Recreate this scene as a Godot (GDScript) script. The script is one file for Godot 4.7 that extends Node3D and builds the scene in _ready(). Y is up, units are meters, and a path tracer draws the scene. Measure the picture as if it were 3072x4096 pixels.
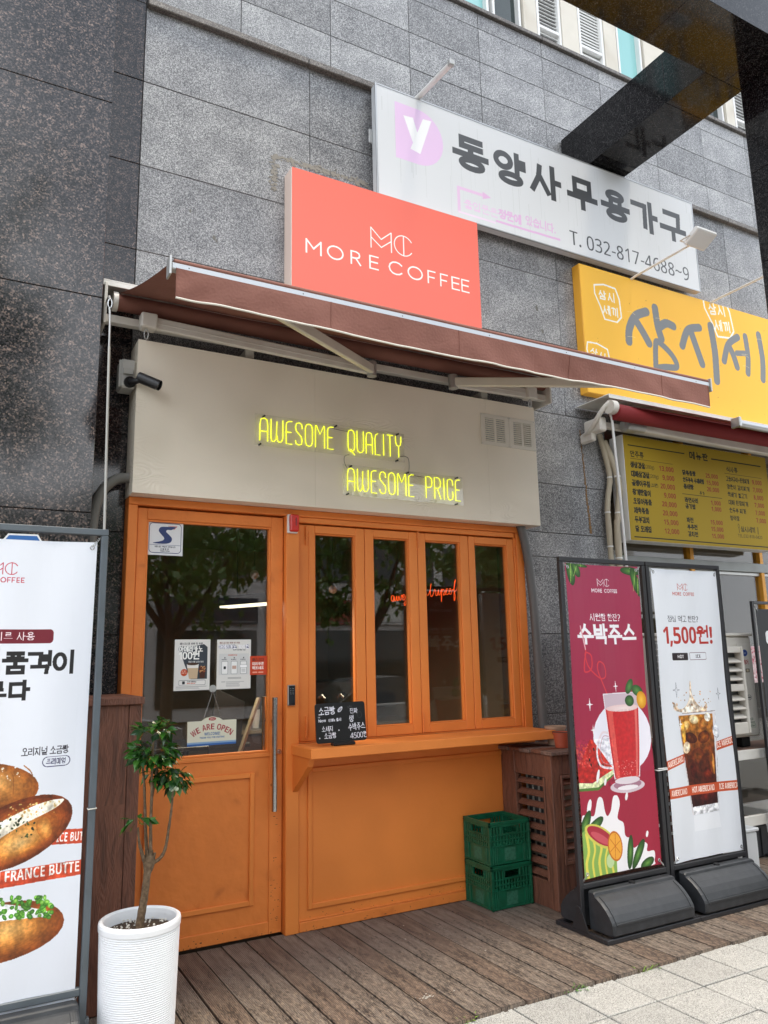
extends Node3D
# A cafe front in a granite building: orange joinery, brown awning, banner stands, signs.
# Metres, y up. The street runs along x, the facade looks to +z, the deck top is y = 0.

const ZWALL := -4.80        # face of the granite wall
const ZDOOR := -4.72        # face of door and window leaves
var M := {}                 # materials
var taken := {}
var rng := RandomNumberGenerator.new()

# ------------------------------------------------------------------ mesh builder
class MB:
	var v := PackedVector3Array()
	var n := PackedVector3Array()
	var t := PackedVector2Array()
	var ix := PackedInt32Array()
	func tri(a: Vector3, b: Vector3, c: Vector3, ua := Vector2.ZERO, ub := Vector2.ZERO, uc := Vector2.ZERO) -> void:
		var m := (b - a).cross(c - a)
		if m.length_squared() < 1e-16: return
		m = m.normalized()
		var i := v.size()
		v.append(a); v.append(b); v.append(c)
		n.append(m); n.append(m); n.append(m)
		t.append(ua); t.append(ub); t.append(uc)
		ix.append(i); ix.append(i + 2); ix.append(i + 1)
	func quad(a: Vector3, b: Vector3, c: Vector3, d: Vector3, ua := Vector2.ZERO, ub := Vector2.ZERO, uc := Vector2.ZERO, ud := Vector2.ZERO) -> void:
		tri(a, b, c, ua, ub, uc)
		tri(a, c, d, ua, uc, ud)
	func triO(a: Vector3, b: Vector3, c: Vector3, ctr: Vector3) -> void:   # faces away from ctr
		if (b - a).cross(c - a).dot((a + b + c) / 3.0 - ctr) < 0: tri(a, c, b)
		else: tri(a, b, c)
	func quadO(a: Vector3, b: Vector3, c: Vector3, d: Vector3, ctr: Vector3) -> void:
		if (c - a).cross(d - b).dot((a + b + c + d) / 4.0 - ctr) < 0: quad(a, d, c, b)
		else: quad(a, b, c, d)
	func squad(p: Array, m: Array, u: Array = []) -> void:     # quad with its own normals, CCW
		var i := v.size()
		for k in 4:
			v.append(p[k]); n.append(m[k]); t.append(u[k] if u.size() == 4 else Vector2.ZERO)
		for k in [0, 2, 1, 0, 3, 2]: ix.append(i + k)
	func box(c: Vector3, s: Vector3, b := 0.002, xf := Transform3D.IDENTITY) -> void:   # chamfered box
		var h := s * 0.5
		b = min(b, min(h.x, min(h.y, h.z)) * 0.45)
		var g := xf * c
		var P := {}
		for sx in [-1, 1]:
			for sy in [-1, 1]:
				for sz in [-1, 1]:
					var k := [sx, sy, sz]
					P[[0, k]] = xf * (c + Vector3(sx * h.x, sy * (h.y - b), sz * (h.z - b)))
					P[[1, k]] = xf * (c + Vector3(sx * (h.x - b), sy * h.y, sz * (h.z - b)))
					P[[2, k]] = xf * (c + Vector3(sx * (h.x - b), sy * (h.y - b), sz * h.z))
		for s1 in [-1, 1]:
			quadO(P[[0, [s1, -1, -1]]], P[[0, [s1, 1, -1]]], P[[0, [s1, 1, 1]]], P[[0, [s1, -1, 1]]], g)
			quadO(P[[1, [-1, s1, -1]]], P[[1, [1, s1, -1]]], P[[1, [1, s1, 1]]], P[[1, [-1, s1, 1]]], g)
			quadO(P[[2, [-1, -1, s1]]], P[[2, [1, -1, s1]]], P[[2, [1, 1, s1]]], P[[2, [-1, 1, s1]]], g)
		if b > 1e-5:
			for s1 in [-1, 1]:
				for s2 in [-1, 1]:
					quadO(P[[1, [-1, s1, s2]]], P[[1, [1, s1, s2]]], P[[2, [1, s1, s2]]], P[[2, [-1, s1, s2]]], g)
					quadO(P[[0, [s1, -1, s2]]], P[[0, [s1, 1, s2]]], P[[2, [s1, 1, s2]]], P[[2, [s1, -1, s2]]], g)
					quadO(P[[0, [s1, s2, -1]]], P[[0, [s1, s2, 1]]], P[[1, [s1, s2, 1]]], P[[1, [s1, s2, -1]]], g)
					for s3 in [-1, 1]:
						triO(P[[0, [s1, s2, s3]]], P[[1, [s1, s2, s3]]], P[[2, [s1, s2, s3]]], g)
	func bb(x0: float, x1: float, y0: float, y1: float, z0: float, z1: float, b := 0.002) -> void:
		box(Vector3((x0 + x1) / 2, (y0 + y1) / 2, (z0 + z1) / 2), Vector3(absf(x1 - x0), absf(y1 - y0), absf(z1 - z0)), b)
	func bar(a: Vector3, b: Vector3, w: float, h: float, bev := 0.002, up := Vector3.UP) -> void:   # square bar from a to b
		var d := (b - a)
		var z := d.normalized()
		var x := up.cross(z).normalized()
		var y := z.cross(x)
		box(Vector3.ZERO, Vector3(w, h, d.length()), bev, Transform3D(Basis(x, y, z), (a + b) / 2))
	func tube(pts: Array, r, seg := 8, caps := true) -> void:
		var rings := []
		var up := Vector3.ZERO
		for i in pts.size():
			var d: Vector3 = (pts[min(i + 1, pts.size() - 1)] - pts[max(i - 1, 0)]).normalized()
			if up == Vector3.ZERO:
				up = Vector3.UP if absf(d.y) < 0.9 else Vector3.RIGHT
			var x := up.cross(d).normalized()
			up = d.cross(x).normalized()
			var rr: float = r[i] if r is Array else r
			var ring := []
			for k in seg:
				var a := TAU * k / seg
				var m := x * cos(a) + up * sin(a)
				ring.append([pts[i] + m * rr, m])
			rings.append(ring)
		for i in rings.size() - 1:
			for k in seg:
				var q := (k + 1) % seg
				var A = rings[i][k]; var B = rings[i][q]; var C = rings[i + 1][q]; var D = rings[i + 1][k]
				squad([A[0], B[0], C[0], D[0]], [A[1], B[1], C[1], D[1]])
		if caps:
			for e in [0, rings.size() - 1]:
				var inn: Vector3 = pts[1] if e == 0 else pts[pts.size() - 2]
				for k in seg: triO(pts[e], rings[e][k][0], rings[e][(k + 1) % seg][0], inn)
	func lathe(prof: Array, seg := 24, at := Vector3.ZERO, xf := Transform3D.IDENTITY, smooth := true) -> void:   # prof: Vector2(r, y), bottom to top outside
		for i in prof.size() - 1:
			var p: Vector2 = prof[i]; var q: Vector2 = prof[i + 1]
			var e := q - p
			var nn := Vector2(e.y, -e.x).normalized()
			for k in seg:
				var a := TAU * k / seg; var b := TAU * (k + 1) / seg
				var A := Vector3(cos(a), 0, sin(a)); var B := Vector3(cos(b), 0, sin(b))
				var P := [xf * (at + A * p.x + Vector3(0, p.y, 0)), xf * (at + A * q.x + Vector3(0, q.y, 0)), xf * (at + B * q.x + Vector3(0, q.y, 0)), xf * (at + B * p.x + Vector3(0, p.y, 0))]
				var nA := (xf.basis * (A * nn.x + Vector3(0, nn.y, 0))).normalized(); var nB := (xf.basis * (B * nn.x + Vector3(0, nn.y, 0))).normalized()
				if smooth: squad([P[0], P[1], P[2], P[3]], [nA, nA, nB, nB])
				else: quad(P[0], P[1], P[2], P[3])
	func prism(poly: PackedVector2Array, z0: float, z1: float, xf := Transform3D.IDENTITY) -> void:   # outline in xy, from z0 to z1
		var p := poly
		if Geometry2D.is_polygon_clockwise(p):
			p = p.duplicate(); p.reverse()
		var tr := Geometry2D.triangulate_polygon(p)
		for k in range(0, tr.size(), 3):
			var a := p[tr[k]]; var b := p[tr[k + 1]]; var c := p[tr[k + 2]]
			if (b - a).cross(c - a) < 0:
				var s := b; b = c; c = s
			tri(xf * Vector3(a.x, a.y, z1), xf * Vector3(b.x, b.y, z1), xf * Vector3(c.x, c.y, z1))
			tri(xf * Vector3(a.x, a.y, z0), xf * Vector3(c.x, c.y, z0), xf * Vector3(b.x, b.y, z0))
		for k in p.size():
			var a := p[k]; var b := p[(k + 1) % p.size()]
			quad(xf * Vector3(a.x, a.y, z0), xf * Vector3(b.x, b.y, z0), xf * Vector3(b.x, b.y, z1), xf * Vector3(a.x, a.y, z1))
	func printed(x0: float, x1: float, y0: float, y1: float, zf: float, zb: float) -> void:   # slab whose front carries the print (uv 0..1)
		quad(Vector3(x0, y0, zf), Vector3(x1, y0, zf), Vector3(x1, y1, zf), Vector3(x0, y1, zf), Vector2(0, 1), Vector2(1, 1), Vector2(1, 0), Vector2(0, 0))
		var c := Vector3((x0 + x1) / 2, (y0 + y1) / 2, (zf + zb) / 2)
		var i := v.size()
		quadO(Vector3(x0, y0, zb), Vector3(x1, y0, zb), Vector3(x1, y1, zb), Vector3(x0, y1, zb), c)
		quadO(Vector3(x0, y0, zb), Vector3(x0, y1, zb), Vector3(x0, y1, zf), Vector3(x0, y0, zf), c)
		quadO(Vector3(x1, y0, zb), Vector3(x1, y1, zb), Vector3(x1, y1, zf), Vector3(x1, y0, zf), c)
		quadO(Vector3(x0, y0, zb), Vector3(x1, y0, zb), Vector3(x1, y0, zf), Vector3(x0, y0, zf), c)
		quadO(Vector3(x0, y1, zb), Vector3(x1, y1, zb), Vector3(x1, y1, zf), Vector3(x0, y1, zf), c)
		for k in range(i, v.size()): t[k] = Vector2(0.004, 0.004)
	func mesh() -> ArrayMesh:
		var a := []; a.resize(Mesh.ARRAY_MAX)
		a[Mesh.ARRAY_VERTEX] = v; a[Mesh.ARRAY_NORMAL] = n; a[Mesh.ARRAY_TEX_UV] = t; a[Mesh.ARRAY_INDEX] = ix
		var m := ArrayMesh.new()
		m.add_surface_from_arrays(Mesh.PRIMITIVE_TRIANGLES, a)
		return m

# ------------------------------------------------------------------ nodes
func numbered(called: String) -> String:
	if not taken.has(called):
		taken[called] = 0
		return called
	taken[called] += 1
	return "%s_%03d" % [called, taken[called]]

func thing(called: String, label: String, category: String, at := Vector3.ZERO, group := "") -> Node3D:
	var o := Node3D.new()
	o.name = numbered(called)
	add_child(o)
	o.position = at
	o.set_meta("label", label); o.set_meta("category", category)
	o.set_meta("base_at", at)
	if group: o.set_meta("group", group)
	return o

func part(parent: Node, called: String, m, mat: Material, label := "") -> MeshInstance3D:
	var o := MeshInstance3D.new()
	o.name = called
	o.mesh = m.mesh() if m is MB else m
	o.material_override = mat
	o.cast_shadow = GeometryInstance3D.SHADOW_CASTING_SETTING_ON
	parent.add_child(o, true)
	if parent.has_meta("base_at"): o.position = -parent.get_meta("base_at")   # shapes are given in world metres
	if label: o.set_meta("label", label)
	return o

func structure(called: String, m, mat: Material) -> MeshInstance3D:
	var o := part(self, numbered(called), m, mat)
	o.set_meta("kind", "structure")
	return o

func copy(root: Node3D, at: Vector3, turn: float, label: String) -> Node3D:
	var base: String = root.get_meta("stem", String(root.name))
	root.set_meta("stem", base)
	var r: Node3D = root.duplicate()
	r.name = numbered(base)
	add_child(r)
	r.position = at; r.rotation.y = turn
	r.set_meta("label", label)
	return r

func finish() -> void:
	for o in get_children():
		for k in ["base_at", "stem"]:
			if o.has_meta(k): o.remove_meta(k)

# short ways to one-box parts
func bp(parent: Node, called: String, mat: Material, x0: float, x1: float, y0: float, y1: float, z0: float, z1: float, b := 0.002) -> MeshInstance3D:
	var m := MB.new()
	m.bb(x0, x1, y0, y1, z0, z1, b)
	return part(parent, called, m, mat)

func tp(parent: Node, called: String, mat: Material, pts: Array, r, seg := 8) -> MeshInstance3D:
	var m := MB.new()
	m.tube(pts, r, seg)
	return part(parent, called, m, mat)

func spline(pts: Array, steps := 6) -> Array:       # Catmull-Rom through the points
	var o := []
	for i in pts.size() - 1:
		var a = pts[max(i - 1, 0)]; var b = pts[i]; var c = pts[i + 1]; var d = pts[min(i + 2, pts.size() - 1)]
		for k in steps: o.append(b.cubic_interpolate(c, a, d, float(k) / steps))
	o.append(pts[pts.size() - 1])
	return o

# ------------------------------------------------------------------ flat print: a small painter that works in metres
const CONS := {
	"ㄱ": [[0, .06, .93, .06, .88, 1]], "ㄴ": [[.06, 0, .06, .93, 1, .93]], "ㄷ": [[1, .07, .06, .07, .06, .93, 1, .93]],
	"ㄹ": [[0, .06, .94, .06, .94, .5, .06, .5, .06, .94, 1, .94]], "ㅁ": [[.06, .06, .94, .06, .94, .94, .06, .94, .06, .06]],
	"ㅂ": [[.06, 0, .06, .94, .94, .94, .94, 0], [.06, .48, .94, .48]], "ㅅ": [[.5, 0, .42, .42, 0, 1], [.47, .36, 1, 1]],
	"ㅇ": [[-1]], "ㅈ": [[.04, .07, .96, .07], [.5, .07, .42, .5, 0, 1], [.47, .45, 1, 1]],
	"ㅊ": [[.32, 0, .68, 0], [.04, .25, .96, .25], [.5, .25, .42, .6, 0, 1], [.47, .56, 1, 1]],
	"ㅋ": [[0, .06, .93, .06, .88, 1], [0, .5, .9, .5]], "ㅌ": [[1, .07, .06, .07, .06, .93, 1, .93], [.06, .5, .95, .5]],
	"ㅍ": [[0, .08, 1, .08], [0, .92, 1, .92], [.28, .08, .28, .92], [.72, .08, .72, .92]], "ㅎ": [[.3, 0, .7, 0], [0, .24, 1, .24], [-2]]}
const VOWS := {
	"ㅏ": [[.3, 0, .3, 1], [.3, .46, 1, .46]], "ㅑ": [[.3, 0, .3, 1], [.3, .32, 1, .32], [.3, .62, 1, .62]], "ㅓ": [[.85, 0, .85, 1], [0, .46, .85, .46]],
	"ㅕ": [[.85, 0, .85, 1], [0, .32, .85, .32], [0, .62, .85, .62]], "ㅣ": [[.6, 0, .6, 1]], "ㅐ": [[.12, .04, .12, .96], [.95, 0, .95, 1], [.12, .46, .95, .46]],
	"ㅒ": [[.12, .04, .12, .96], [.95, 0, .95, 1], [.12, .32, .95, .32], [.12, .6, .95, .6]], "ㅔ": [[.48, .04, .48, .96], [1, 0, 1, 1], [0, .46, .48, .46]],
	"ㅖ": [[.48, .04, .48, .96], [1, 0, 1, 1], [0, .32, .48, .32], [0, .6, .48, .6]],
	"ㅗ": [[0, .85, 1, .85], [.5, .15, .5, .85]], "ㅛ": [[0, .85, 1, .85], [.32, .15, .32, .85], [.68, .15, .68, .85]], "ㅜ": [[0, .2, 1, .2], [.5, .2, .5, 1]],
	"ㅠ": [[0, .2, 1, .2], [.32, .2, .32, 1], [.68, .2, .68, 1]], "ㅡ": [[0, .5, 1, .5]]}
const INI := "ㄱㄲㄴㄷㄸㄹㅁㅂㅃㅅㅆㅇㅈㅉㅊㅋㅌㅍㅎ"
const MED := "ㅏㅐㅑㅒㅓㅔㅕㅖㅗㅘㅙㅚㅛㅜㅝㅞㅟㅠㅡㅢㅣ"
const FIN := " ㄱㄲㄳㄴㄵㄶㄷㄹㄺㄻㄼㄽㄾㄿㅀㅁㅂㅄㅅㅆㅇㅈㅊㅋㅌㅍㅎ"
const TWO := {"ㄲ": "ㄱㄱ", "ㄸ": "ㄷㄷ", "ㅃ": "ㅂㅂ", "ㅆ": "ㅅㅅ", "ㅉ": "ㅈㅈ", "ㄺ": "ㄹㄱ", "ㄻ": "ㄹㅁ", "ㄼ": "ㄹㅂ", "ㄶ": "ㄴㅎ", "ㄵ": "ㄴㅈ", "ㅀ": "ㄹㅎ", "ㅄ": "ㅂㅅ", "ㄳ": "ㄱㅅ", "ㄽ": "ㄹㅅ", "ㄾ": "ㄹㅌ", "ㄿ": "ㄹㅍ"}
const PAIR := {"ㅘ": "ㅗㅏ", "ㅙ": "ㅗㅐ", "ㅚ": "ㅗㅣ", "ㅝ": "ㅜㅓ", "ㅞ": "ㅜㅔ", "ㅟ": "ㅜㅣ", "ㅢ": "ㅡㅣ"}
const THIN := {   # plain stroke capitals of the house lettering, y up
	"M": [[0, 0, 0, 1, .5, .38, 1, 1, 1, 0]], "O": [[-1]], "R": [[0, 0, 0, 1, .55, 1, .85, .9, .92, .74, .85, .57, .55, .48, 0, .48], [.5, .48, 1, 0]],
	"E": [[1, 1, 0, 1, 0, 0, 1, 0], [0, .52, .9, .52]], "C": [[.98, .82, .8, .95, .55, 1, .28, .94, .08, .76, 0, .5, .08, .24, .28, .06, .55, 0, .8, .05, .98, .18]], "F": [[1, 1, 0, 1, 0, 0], [0, .5, .85, .5]]}

static func jamo(c: String) -> Array:      # strokes as point lists in the unit square, y down
	var src = CONS.get(c, VOWS.get(c, []))
	var o := []
	for s in src:
		var p := PackedVector2Array()
		if s.size() == 1:
			var ctr := Vector2(.5, .5) if s[0] == -1 else Vector2(.5, .7)
			var r := Vector2(.46, .46) if s[0] == -1 else Vector2(.36, .27)
			for k in 37: p.append(ctr + Vector2(cos(TAU * k / 36), sin(TAU * k / 36)) * r)
		else:
			for k in range(0, s.size(), 2): p.append(Vector2(s[k], s[k + 1]))
		o.append(p)
	return o

static func put(o: Array, c: String, r: Rect2) -> void:
	if TWO.has(c):
		var w := r.size.x * .46
		put(o, TWO[c][0], Rect2(r.position, Vector2(w, r.size.y)))
		put(o, TWO[c][1], Rect2(r.position + Vector2(r.size.x - w, 0), Vector2(w, r.size.y)))
		return
	for s in jamo(c):
		var p := PackedVector2Array()
		for q in s: p.append(r.position + q * r.size)
		o.append(p)

static func syllable(code: int) -> Array:
	var k := code - 0xAC00
	var i := INI[k / 588]; var m := MED[(k % 588) / 28]; var f := FIN[k % 28]
	var h := 1.0 if f == " " else .6
	var o := []
	if PAIR.has(m):
		put(o, i, Rect2(.06, .03, .46, h * .42))
		put(o, PAIR[m][0], Rect2(0, h * .52, .62, h * .42))
		put(o, PAIR[m][1], Rect2(.68, 0, .28, h * .98))
	elif "ㅗㅛㅜㅠㅡ".contains(m):
		put(o, i, Rect2(.18, .02, .64, h * .46))
		put(o, m, Rect2(0, h * .54, 1, h * .44))
	else:
		var wide := "ㅐㅒㅔㅖ".contains(m)
		put(o, i, Rect2(.02, h * .08, .46 if wide else .54, h * .8))
		put(o, m, Rect2(.6 if wide else .66, 0, .38 if wide else .32, h))
	if f != " ": put(o, f, Rect2(.16, .68, .74, .3))
	return o

class Cv:                                        # a canvas laid over a rectangle of a plane, in metres
	var img: Image
	var s: float
	var x0: float
	var y1: float
	var host
	func _init(h, ax0: float, ax1: float, ay0: float, ay1: float, ppm: float, col: Color) -> void:
		host = h; x0 = ax0; y1 = ay1; s = ppm
		img = Image.create(int(round((ax1 - ax0) * ppm)), int(round((ay1 - ay0) * ppm)), false, Image.FORMAT_RGB8)
		img.fill(col)
	func px(p: Vector2) -> Vector2: return Vector2((p.x - x0) * s, (y1 - p.y) * s)
	func fill(p: PackedVector2Array, col: Color) -> void:      # polygon in pixels
		var lo := 1e9; var hi := -1e9
		for q in p:
			lo = min(lo, q.y); hi = max(hi, q.y)
		var r0: int = max(0, int(ceil(lo - .5))); var r1: int = min(img.get_height() - 1, int(ceil(hi - .5)) - 1)
		if r1 < r0: return
		var rows := []
		for k in r1 - r0 + 1: rows.append([])
		for k in p.size():
			var a := p[k]; var b := p[(k + 1) % p.size()]
			if a.y == b.y: continue
			if a.y > b.y:
				var q := a; a = b; b = q
			var m := (b.x - a.x) / (b.y - a.y)
			for y in range(max(r0, int(ceil(a.y - .5))), min(r1 + 1, int(ceil(b.y - .5)))): rows[y - r0].append(a.x + (y + .5 - a.y) * m)
		for y in rows.size():
			var r: Array = rows[y]
			r.sort()
			for k in range(0, r.size() - 1, 2):
				var xa := int(ceil(r[k] - .5)); var xb := int(ceil(r[k + 1] - .5))
				if xb > xa: img.fill_rect(Rect2i(xa, y + r0, xb - xa, 1), col)
	func poly(pts: Array, col: Color) -> void:                 # x, y, x, y ... in metres
		var p := PackedVector2Array()
		for k in range(0, pts.size(), 2): p.append(px(Vector2(pts[k], pts[k + 1])))
		fill(p, col)
	func blob(pts: Array, col: Color) -> void:                 # smooth closed outline through the points
		var q := []
		for k in range(0, pts.size(), 2): q.append(px(Vector2(pts[k], pts[k + 1])))
		var p := PackedVector2Array()
		var m := q.size()
		for i in m:
			for k in 6: p.append(q[i].cubic_interpolate(q[(i + 1) % m], q[(i + m - 1) % m], q[(i + 2) % m], k / 6.0))
		fill(p, col)
	func rect(xa: float, xb: float, ya: float, yb: float, col: Color) -> void: poly([xa, ya, xb, ya, xb, yb, xa, yb], col)
	func ell(x: float, y: float, rx: float, ry: float, col: Color, rot := 0.0, k0 := 0.0, k1 := 1.0) -> void:
		var p := PackedVector2Array()
		for k in 29:
			var a := TAU * lerpf(k0, k1, k / 28.0)
			p.append(px(Vector2(x, y) + Vector2(cos(a) * rx, sin(a) * ry).rotated(rot)))
		fill(p, col)
	func shade(x: float, y: float, rx: float, ry: float, rot: float, cols: Array, shift := Vector2.ZERO) -> void:   # printed round form, edge colour to middle colour
		var m := 14
		for k in m:
			var f := float(k) / (m - 1)
			var c: Color = cols[0]
			if cols.size() > 1:
				var g := f * (cols.size() - 1)
				var i: int = min(int(g), cols.size() - 2)
				c = cols[i].lerp(cols[i + 1], g - i)
			ell(x + shift.x * f, y + shift.y * f, rx * (1 - f * .93), ry * (1 - f * .93), c, rot)
	func line(p: PackedVector2Array, w: float, col: Color, butt := true) -> void:      # pixels; square ends and corners, or round ones
		var m := p.size()
		var shut := m > 3 and p[0].distance_to(p[m - 1]) < 1e-3
		for k in m - 1:
			var d := p[k + 1] - p[k]
			if d.length() < 1e-4: continue
			d = d.normalized()
			var c := d.orthogonal() * w * .5
			var ea := 0.0; var eb := 0.0
			if butt:
				var da := p[k] - p[k - 1] if k > 0 else (p[0] - p[m - 2] if shut else Vector2.ZERO)
				var db := p[k + 2] - p[k + 1] if k < m - 2 else (p[1] - p[0] if shut else Vector2.ZERO)
				ea = .5 if da == Vector2.ZERO or absf(d.angle_to(da)) > .9 else 0.0
				eb = .5 if db == Vector2.ZERO or absf(d.angle_to(db)) > .9 else 0.0
			fill(PackedVector2Array([p[k] - d * w * ea + c, p[k + 1] + d * w * eb + c, p[k + 1] + d * w * eb - c, p[k] - d * w * ea - c]), col)
			for q in [[ea, p[k]], [eb, p[k + 1]]]:
				if q[0] == 0.0:
					var ring := PackedVector2Array()
					for j in 14: ring.append(q[1] + Vector2(cos(TAU * j / 14), sin(TAU * j / 14)) * w * .5)
					fill(ring, col)
	func stroke(pts: Array, w: float, col: Color, butt := false) -> void:              # metres
		var p := PackedVector2Array()
		for k in range(0, pts.size(), 2): p.append(px(Vector2(pts[k], pts[k + 1])))
		line(p, w * s, col, butt)
	func curve(pts: Array, w: float, col: Color) -> void:
		var q := []
		for k in range(0, pts.size(), 2): q.append(px(Vector2(pts[k], pts[k + 1])))
		line(PackedVector2Array(host.spline(q, 6)), w * s, col, false)
	func frame(xa: float, xb: float, ya: float, yb: float, r: float, w: float, col: Color, fillc = null) -> void:     # rounded rectangle
		var p := PackedVector2Array()
		for c in [[xb - r, yb - r, 0], [xa + r, yb - r, 1], [xa + r, ya + r, 2], [xb - r, ya + r, 3]]:
			for k in 6:
				var a: float = (c[2] + k / 5.0) * PI / 2
				p.append(px(Vector2(c[0] + cos(a) * r, c[1] + sin(a) * r)))
		if fillc != null: fill(p, fillc)
		if w > 0:
			p.append(p[0])
			line(p, w * s, col, false)
	func latin(txt: String, x: float, y: float, cap: float, col: Color, bold := false, width := 0.0, turn := 0.0) -> float:   # x, y: left end of the base line; returns the width
		var a: Array = host.letters(txt, bold)
		var t: PackedVector2Array = a[0]
		var k: float = cap / a[2]
		var kx: float = k if width <= 0 else width / a[1]
		var o := Vector2(x, y)
		for i in range(0, t.size(), 3):
			fill(PackedVector2Array([px(o + (t[i] * Vector2(kx, k)).rotated(turn)), px(o + (t[i + 1] * Vector2(kx, k)).rotated(turn)), px(o + (t[i + 2] * Vector2(kx, k)).rotated(turn))]), col)
		return a[1] * kx
	func hangul(txt: String, x: float, y: float, h: float, w: float, weight: float, col: Color, gap := .08, bold := false, turn := 0.0, hand := false) -> float:   # x, y: top left; h, w: size of a syllable; weight: stroke as part of h
		var at := x
		for ch in txt:
			var code := ch.unicode_at(0)
			if ch == " ":
				at += w * .38
			elif code >= 0xAC00 and code <= 0xD7A3:
				for st in host.syllable(code):
					var p := PackedVector2Array()
					for q in st:
						var g := Vector2((at - x) + q.x * w * (1 - weight * .6) + w * weight * .3, -(q.y * h * (1 - weight) + h * weight * .5))
						if hand: g += Vector2(sin(at * 371 + q.y * 9) * .03 * w, cos(at * 517 + q.x * 8) * .03 * h)
						p.append(px(Vector2(x, y) + g.rotated(turn)))
					line(p, weight * h * s, col, not hand)
				at += w * (1 + gap)
			else:
				var o := Vector2(at - x, -h * .93).rotated(turn) + Vector2(x, y)
				at += latin(ch, o.x, o.y, h * .84, col, bold, 0.0, turn) * 1.0 + w * gap
		return at - x
	func house(txt: String, x: float, y: float, cap: float, w: float, gap: float, weight: float, col: Color) -> void:    # MORE COFFEE in thin strokes
		var at := x
		for ch in txt:
			if ch == " ":
				at += w * .55 + gap
				continue
			var cw := w * (1.15 if ch in "MOC" else .62 if ch in "EF" else .72)
			for st in host.THIN[ch]:
				var p := PackedVector2Array()
				if st.size() == 1:
					for k in 25: p.append(px(Vector2(at + cw * (.5 + .5 * cos(TAU * k / 24)), y + cap * (.5 + .5 * sin(TAU * k / 24)))))
				else:
					for k in range(0, st.size(), 2): p.append(px(Vector2(at + st[k] * cw, y + st[k + 1] * cap)))
				line(p, weight * s, col, true)
			at += cw + gap
	func logo(x: float, y: float, h: float, weight: float, col: Color) -> void:      # the M and split C in outline; x, y: lower left
		var w := h * 1.06
		stroke([x, y, x, y + h, x + w * .5, y + h * .52, x + w, y + h * .98, x + w, y], weight, col)
		stroke([x, y + h * .52, x + w * .5, y + h * .12, x + w, y + h * .55], weight, col)
		var cx := x + w * 1.62; var r := h * .5
		var p := []
		for k in 23:
			var a := TAU * lerpf(.09, .91, k / 22.0)
			p.append(cx + cos(a) * r); p.append(y + r + sin(a) * r)
		stroke(p, weight, col)
		stroke([cx, y, cx, y + h], weight, col)
	func star(x: float, y: float, r: float, col: Color, hollow := false) -> void:
		var p := []
		for k in 8:
			var a := PI / 4 * k
			var q := r * (1.0 if k % 4 == 2 else .6 if k % 2 == 0 else .16)
			p.append(x + cos(a) * q); p.append(y + sin(a) * q)
		if hollow:
			p.append(p[0]); p.append(p[1])
			stroke(p, .0025, col)
		else: poly(p, col)
	func speck(n: int, xa: float, xb: float, ya: float, yb: float, ra: float, rb: float, cols: Array) -> void:
		for k in n:
			var r: float = host.rng.randf_range(ra, rb)
			ell(host.rng.randf_range(xa, xb), host.rng.randf_range(ya, yb), r, r * host.rng.randf_range(.5, 1), cols[k % cols.size()], host.rng.randf() * 3)
	func mottle(xa: float, xb: float, ya: float, yb: float, amount: float, freq: float, keep: Color) -> void:   # photographic unevenness in a printed picture; pixels of the ground colour stay
		var a := px(Vector2(xa, yb)); var b := px(Vector2(xb, ya))
		var n: FastNoiseLite = host.noise(freq, 300 + int(xa * 991), 4)
		for y in range(max(0, int(a.y)), min(img.get_height(), int(b.y))):
			for x in range(max(0, int(a.x)), min(img.get_width(), int(b.x))):
				var c := img.get_pixel(x, y)
				if absf(c.r - keep.r) + absf(c.g - keep.g) + absf(c.b - keep.b) < .06: continue
				var v := 1.0 + n.get_noise_2d(x, y) * amount
				img.set_pixel(x, y, Color(clampf(c.r * v, 0, 1), clampf(c.g * v, 0, 1), clampf(c.b * v, 0, 1)))
	func tex() -> ImageTexture: return ImageTexture.create_from_image(img)

var fonts := {}
var cache := {}
func letters(txt: String, bold: bool) -> Array:      # [triangles with the base line at y = 0 and the left end at x = 0, width, cap height]
	var key := txt + ("#b" if bold else "#r")
	if cache.has(key): return cache[key]
	if not fonts.has(bold):
		var f := SystemFont.new()
		f.font_names = PackedStringArray(["Droid Sans"])
		if bold: f.font_weight = 700
		fonts[bold] = f
	var tm := TextMesh.new()
	tm.font = fonts[bold]; tm.font_size = 64; tm.pixel_size = .01; tm.depth = 0.0; tm.curve_step = 1.5
	tm.text = "H"
	var hb := tm.get_aabb()
	tm.text = txt
	var ar := tm.get_mesh_arrays()
	var vs: PackedVector3Array = ar[0]
	var t := PackedVector2Array()
	var lo := 1e9; var hi := -1e9
	for q in vs:
		lo = min(lo, q.x); hi = max(hi, q.x)
	var idx = ar[Mesh.ARRAY_INDEX]
	if idx != null and idx.size() > 0:
		for k in idx: t.append(Vector2(vs[k].x - lo, vs[k].y - hb.position.y))
	else:
		for q in vs: t.append(Vector2(q.x - lo, q.y - hb.position.y))
	cache[key] = [t, hi - lo, hb.size.y]
	return cache[key]

# ------------------------------------------------------------------ materials
func noise(freq: float, seed_: int, oct := 4, kind := FastNoiseLite.TYPE_SIMPLEX_SMOOTH) -> FastNoiseLite:
	var n := FastNoiseLite.new()
	n.noise_type = kind; n.frequency = freq; n.seed = seed_
	n.fractal_octaves = oct
	return n

func field(n: FastNoiseLite, w: int, h: int) -> PackedByteArray:
	return n.get_seamless_image(w, h).get_data()

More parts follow.
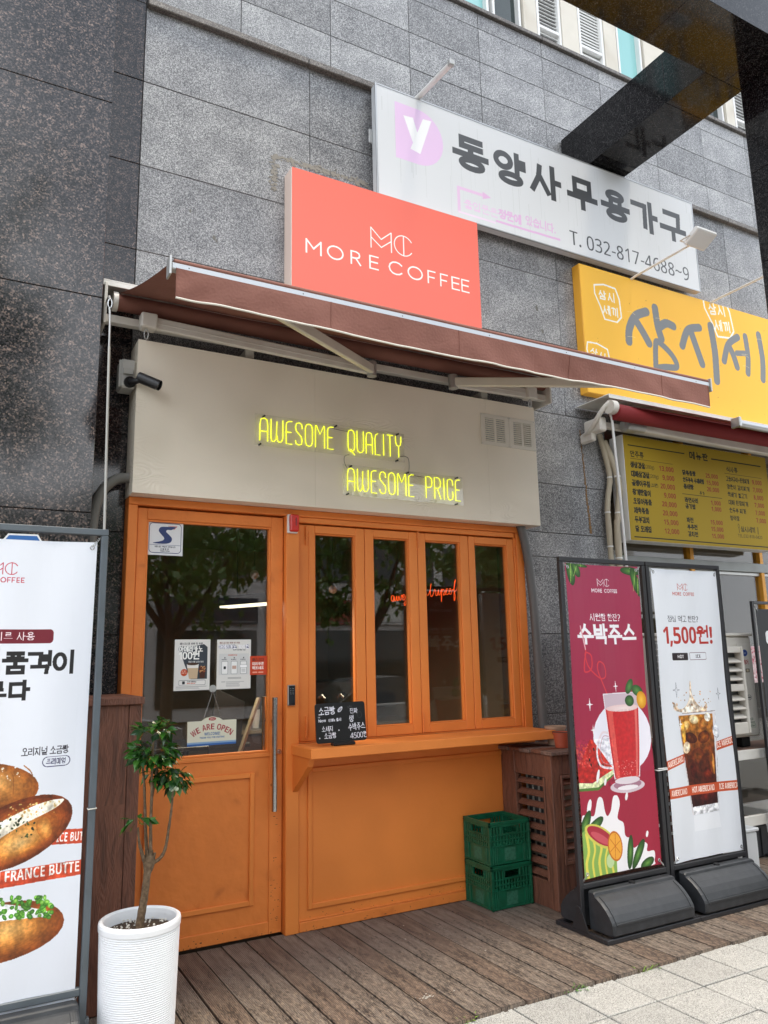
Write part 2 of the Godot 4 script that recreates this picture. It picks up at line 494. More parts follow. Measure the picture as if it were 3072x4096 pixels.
func ramp(stops: Array) -> Array:                     # 256 colours from [position, colour] stops
	var o := []
	for i in 256:
		var f := i / 255.0
		var c: Color = stops[0][1]
		for k in stops.size() - 1:
			if f >= stops[k][0]: c = stops[k][1].lerp(stops[k + 1][1], clamp((f - stops[k][0]) / max(1e-5, stops[k + 1][0] - stops[k][0]), 0, 1))
		o.append(c)
	return o

func to_tex(d: PackedByteArray, w: int, h: int) -> ImageTexture:
	return ImageTexture.create_from_image(Image.create_from_data(w, h, false, Image.FORMAT_RGB8, d))

func speckled(w: int, fine: float, coarse: float, seed_: int, stops: Array, patch := .25, grain := FastNoiseLite.TYPE_VALUE_CUBIC) -> ImageTexture:   # TYPE_CELLULAR gives crystals of one tone each   # grains picked by two noises
	var a := field(noise(fine, seed_, 2, grain), w, w)
	if grain == FastNoiseLite.TYPE_CELLULAR: a = crystals(w, fine, seed_)
	var b := field(noise(coarse, seed_ + 7, 3), w, w)
	var lut := ramp(stops)
	var o := PackedByteArray()
	o.resize(w * w * 3)
	for i in w * w:
		var c: Color = lut[clampi(int(a[i] * (1 - patch) + b[i] * patch), 0, 255)]
		o[i * 3] = c.r8; o[i * 3 + 1] = c.g8; o[i * 3 + 2] = c.b8
	return to_tex(o, w, w)

func crystals(w: int, fine: float, seed_: int) -> PackedByteArray:
	var n := noise(fine, seed_, 1, FastNoiseLite.TYPE_CELLULAR)
	n.fractal_type = FastNoiseLite.FRACTAL_NONE
	n.cellular_return_type = FastNoiseLite.RETURN_CELL_VALUE
	n.cellular_jitter = 1.0
	n.domain_warp_enabled = true
	n.domain_warp_amplitude = 6.0; n.domain_warp_frequency = fine * 1.5
	return n.get_image(w, w, false, false, true).get_data()

func streaked(w: int, h: int, sx: float, sy: float, seed_: int, stops: Array, warp := 0.0) -> ImageTexture:   # grain drawn out along v
	var n := noise(1.0, seed_, 4)
	var m := noise(1.0, seed_ + 3, 2)
	var lut := ramp(stops)
	var o := PackedByteArray()
	o.resize(w * h * 3)
	for y in h:
		for x in w:
			var fx := float(x) / w; var fy := float(y) / h
			var q := m.get_noise_2d(fx * 4, fy * 3) * warp
			var va := n.get_noise_2d(fx * sx + q, fy * sy)
			var vb := n.get_noise_2d((fx - 1) * sx + q, fy * sy)
			var c: Color = lut[clampi(int((lerpf(va, vb, smoothstep(.85, 1, fx)) * .5 + .5) * 255), 0, 255)]
			var i := (y * w + x) * 3
			o[i] = c.r8; o[i + 1] = c.g8; o[i + 2] = c.b8
	return to_tex(o, w, h)

func bumps(freq: float, seed_: int, strength: float, oct := 4, w := 256) -> ImageTexture:
	var im := noise(freq, seed_, oct).get_seamless_image(w, w)
	im.convert(Image.FORMAT_RGBA8)
	im.bump_map_to_normal_map(strength)
	return ImageTexture.create_from_image(im)

func mat(col: Color, rough := .6, metal := 0.0) -> StandardMaterial3D:
	var m := StandardMaterial3D.new()
	m.albedo_color = col; m.roughness = rough; m.metallic = metal
	return m

func tri(m: StandardMaterial3D, tex: Texture2D, tile: float, world := true) -> StandardMaterial3D:
	m.albedo_texture = tex
	m.uv1_triplanar = true; m.uv1_world_triplanar = world
	m.uv1_scale = Vector3.ONE / tile
	return m

func bumpy(m: StandardMaterial3D, tex: Texture2D, amount: float) -> StandardMaterial3D:
	m.normal_enabled = true; m.normal_texture = tex; m.normal_scale = amount
	return m

func C(s: String) -> Color: return Color.html(s)

func print_mat(c: Cv, rough := .45) -> StandardMaterial3D:
	var m := mat(Color.WHITE, rough)
	m.albedo_texture = c.tex()
	m.texture_repeat = false
	return m

func materials() -> void:
	var peel := bumps(.05, 5, 3.0)
	var coarse := bumps(.02, 9, 4.0)
	var grit := bumps(.22, 12, 4.0)
	# granite: the honed grey of the wall in three tones, the polished dark one of pier and portal
	var g1 := speckled(1024, .3, .004, 21, [[0.0, C("525254")], [.25, C("6c6c6e")], [.5, C("929293")], [.7, C("ababab")], [.88, C("cececc")], [1.0, C("dcdcda")]], .2, FastNoiseLite.TYPE_CELLULAR)
	var g2 := speckled(1024, .26, .003, 33, [[0.0, C("4f4f51")], [.25, C("676769")], [.5, C("8c8c8d")], [.7, C("a5a5a5")], [.88, C("c9c9c7")], [1.0, C("d9d9d7")]], .22, FastNoiseLite.TYPE_CELLULAR)
	var g3 := speckled(1024, .16, .02, 44, [[0.0, C("131315")], [.3, C("212123")], [.52, C("333133")], [.66, C("484343")], [.8, C("6c5d56")], [.92, C("8a786f")], [1.0, C("9d8b82")]], .34, FastNoiseLite.TYPE_CELLULAR)
	var g4 := speckled(1024, .2, .02, 52, [[0.0, C("0a0a0c")], [.5, C("141416")], [.66, C("222123")], [.78, C("323132")], [.9, C("444343")], [1.0, C("565454")]], .25, FastNoiseLite.TYPE_CELLULAR)
	M.wall = []
	for k in 6: M.wall.append(bumpy(tri(mat([C("ebebec"), C("dbdbdc"), C("e5e5e6"), C("cfcfd0"), C("f0f0f0"), C("dededf")][k], [.3, .34, .28, .36, .32, .3][k]), g1 if k % 2 == 0 else g2, [1.42, 1.63, 1.51, 1.75, 1.37, 1.58][k]), coarse, .08))
	M.pier = tri(mat(Color.WHITE, .1), g3, 1.25)
	M.strip = tri(mat(C("ececee"), .12), g3, 1.05)
	M.portal = tri(mat(Color.WHITE, .1), g4, 1.3)
	M.portal.metallic_specular = .35
	M.joint = mat(C("3a3936"), .9)
	M.ledge = bumpy(tri(mat(C("b7afa8"), .5), g2, 1.2), coarse, .1)
	# joinery paint, with brushed unevenness and scuffs
	var paint := speckled(512, .012, .003, 61, [[0.0, C("e6e1dc")], [.35, C("f3f2f0")], [.6, C("fbfaf9")], [1.0, C("ffffff")]], .5)
	M.orange = bumpy(tri(mat(C("e98739"), .58), paint, 1.7), peel, .1)
	M.orange_b = bumpy(tri(mat(C("e48034"), .58), paint, 1.3), peel, .1)
	M.orange_old = bumpy(tri(mat(C("e68337"), .6), speckled(256, .05, .01, 66, [[0.0, C("9a7a63")], [.12, C("d9cdc4")], [.3, C("f2efec")], [1.0, C("ffffff")]], .4), .9), peel, .2)
	M.beige = bumpy(tri(mat(C("efe5d3"), .62), paint, 1.9), null, 0.0)
	M.beige.normal_texture = grain_normal()
	M.beige.normal_scale = .35
	M.seam = mat(C("aaa292"), .8)
	M.cream = mat(C("d9d2c4"), .5)
	M.offwhite = tri(mat(C("d8d3ca"), .45), paint, .7)
	M.white = mat(C("e4e4e2"), .4)
	M.white_steel = tri(mat(C("e6e4de"), .38), paint, .5)
	M.alu = mat(C("b4b5b6"), .34, .85)
	M.alu_dull = mat(C("b9b9b7"), .45, .7)
	M.steel = mat(C("b4b4b2"), .22, 1.0)
	M.black = mat(C("19191b"), .42)
	M.black_steel = tri(mat(C("2c2c2f"), .42), paint, .4)
	M.grey_steel = tri(mat(C("5a6268"), .42), paint, .3)
	M.dark = mat(C("0f0f10"), .7)
	M.rubber = mat(C("1a1a1b"), .8)
	M.tank = bumpy(tri(mat(C("36383b"), .46), speckled(256, .04, .01, 71, [[0.0, C("b8b8ba")], [.5, C("e4e4e4")], [.78, C("ffffff")], [1.0, C("ffffff")]], .4), .35), grit, .12)
	# cloth
	M.canvas = bumpy(tri(mat(C("86574a"), .78), speckled(256, .02, .006, 77, [[0.0, C("cfc6c0")], [.4, C("efeae7")], [1.0, C("ffffff")]], .5), 1.1), grit, .08)
	M.canvas_red = mat(C("7d1a1c"), .8)
	M.hem = mat(C("d9d4c8"), .7)
	# wood
	var wood := streaked(256, 512, 26, 1.6, 81, [[0.0, C("8f8f8f")], [.4, C("d0d0d0")], [.55, C("f4f4f4")], [.7, C("d8d8d8")], [1.0, C("ffffff")]], .9)
	M.brown = bumpy(tri(mat(C("7a4d3a"), .62), wood, .8), wood_normal(), .3)
	M.brown_b = bumpy(tri(mat(C("82533f"), .6), wood, .93), wood_normal(), .3)
	M.brown_grey = bumpy(tri(mat(C("86685a"), .75), wood, .7), wood_normal(), .6)
	M.deck = []
	for k in 4:
		var tx := deck_tex(90 + k)
		for t in 2:
			var m := mat([C("ffffff"), C("f0e6e0")][t], .72)
			m.albedo_texture = tx
			M.deck.append(m)
	M.deck_end = mat(C("211a16"), .95)
	# ground
	var pv := [[0.0, C("4a4a48")], [.2, C("6f6e69")], [.3, C("aeaca5")], [.45, C("c9c6be")], [.7, C("d6d3cb")], [1.0, C("e4e1da")]]
	M.paver = []
	for k in 3:
		M.paver.append(bumpy(tri(mat([C("ececec"), C("e7e7e7"), C("e2e2e2")][k], .85), speckled(512, .55, .006, 101, pv, .08, FastNoiseLite.TYPE_CELLULAR), [.5, .53, .47][k]), grit, .3))
	M.sand = mat(C("3a352e"), .95)
	M.asphalt = bumpy(tri(mat(C("5b5b5c"), .9), speckled(256, .3, .02, 111, [[0.0, C("7a7a7a")], [.5, C("c4c4c4")], [1.0, C("ffffff")]], .3), 1.5), grit, .4)
	M.kerb = mat(C("a9a7a2"), .85)
	M.line = mat(C("d8d8d2"), .7)
	M.soil = tri(mat(C("6b5a48"), .95), speckled(256, .2, .02, 121, [[0.0, C("3a3028")], [.5, C("8a7866")], [.75, C("c7b594")], [1.0, C("efe6d2")]], .2), .25)
	# glass
	M.glass = mat(Color(.03, .028, .02, .1), .0)
	M.glass.transparency = BaseMaterial3D.TRANSPARENCY_ALPHA
	M.glass_cyan = mat(C("8fc4c2"), .06)
	M.glass_dark = mat(C("23302f"), .04)
	M.acrylic = mat(Color(.9, .92, .9, .07), .02)
	M.acrylic.transparency = BaseMaterial3D.TRANSPARENCY_ALPHA
	# glowing tubes and lamps
	M.neon = glow(C("e9f21c"), .65)
	M.neon_orange = glow(C("ff5a1e"), .8)
	M.led = glow(C("fff4d0"), 1.2)
	M.globe = mat(C("f2f0ea"), .3)
	# green things
	M.crate = tri(mat(C("0d5a3e"), .4), speckled(256, .05, .01, 131, [[0.0, C("a8b8b0")], [.35, C("d8e0dc")], [.6, C("ffffff")], [1.0, C("ffffff")]], .4), .5)
	M.leaf = []
	for c in ["264d1c", "2f5a1d", "1d4019", "3a6624", "183717"]:
		var m := mat(C(c), .26)
		m.backlight_enabled = true; m.backlight = C("1c3308")
		M.leaf.append(m)
	M.bark = bumpy(tri(mat(C("8b7a66"), .9), speckled(256, .06, .02, 141, [[0.0, C("6d5f50")], [.5, C("bcae9c")], [1.0, C("ffffff")]], .3), .12), grit, .6)
	M.bark_dark = mat(C("4a3f35"), .9)
	M.tree_leaf = mat(C("587a36"), .5)
	M.tree_leaf.backlight_enabled = true; M.tree_leaf.backlight = C("2c4a10")
	M.terracotta = mat(C("a5492e"), .6)
	M.siren = mat(C("c8200f"), .25)
	M.pot = bumpy(mat(C("e6e7e8"), .34), null, 0.0)
	M.foam = bumpy(mat(C("77756f"), .6), grit, .3)
	M.foam_dark = bumpy(mat(C("5c5a58"), .55), grit, .3)
	M.lagging = bumpy(mat(C("b8ad98"), .8), grit, .4)
	M.chrome = mat(C("c9c9c9"), .15, 1.0)
	M.inside = tri(mat(C("8a7f6a"), .8), paint, 2.0)
	M.inside_floor = mat(C("453d32"), .6)
	M.clad = tri(mat(C("d9d3c6"), .5), paint, 1.1)

func glow(c: Color, e: float) -> StandardMaterial3D:
	var m := mat(c, .4)
	m.emission_enabled = true; m.emission = c; m.emission_energy_multiplier = e
	return m

func grain_normal() -> ImageTexture:                  # faint plywood figure under the cream paint: long wavy lines
	var n := noise(1.0, 151, 3)
	var im := Image.create(512, 512, false, Image.FORMAT_RGBA8)
	for y in 512:
		for x in 512:
			var fx := x / 512.0; var fy := y / 512.0
			var edge: float = smoothstep(0, .12, min(min(fx, 1 - fx), min(fy, 1 - fy)))
			var r := n.get_noise_2d(fx * 2.2, fy * 5.0)
			var figure: float = smoothstep(.1, .45, n.get_noise_2d(fx * 1.6 + 40, fy * 2.6))
			var v := .5 + .5 * sin(r * 60.0) * figure * edge
			im.set_pixel(x, y, Color(v, v, v))
	im.bump_map_to_normal_map(2.0)
	return ImageTexture.create_from_image(im)

var wn: ImageTexture
func wood_normal() -> ImageTexture:
	if wn: return wn
	var n := noise(1.0, 161, 3)
	var im := Image.create(256, 512, false, Image.FORMAT_RGBA8)
	for y in 512:
		for x in 256:
			var fx := x / 256.0; var fy := y / 512.0
			var r := n.get_noise_2d(fx * 9.0, fy * .8)
			var v := .5 + .5 * sin(r * 55.0) * smoothstep(0, .06, min(fy, 1 - fy))
			im.set_pixel(x, y, Color(v, v, v))
	im.bump_map_to_normal_map(2.5)
	wn = ImageTexture.create_from_image(im)
	return wn

func deck_tex(seed_: int) -> ImageTexture:            # one weathered composite board, 64 across x 1024 along; worn pale, with dark streaks where the skin has gone
	var w := 128; var h := 1024
	var n := noise(1.0, seed_, 4)
	var o := PackedByteArray()
	o.resize(w * h * 3)
	for y in h:
		var fy := float(y) / h
		for x in w:
			var fx := float(x) / w
			var tone := n.get_noise_2d(fx * 3, fy * 5) * .5 + .5
			var c := C("574a41").lerp(C("82766a"), clampf(tone * 1.1, 0, 1))
			var st := n.get_noise_2d(fx * 42 + 30, fy * 26) * 1.15 + n.get_noise_2d(fx * 3 + 9, fy * 4.5) * .8
			var wear := smoothstep(.05, .75, fy)      # more wear towards the street end, which is rained on: streaks with their own outline
			if st > .62 - .42 * wear: c = c.lerp(C("29231f"), clampf((st - (.62 - .42 * wear)) * 9, 0, .72))
			var pale := n.get_noise_2d(fx * 10 + 70, fy * 26)
			c = c.lerp(C("a8957f"), clampf(pale * 1.4 * wear, 0, .55))
			var i := (y * w + x) * 3
			o[i] = c.r8; o[i + 1] = c.g8; o[i + 2] = c.b8
	return to_tex(o, w, h)

# ------------------------------------------------------------------ what is printed on signs, banners and stickers
func print_red() -> Cv:
	var c := Cv.new(self, 1.879, 3.502, 4.02, 5.088, 620, C("ef6f5c"))
	var w := C("fff4ee")
	c.logo(2.512, 4.618, .165, .0085, w)
	var spots := [["M", 1.989, .112], ["O", 2.155, .122], ["R", 2.345, .075], ["E", 2.50, .068], ["C", 2.664, .11], ["O", 2.83, .125], ["F", 3.01, .062], ["F", 3.125, .062], ["E", 3.232, .066], ["E", 3.345 - .02, .066]]
	for s in spots:
		var cw: float = s[2]
		for st in THIN[s[0]]:
			var p := []
			if st.size() == 1:
				for k in 29:
					p.append(s[1] + cw * (.5 + .5 * cos(TAU * k / 28))); p.append(4.447 + .1 * (.5 + .5 * sin(TAU * k / 28)))
			else:
				for k in range(0, st.size(), 2):
					p.append(s[1] + st[k] * cw); p.append(4.447 + st[k + 1] * .1)
			c.stroke(p, .0125, w, true)
	return c

func print_white() -> Cv:
	var c := Cv.new(self, 2.59, 6.20, 5.093, 6.058, 400, C("d9dbdd"))
	# rain streaks of grime that run down the face
	for k in 90:
		var x := rng.randf_range(2.6, 6.19); var y := rng.randf_range(5.4, 6.05); var l := rng.randf_range(.1, .5)
		c.rect(x, x + rng.randf_range(.002, .008), max(5.1, y - l), y, C("d9dbdd").lerp(C("c6c9c8"), rng.randf_range(.2, .8)))
	var pk := C("e6c6e8")
	var d := [2.757, 5.461, 2.757, 5.961, 2.93, 5.961]
	for k in 17:
		var a := PI / 2 - PI * k / 16
		d.append(2.97 + cos(a) * .237); d.append(5.711 + sin(a) * .25)
	c.poly(d, pk)
	var wh := C("f4f4f4")
	c.poly([2.835, 5.86, 2.925, 5.868, 2.962, 5.745, 3.02, 5.89, 3.1, 5.897, 2.985, 5.56, 2.893, 5.578, 2.918, 5.64], wh)
	var k := C("45474a")
	var x := [3.317, 3.723, 4.122, 4.55, 4.96, 5.34, 5.726]
	var t := "동양사무용가구"
	for i in 7: c.hangul(t[i], x[i] - .008, 5.888, .34, .345, .165, k)
	c.latin("T. 032-817-4688~9", 4.525, 5.172, .138, k, false, 1.53)
	var p2 := C("dfb6da")
	c.stroke([3.341, 5.165, 3.341, 5.372, 3.6, 5.372], .026, p2.lerp(wh, .2), true)
	c.poly([3.585, 5.405, 3.585, 5.338, 3.672, 5.372], p2)
	c.hangul("출입문은", 3.392, 5.285, .088, .082, .11, p2.lerp(wh, .3), .06)
	c.hangul("정문에", 3.745, 5.30, .095, .075, .15, p2, .06)
	c.hangul("있습니다.", 4.03, 5.318, .095, .075, .11, p2, .06)
	c.stroke([3.341, 5.152, 3.7, 5.152], .016, p2.lerp(wh, .55), true)
	c.stroke([3.72, 5.172, 4.40, 5.18], .02, p2, true)
	return c

func print_yellow() -> Cv:
	var c := Cv.new(self, 4.63, 8.2, 3.826, 5.03, 300, C("f2b834"))
	var w := C("f3f1e6"); var g := C("787c80")
	for s in [[4.79, 4.86, 1.0, 0.0], [6.25, 5.05, 1.25, .1], [4.66, 4.29, .9, -.2], [7.7, 4.6, 1.1, .1]]:
		var o := Vector2(s[0], s[1]); var q: float = s[2]
		var P := []
		for e in [[0, 0], [.12, .03], [.26, .02], [.3, -.08], [.31, -.25], [.25, -.31], [.1, -.31], [.06, -.2], [.0, -.08], [0, 0]]:
			var v: Vector2 = o + Vector2(e[0], e[1]).rotated(s[3]) * q
			P.append(v.x); P.append(v.y)
		c.stroke(P, .016 * q, w)
		var b: Vector2 = o + Vector2(.045, -.03).rotated(s[3]) * q
		c.hangul("삼시", b.x, b.y, .1 * q, .095 * q, .13, w, .15, false, s[3], true)
		b = o + Vector2(.085, -.165).rotated(s[3]) * q
		c.hangul("세끼", b.x, b.y, .1 * q, .09 * q, .13, w, .15, false, s[3], true)
	# brush lettering
	c.curve([5.43, 4.735, 5.28, 4.66, 5.19, 4.52, 5.17, 4.39], .085, g)
	c.curve([5.27, 4.63, 5.36, 4.52, 5.43, 4.42], .085, g)
	c.curve([5.55, 4.80, 5.565, 4.62, 5.60, 4.50], .085, g)
	c.curve([5.57, 4.60, 5.68, 4.67, 5.78, 4.66], .085, g)
	c.curve([5.49, 4.17, 5.51, 4.39, 5.55, 4.46, 5.72, 4.36, 5.775, 4.25, 5.62, 4.22, 5.50, 4.19], .065, g)
	c.curve([6.15, 4.72, 5.98, 4.66, 5.88, 4.48], .08, g)
	c.curve([6.02, 4.66, 6.08, 4.5, 6.14, 4.34], .085, g)
	c.curve([6.32, 4.77, 6.345, 4.5, 6.33, 4.2], .09, g)
	c.curve([6.72, 4.73, 6.56, 4.62, 6.47, 4.43], .075, g)
	c.curve([6.57, 4.6, 6.62, 4.52, 6.66, 4.4], .08, g)
	c.curve([6.68, 4.55, 6.8, 4.57], .06, g)
	c.curve([6.84, 4.76, 6.85, 4.55, 6.82, 4.36], .075, g)
	c.curve([7.06, 4.82, 7.08, 4.55, 7.05, 4.33], .08, g)
	c.curve([7.55, 4.75, 7.45, 4.55, 7.3, 4.4], .08, g)
	c.curve([7.78, 4.82, 7.8, 4.5, 7.78, 4.28], .085, g)
	# chips and cracks in the vinyl
	for k in 60:
		var x := rng.randf_range(4.7, 8.1); var y := rng.randf_range(3.9, 4.9)
		c.ell(x, y, rng.randf_range(.002, .008), rng.randf_range(.002, .005), C("a8741e"), rng.randf() * 3)
	for k in 8:
		var x := rng.randf_range(5.1, 7.2); var y := rng.randf_range(4.2, 4.8)
		c.stroke([x, y, x + .05, y + .008, x + .1, y + rng.randf_range(-.02, .02)], .0025, C("f0d9a0"))
	return c

func print_menu() -> Cv:
	var c := Cv.new(self, 4.919, 6.83, 2.544, 3.467, 620, C("a2860f"))
	var k := C("1f1d12"); var r := C("8a2a1c")
	c.rect(4.968, 5.676, 3.376, 3.387, k); c.rect(6.034, 6.745, 3.366, 3.377, k); c.rect(4.96, 6.80, 2.568, 2.578, k)
	c.hangul("메뉴판", 5.74, 3.415, .075, .072, .16, k, .22)
	c.hangul("안주류", 4.988, 3.336, .06, .052, .13, k)
	c.rect(4.985, 5.51, 3.262, 3.266, k)
	var rows := [["생삼겹살", "(200g)", "13,000"], ["대패삼겹살", "(200g)", "9,000"], ["골뱅이무침", "(소면)", "20,000"], ["왕계란말이", "", "9,000"], ["오징어볶음", "", "20,000"], ["제육볶음", "", "20,000"], ["두부김치", "", "15,000"], ["닭 모래집", "", "12,000"]]
	for i in 8:
		var y := 3.238 - i * .0805
		var w := c.hangul(rows[i][0], 4.982, y, .058, .0405, .17, k, .1)
		if rows[i][1]: c.hangul(rows[i][1], 4.986 + w, y - .012, .036, .033, .13, k, .05)
		c.latin(rows[i][2], 5.515 - c.host.letters(rows[i][2], false)[1] * .046 / .46, y - .05, .044, r, true)
	var mid := [["닭볶음탕", "25,000", 3.228], ["순두부속 수제비탕", "15,000", 3.163], ["동태탕", "20,000", 3.099], ["라면사리", "1,000", 2.975], ["공기밥", "1,000", 2.917], ["파전", "15,000", 2.791], ["부추전", "15,000", 2.728], ["김치전", "15,000", 2.664]]
	for m in mid:
		c.hangul(m[0], 5.626, m[2], .05, .041 if m[0].length() < 7 else .031, .17, k, .08)
		c.latin(m[1], 6.105 - c.host.letters(m[1], false)[1] * .042 / .46, m[2] - .045, .04, r, true)
	c.hangul("추가", 5.83, 3.045, .036, .032, .13, k)
	c.rect(5.6, 6.13, 3.0, 3.004, k)
	c.hangul("식사류", 6.235, 3.322, .056, .05, .13, k)
	c.rect(6.2, 6.74, 3.249, 3.253, k)
	var far := [["고등어구이+된장찌개", "9,000"], ["양푼이 김치찌개", "7,000"], ["뚝배기 불고기", "8,000"], ["대패 된장찌개", "7,000"], ["순두부 찌개", "7,000"], ["청국장", "7,000"]]
	for i in 6:
		var y := 3.225 - i * .075
		c.hangul(far[i][0], 6.217, y, .05, .031 if i == 0 else .041, .13, k, .08)
		c.latin(far[i][1], 6.735 - c.host.letters(far[i][1], false)[1] * .044 / .46, y - .045, .042, r, true)
	c.ell(6.325, 2.755, .012, .02, k); c.ell(6.325, 2.755, .008, .015, C("a2860f")); c.rect(6.322, 6.328, 2.69, 2.738, k)
	c.hangul("삼시세끼", 6.35, 2.757, .058, .05, .12, k, .06)
	c.rect(6.59, 6.594, 2.69, 2.76, k); c.rect(6.6, 6.604, 2.69, 2.76, k)
	c.latin("TEL.032-818-0420", 6.30, 2.648, .03, k, false, .35)
	return c

func print_bread() -> Cv:
	var c := Cv.new(self, -.095, .556, .14, 2.158, 560, C("dde0e7"))
	var red := C("b8384a"); var k := C("1d1b1c")
	c.logo(.115, 2.002, .052, .0035, red)
	c.house("MORE COFFEE", .028, 1.968, .02, .0165, .008, .0038, red)
	c.frame(-.06, .392, 1.703, 1.763, .014, 0, red, C("6d1626"))
	c.hangul("르앤비르 사용", .078, 1.753, .038, .034, .09, C("f4ecee"), .12)
	c.hangul("품격이", .195, 1.672, .105, .098, .16, k, .02)
	c.hangul("르다", .129, 1.548, .088, .086, .17, k, .1)
	c.hangul("오리지널 소금빵", .292, 1.263, .036, .0245, .1, C("26222a"), .07)
	c.frame(.378, .491, 1.178, 1.218, .02, .003, C("2f2c52"))
	c.hangul("프리미엄", .394, 1.212, .027, .0185, .11, C("2f2c52"), .1)
	var crust := [C("8a4a1a"), C("a9662a"), C("c98540"), C("dba45e"), C("e9bd7d")]
	# plain roll
	c.shade(.17, 1.115, .2, .095, -.12, crust, Vector2(-.02, .03))
	for q in 4: c.curve([.08 + q * .075, 1.19, .115 + q * .075, 1.15, .12 + q * .075, 1.06], .004, C("9a5a22"))
	c.speck(40, .05, .3, 1.12, 1.19, .002, .005, [C("fbf5ea"), C("f3e6cf")])
	# bands of tape
	var tape := C("c8492a")
	c.poly([.43, .918, .556, .909, .556, .850, .42, .858], tape)
	c.latin("ICE BUTTER", .452, .866, .036, C("fbeee8"), true, .16, -.05)
	c.poly([-.095, .76, .556, .784, .556, .724, -.095, .695], tape)
	# filled roll
	c.shade(.29, .92, .235, .125, .38, [C("6a2f12"), C("8c4318"), C("ad5f26"), C("c98338"), C("dc9f55"), C("e8b873")], Vector2(.02, -.04))
	c.poly([-.095, .765, .556, .784, .556, .724, -.095, .70], tape)
	c.latin("PREMIUM FRANCE BUTTER", .05, .728, .042, C("fbeee8"), true, .53, .02)
	c.blob([.06, .86, .2, .955, .36, 1.025, .47, 1.04, .44, 1.005, .3, .945, .17, .87, .09, .83], C("f3ead6"))
	c.speck(60, .12, .36, .9, .98, .002, .007, [C("2f3a1d"), C("46512a"), C("22291a")])
	c.speck(40, .25, .46, .98, 1.035, .002, .006, [C("d9b878"), C("c79a55")])
	c.shade(.4, .93, .03, .045, .4, [C("b56d2c"), C("d59a50")])
	# roll with spring onion
	c.shade(.25, .54, .25, .115, .05, [C("7c3d17"), C("9d5722"), C("c07a36"), C("d2964e"), C("dba862")], Vector2(.03, .01))
	c.blob([-.05, .62, .1, .655, .25, .65, .42, .6, .44, .575, .3, .582, .12, .585, -.03, .58], C("f2f4f4"))
	for q in 130:
		var x := rng.randf_range(-.02, .45)
		var y := .635 + rng.randf_range(-.035, .045) - absf(x - .2) * .12
		c.shade(x, y, rng.randf_range(.008, .014), rng.randf_range(.006, .01), rng.randf() * 3, [[C("3f7a24"), C("79b845")], [C("57962c"), C("a8d46a")], [C("2f6420"), C("62a23a")]][q % 3])
	c.mottle(-.095, .52, .42, 1.215, .38, .02, C("dde0e7"))
	c.mottle(-.095, .52, .42, 1.215, .2, .09, C("dde0e7"))
	return c

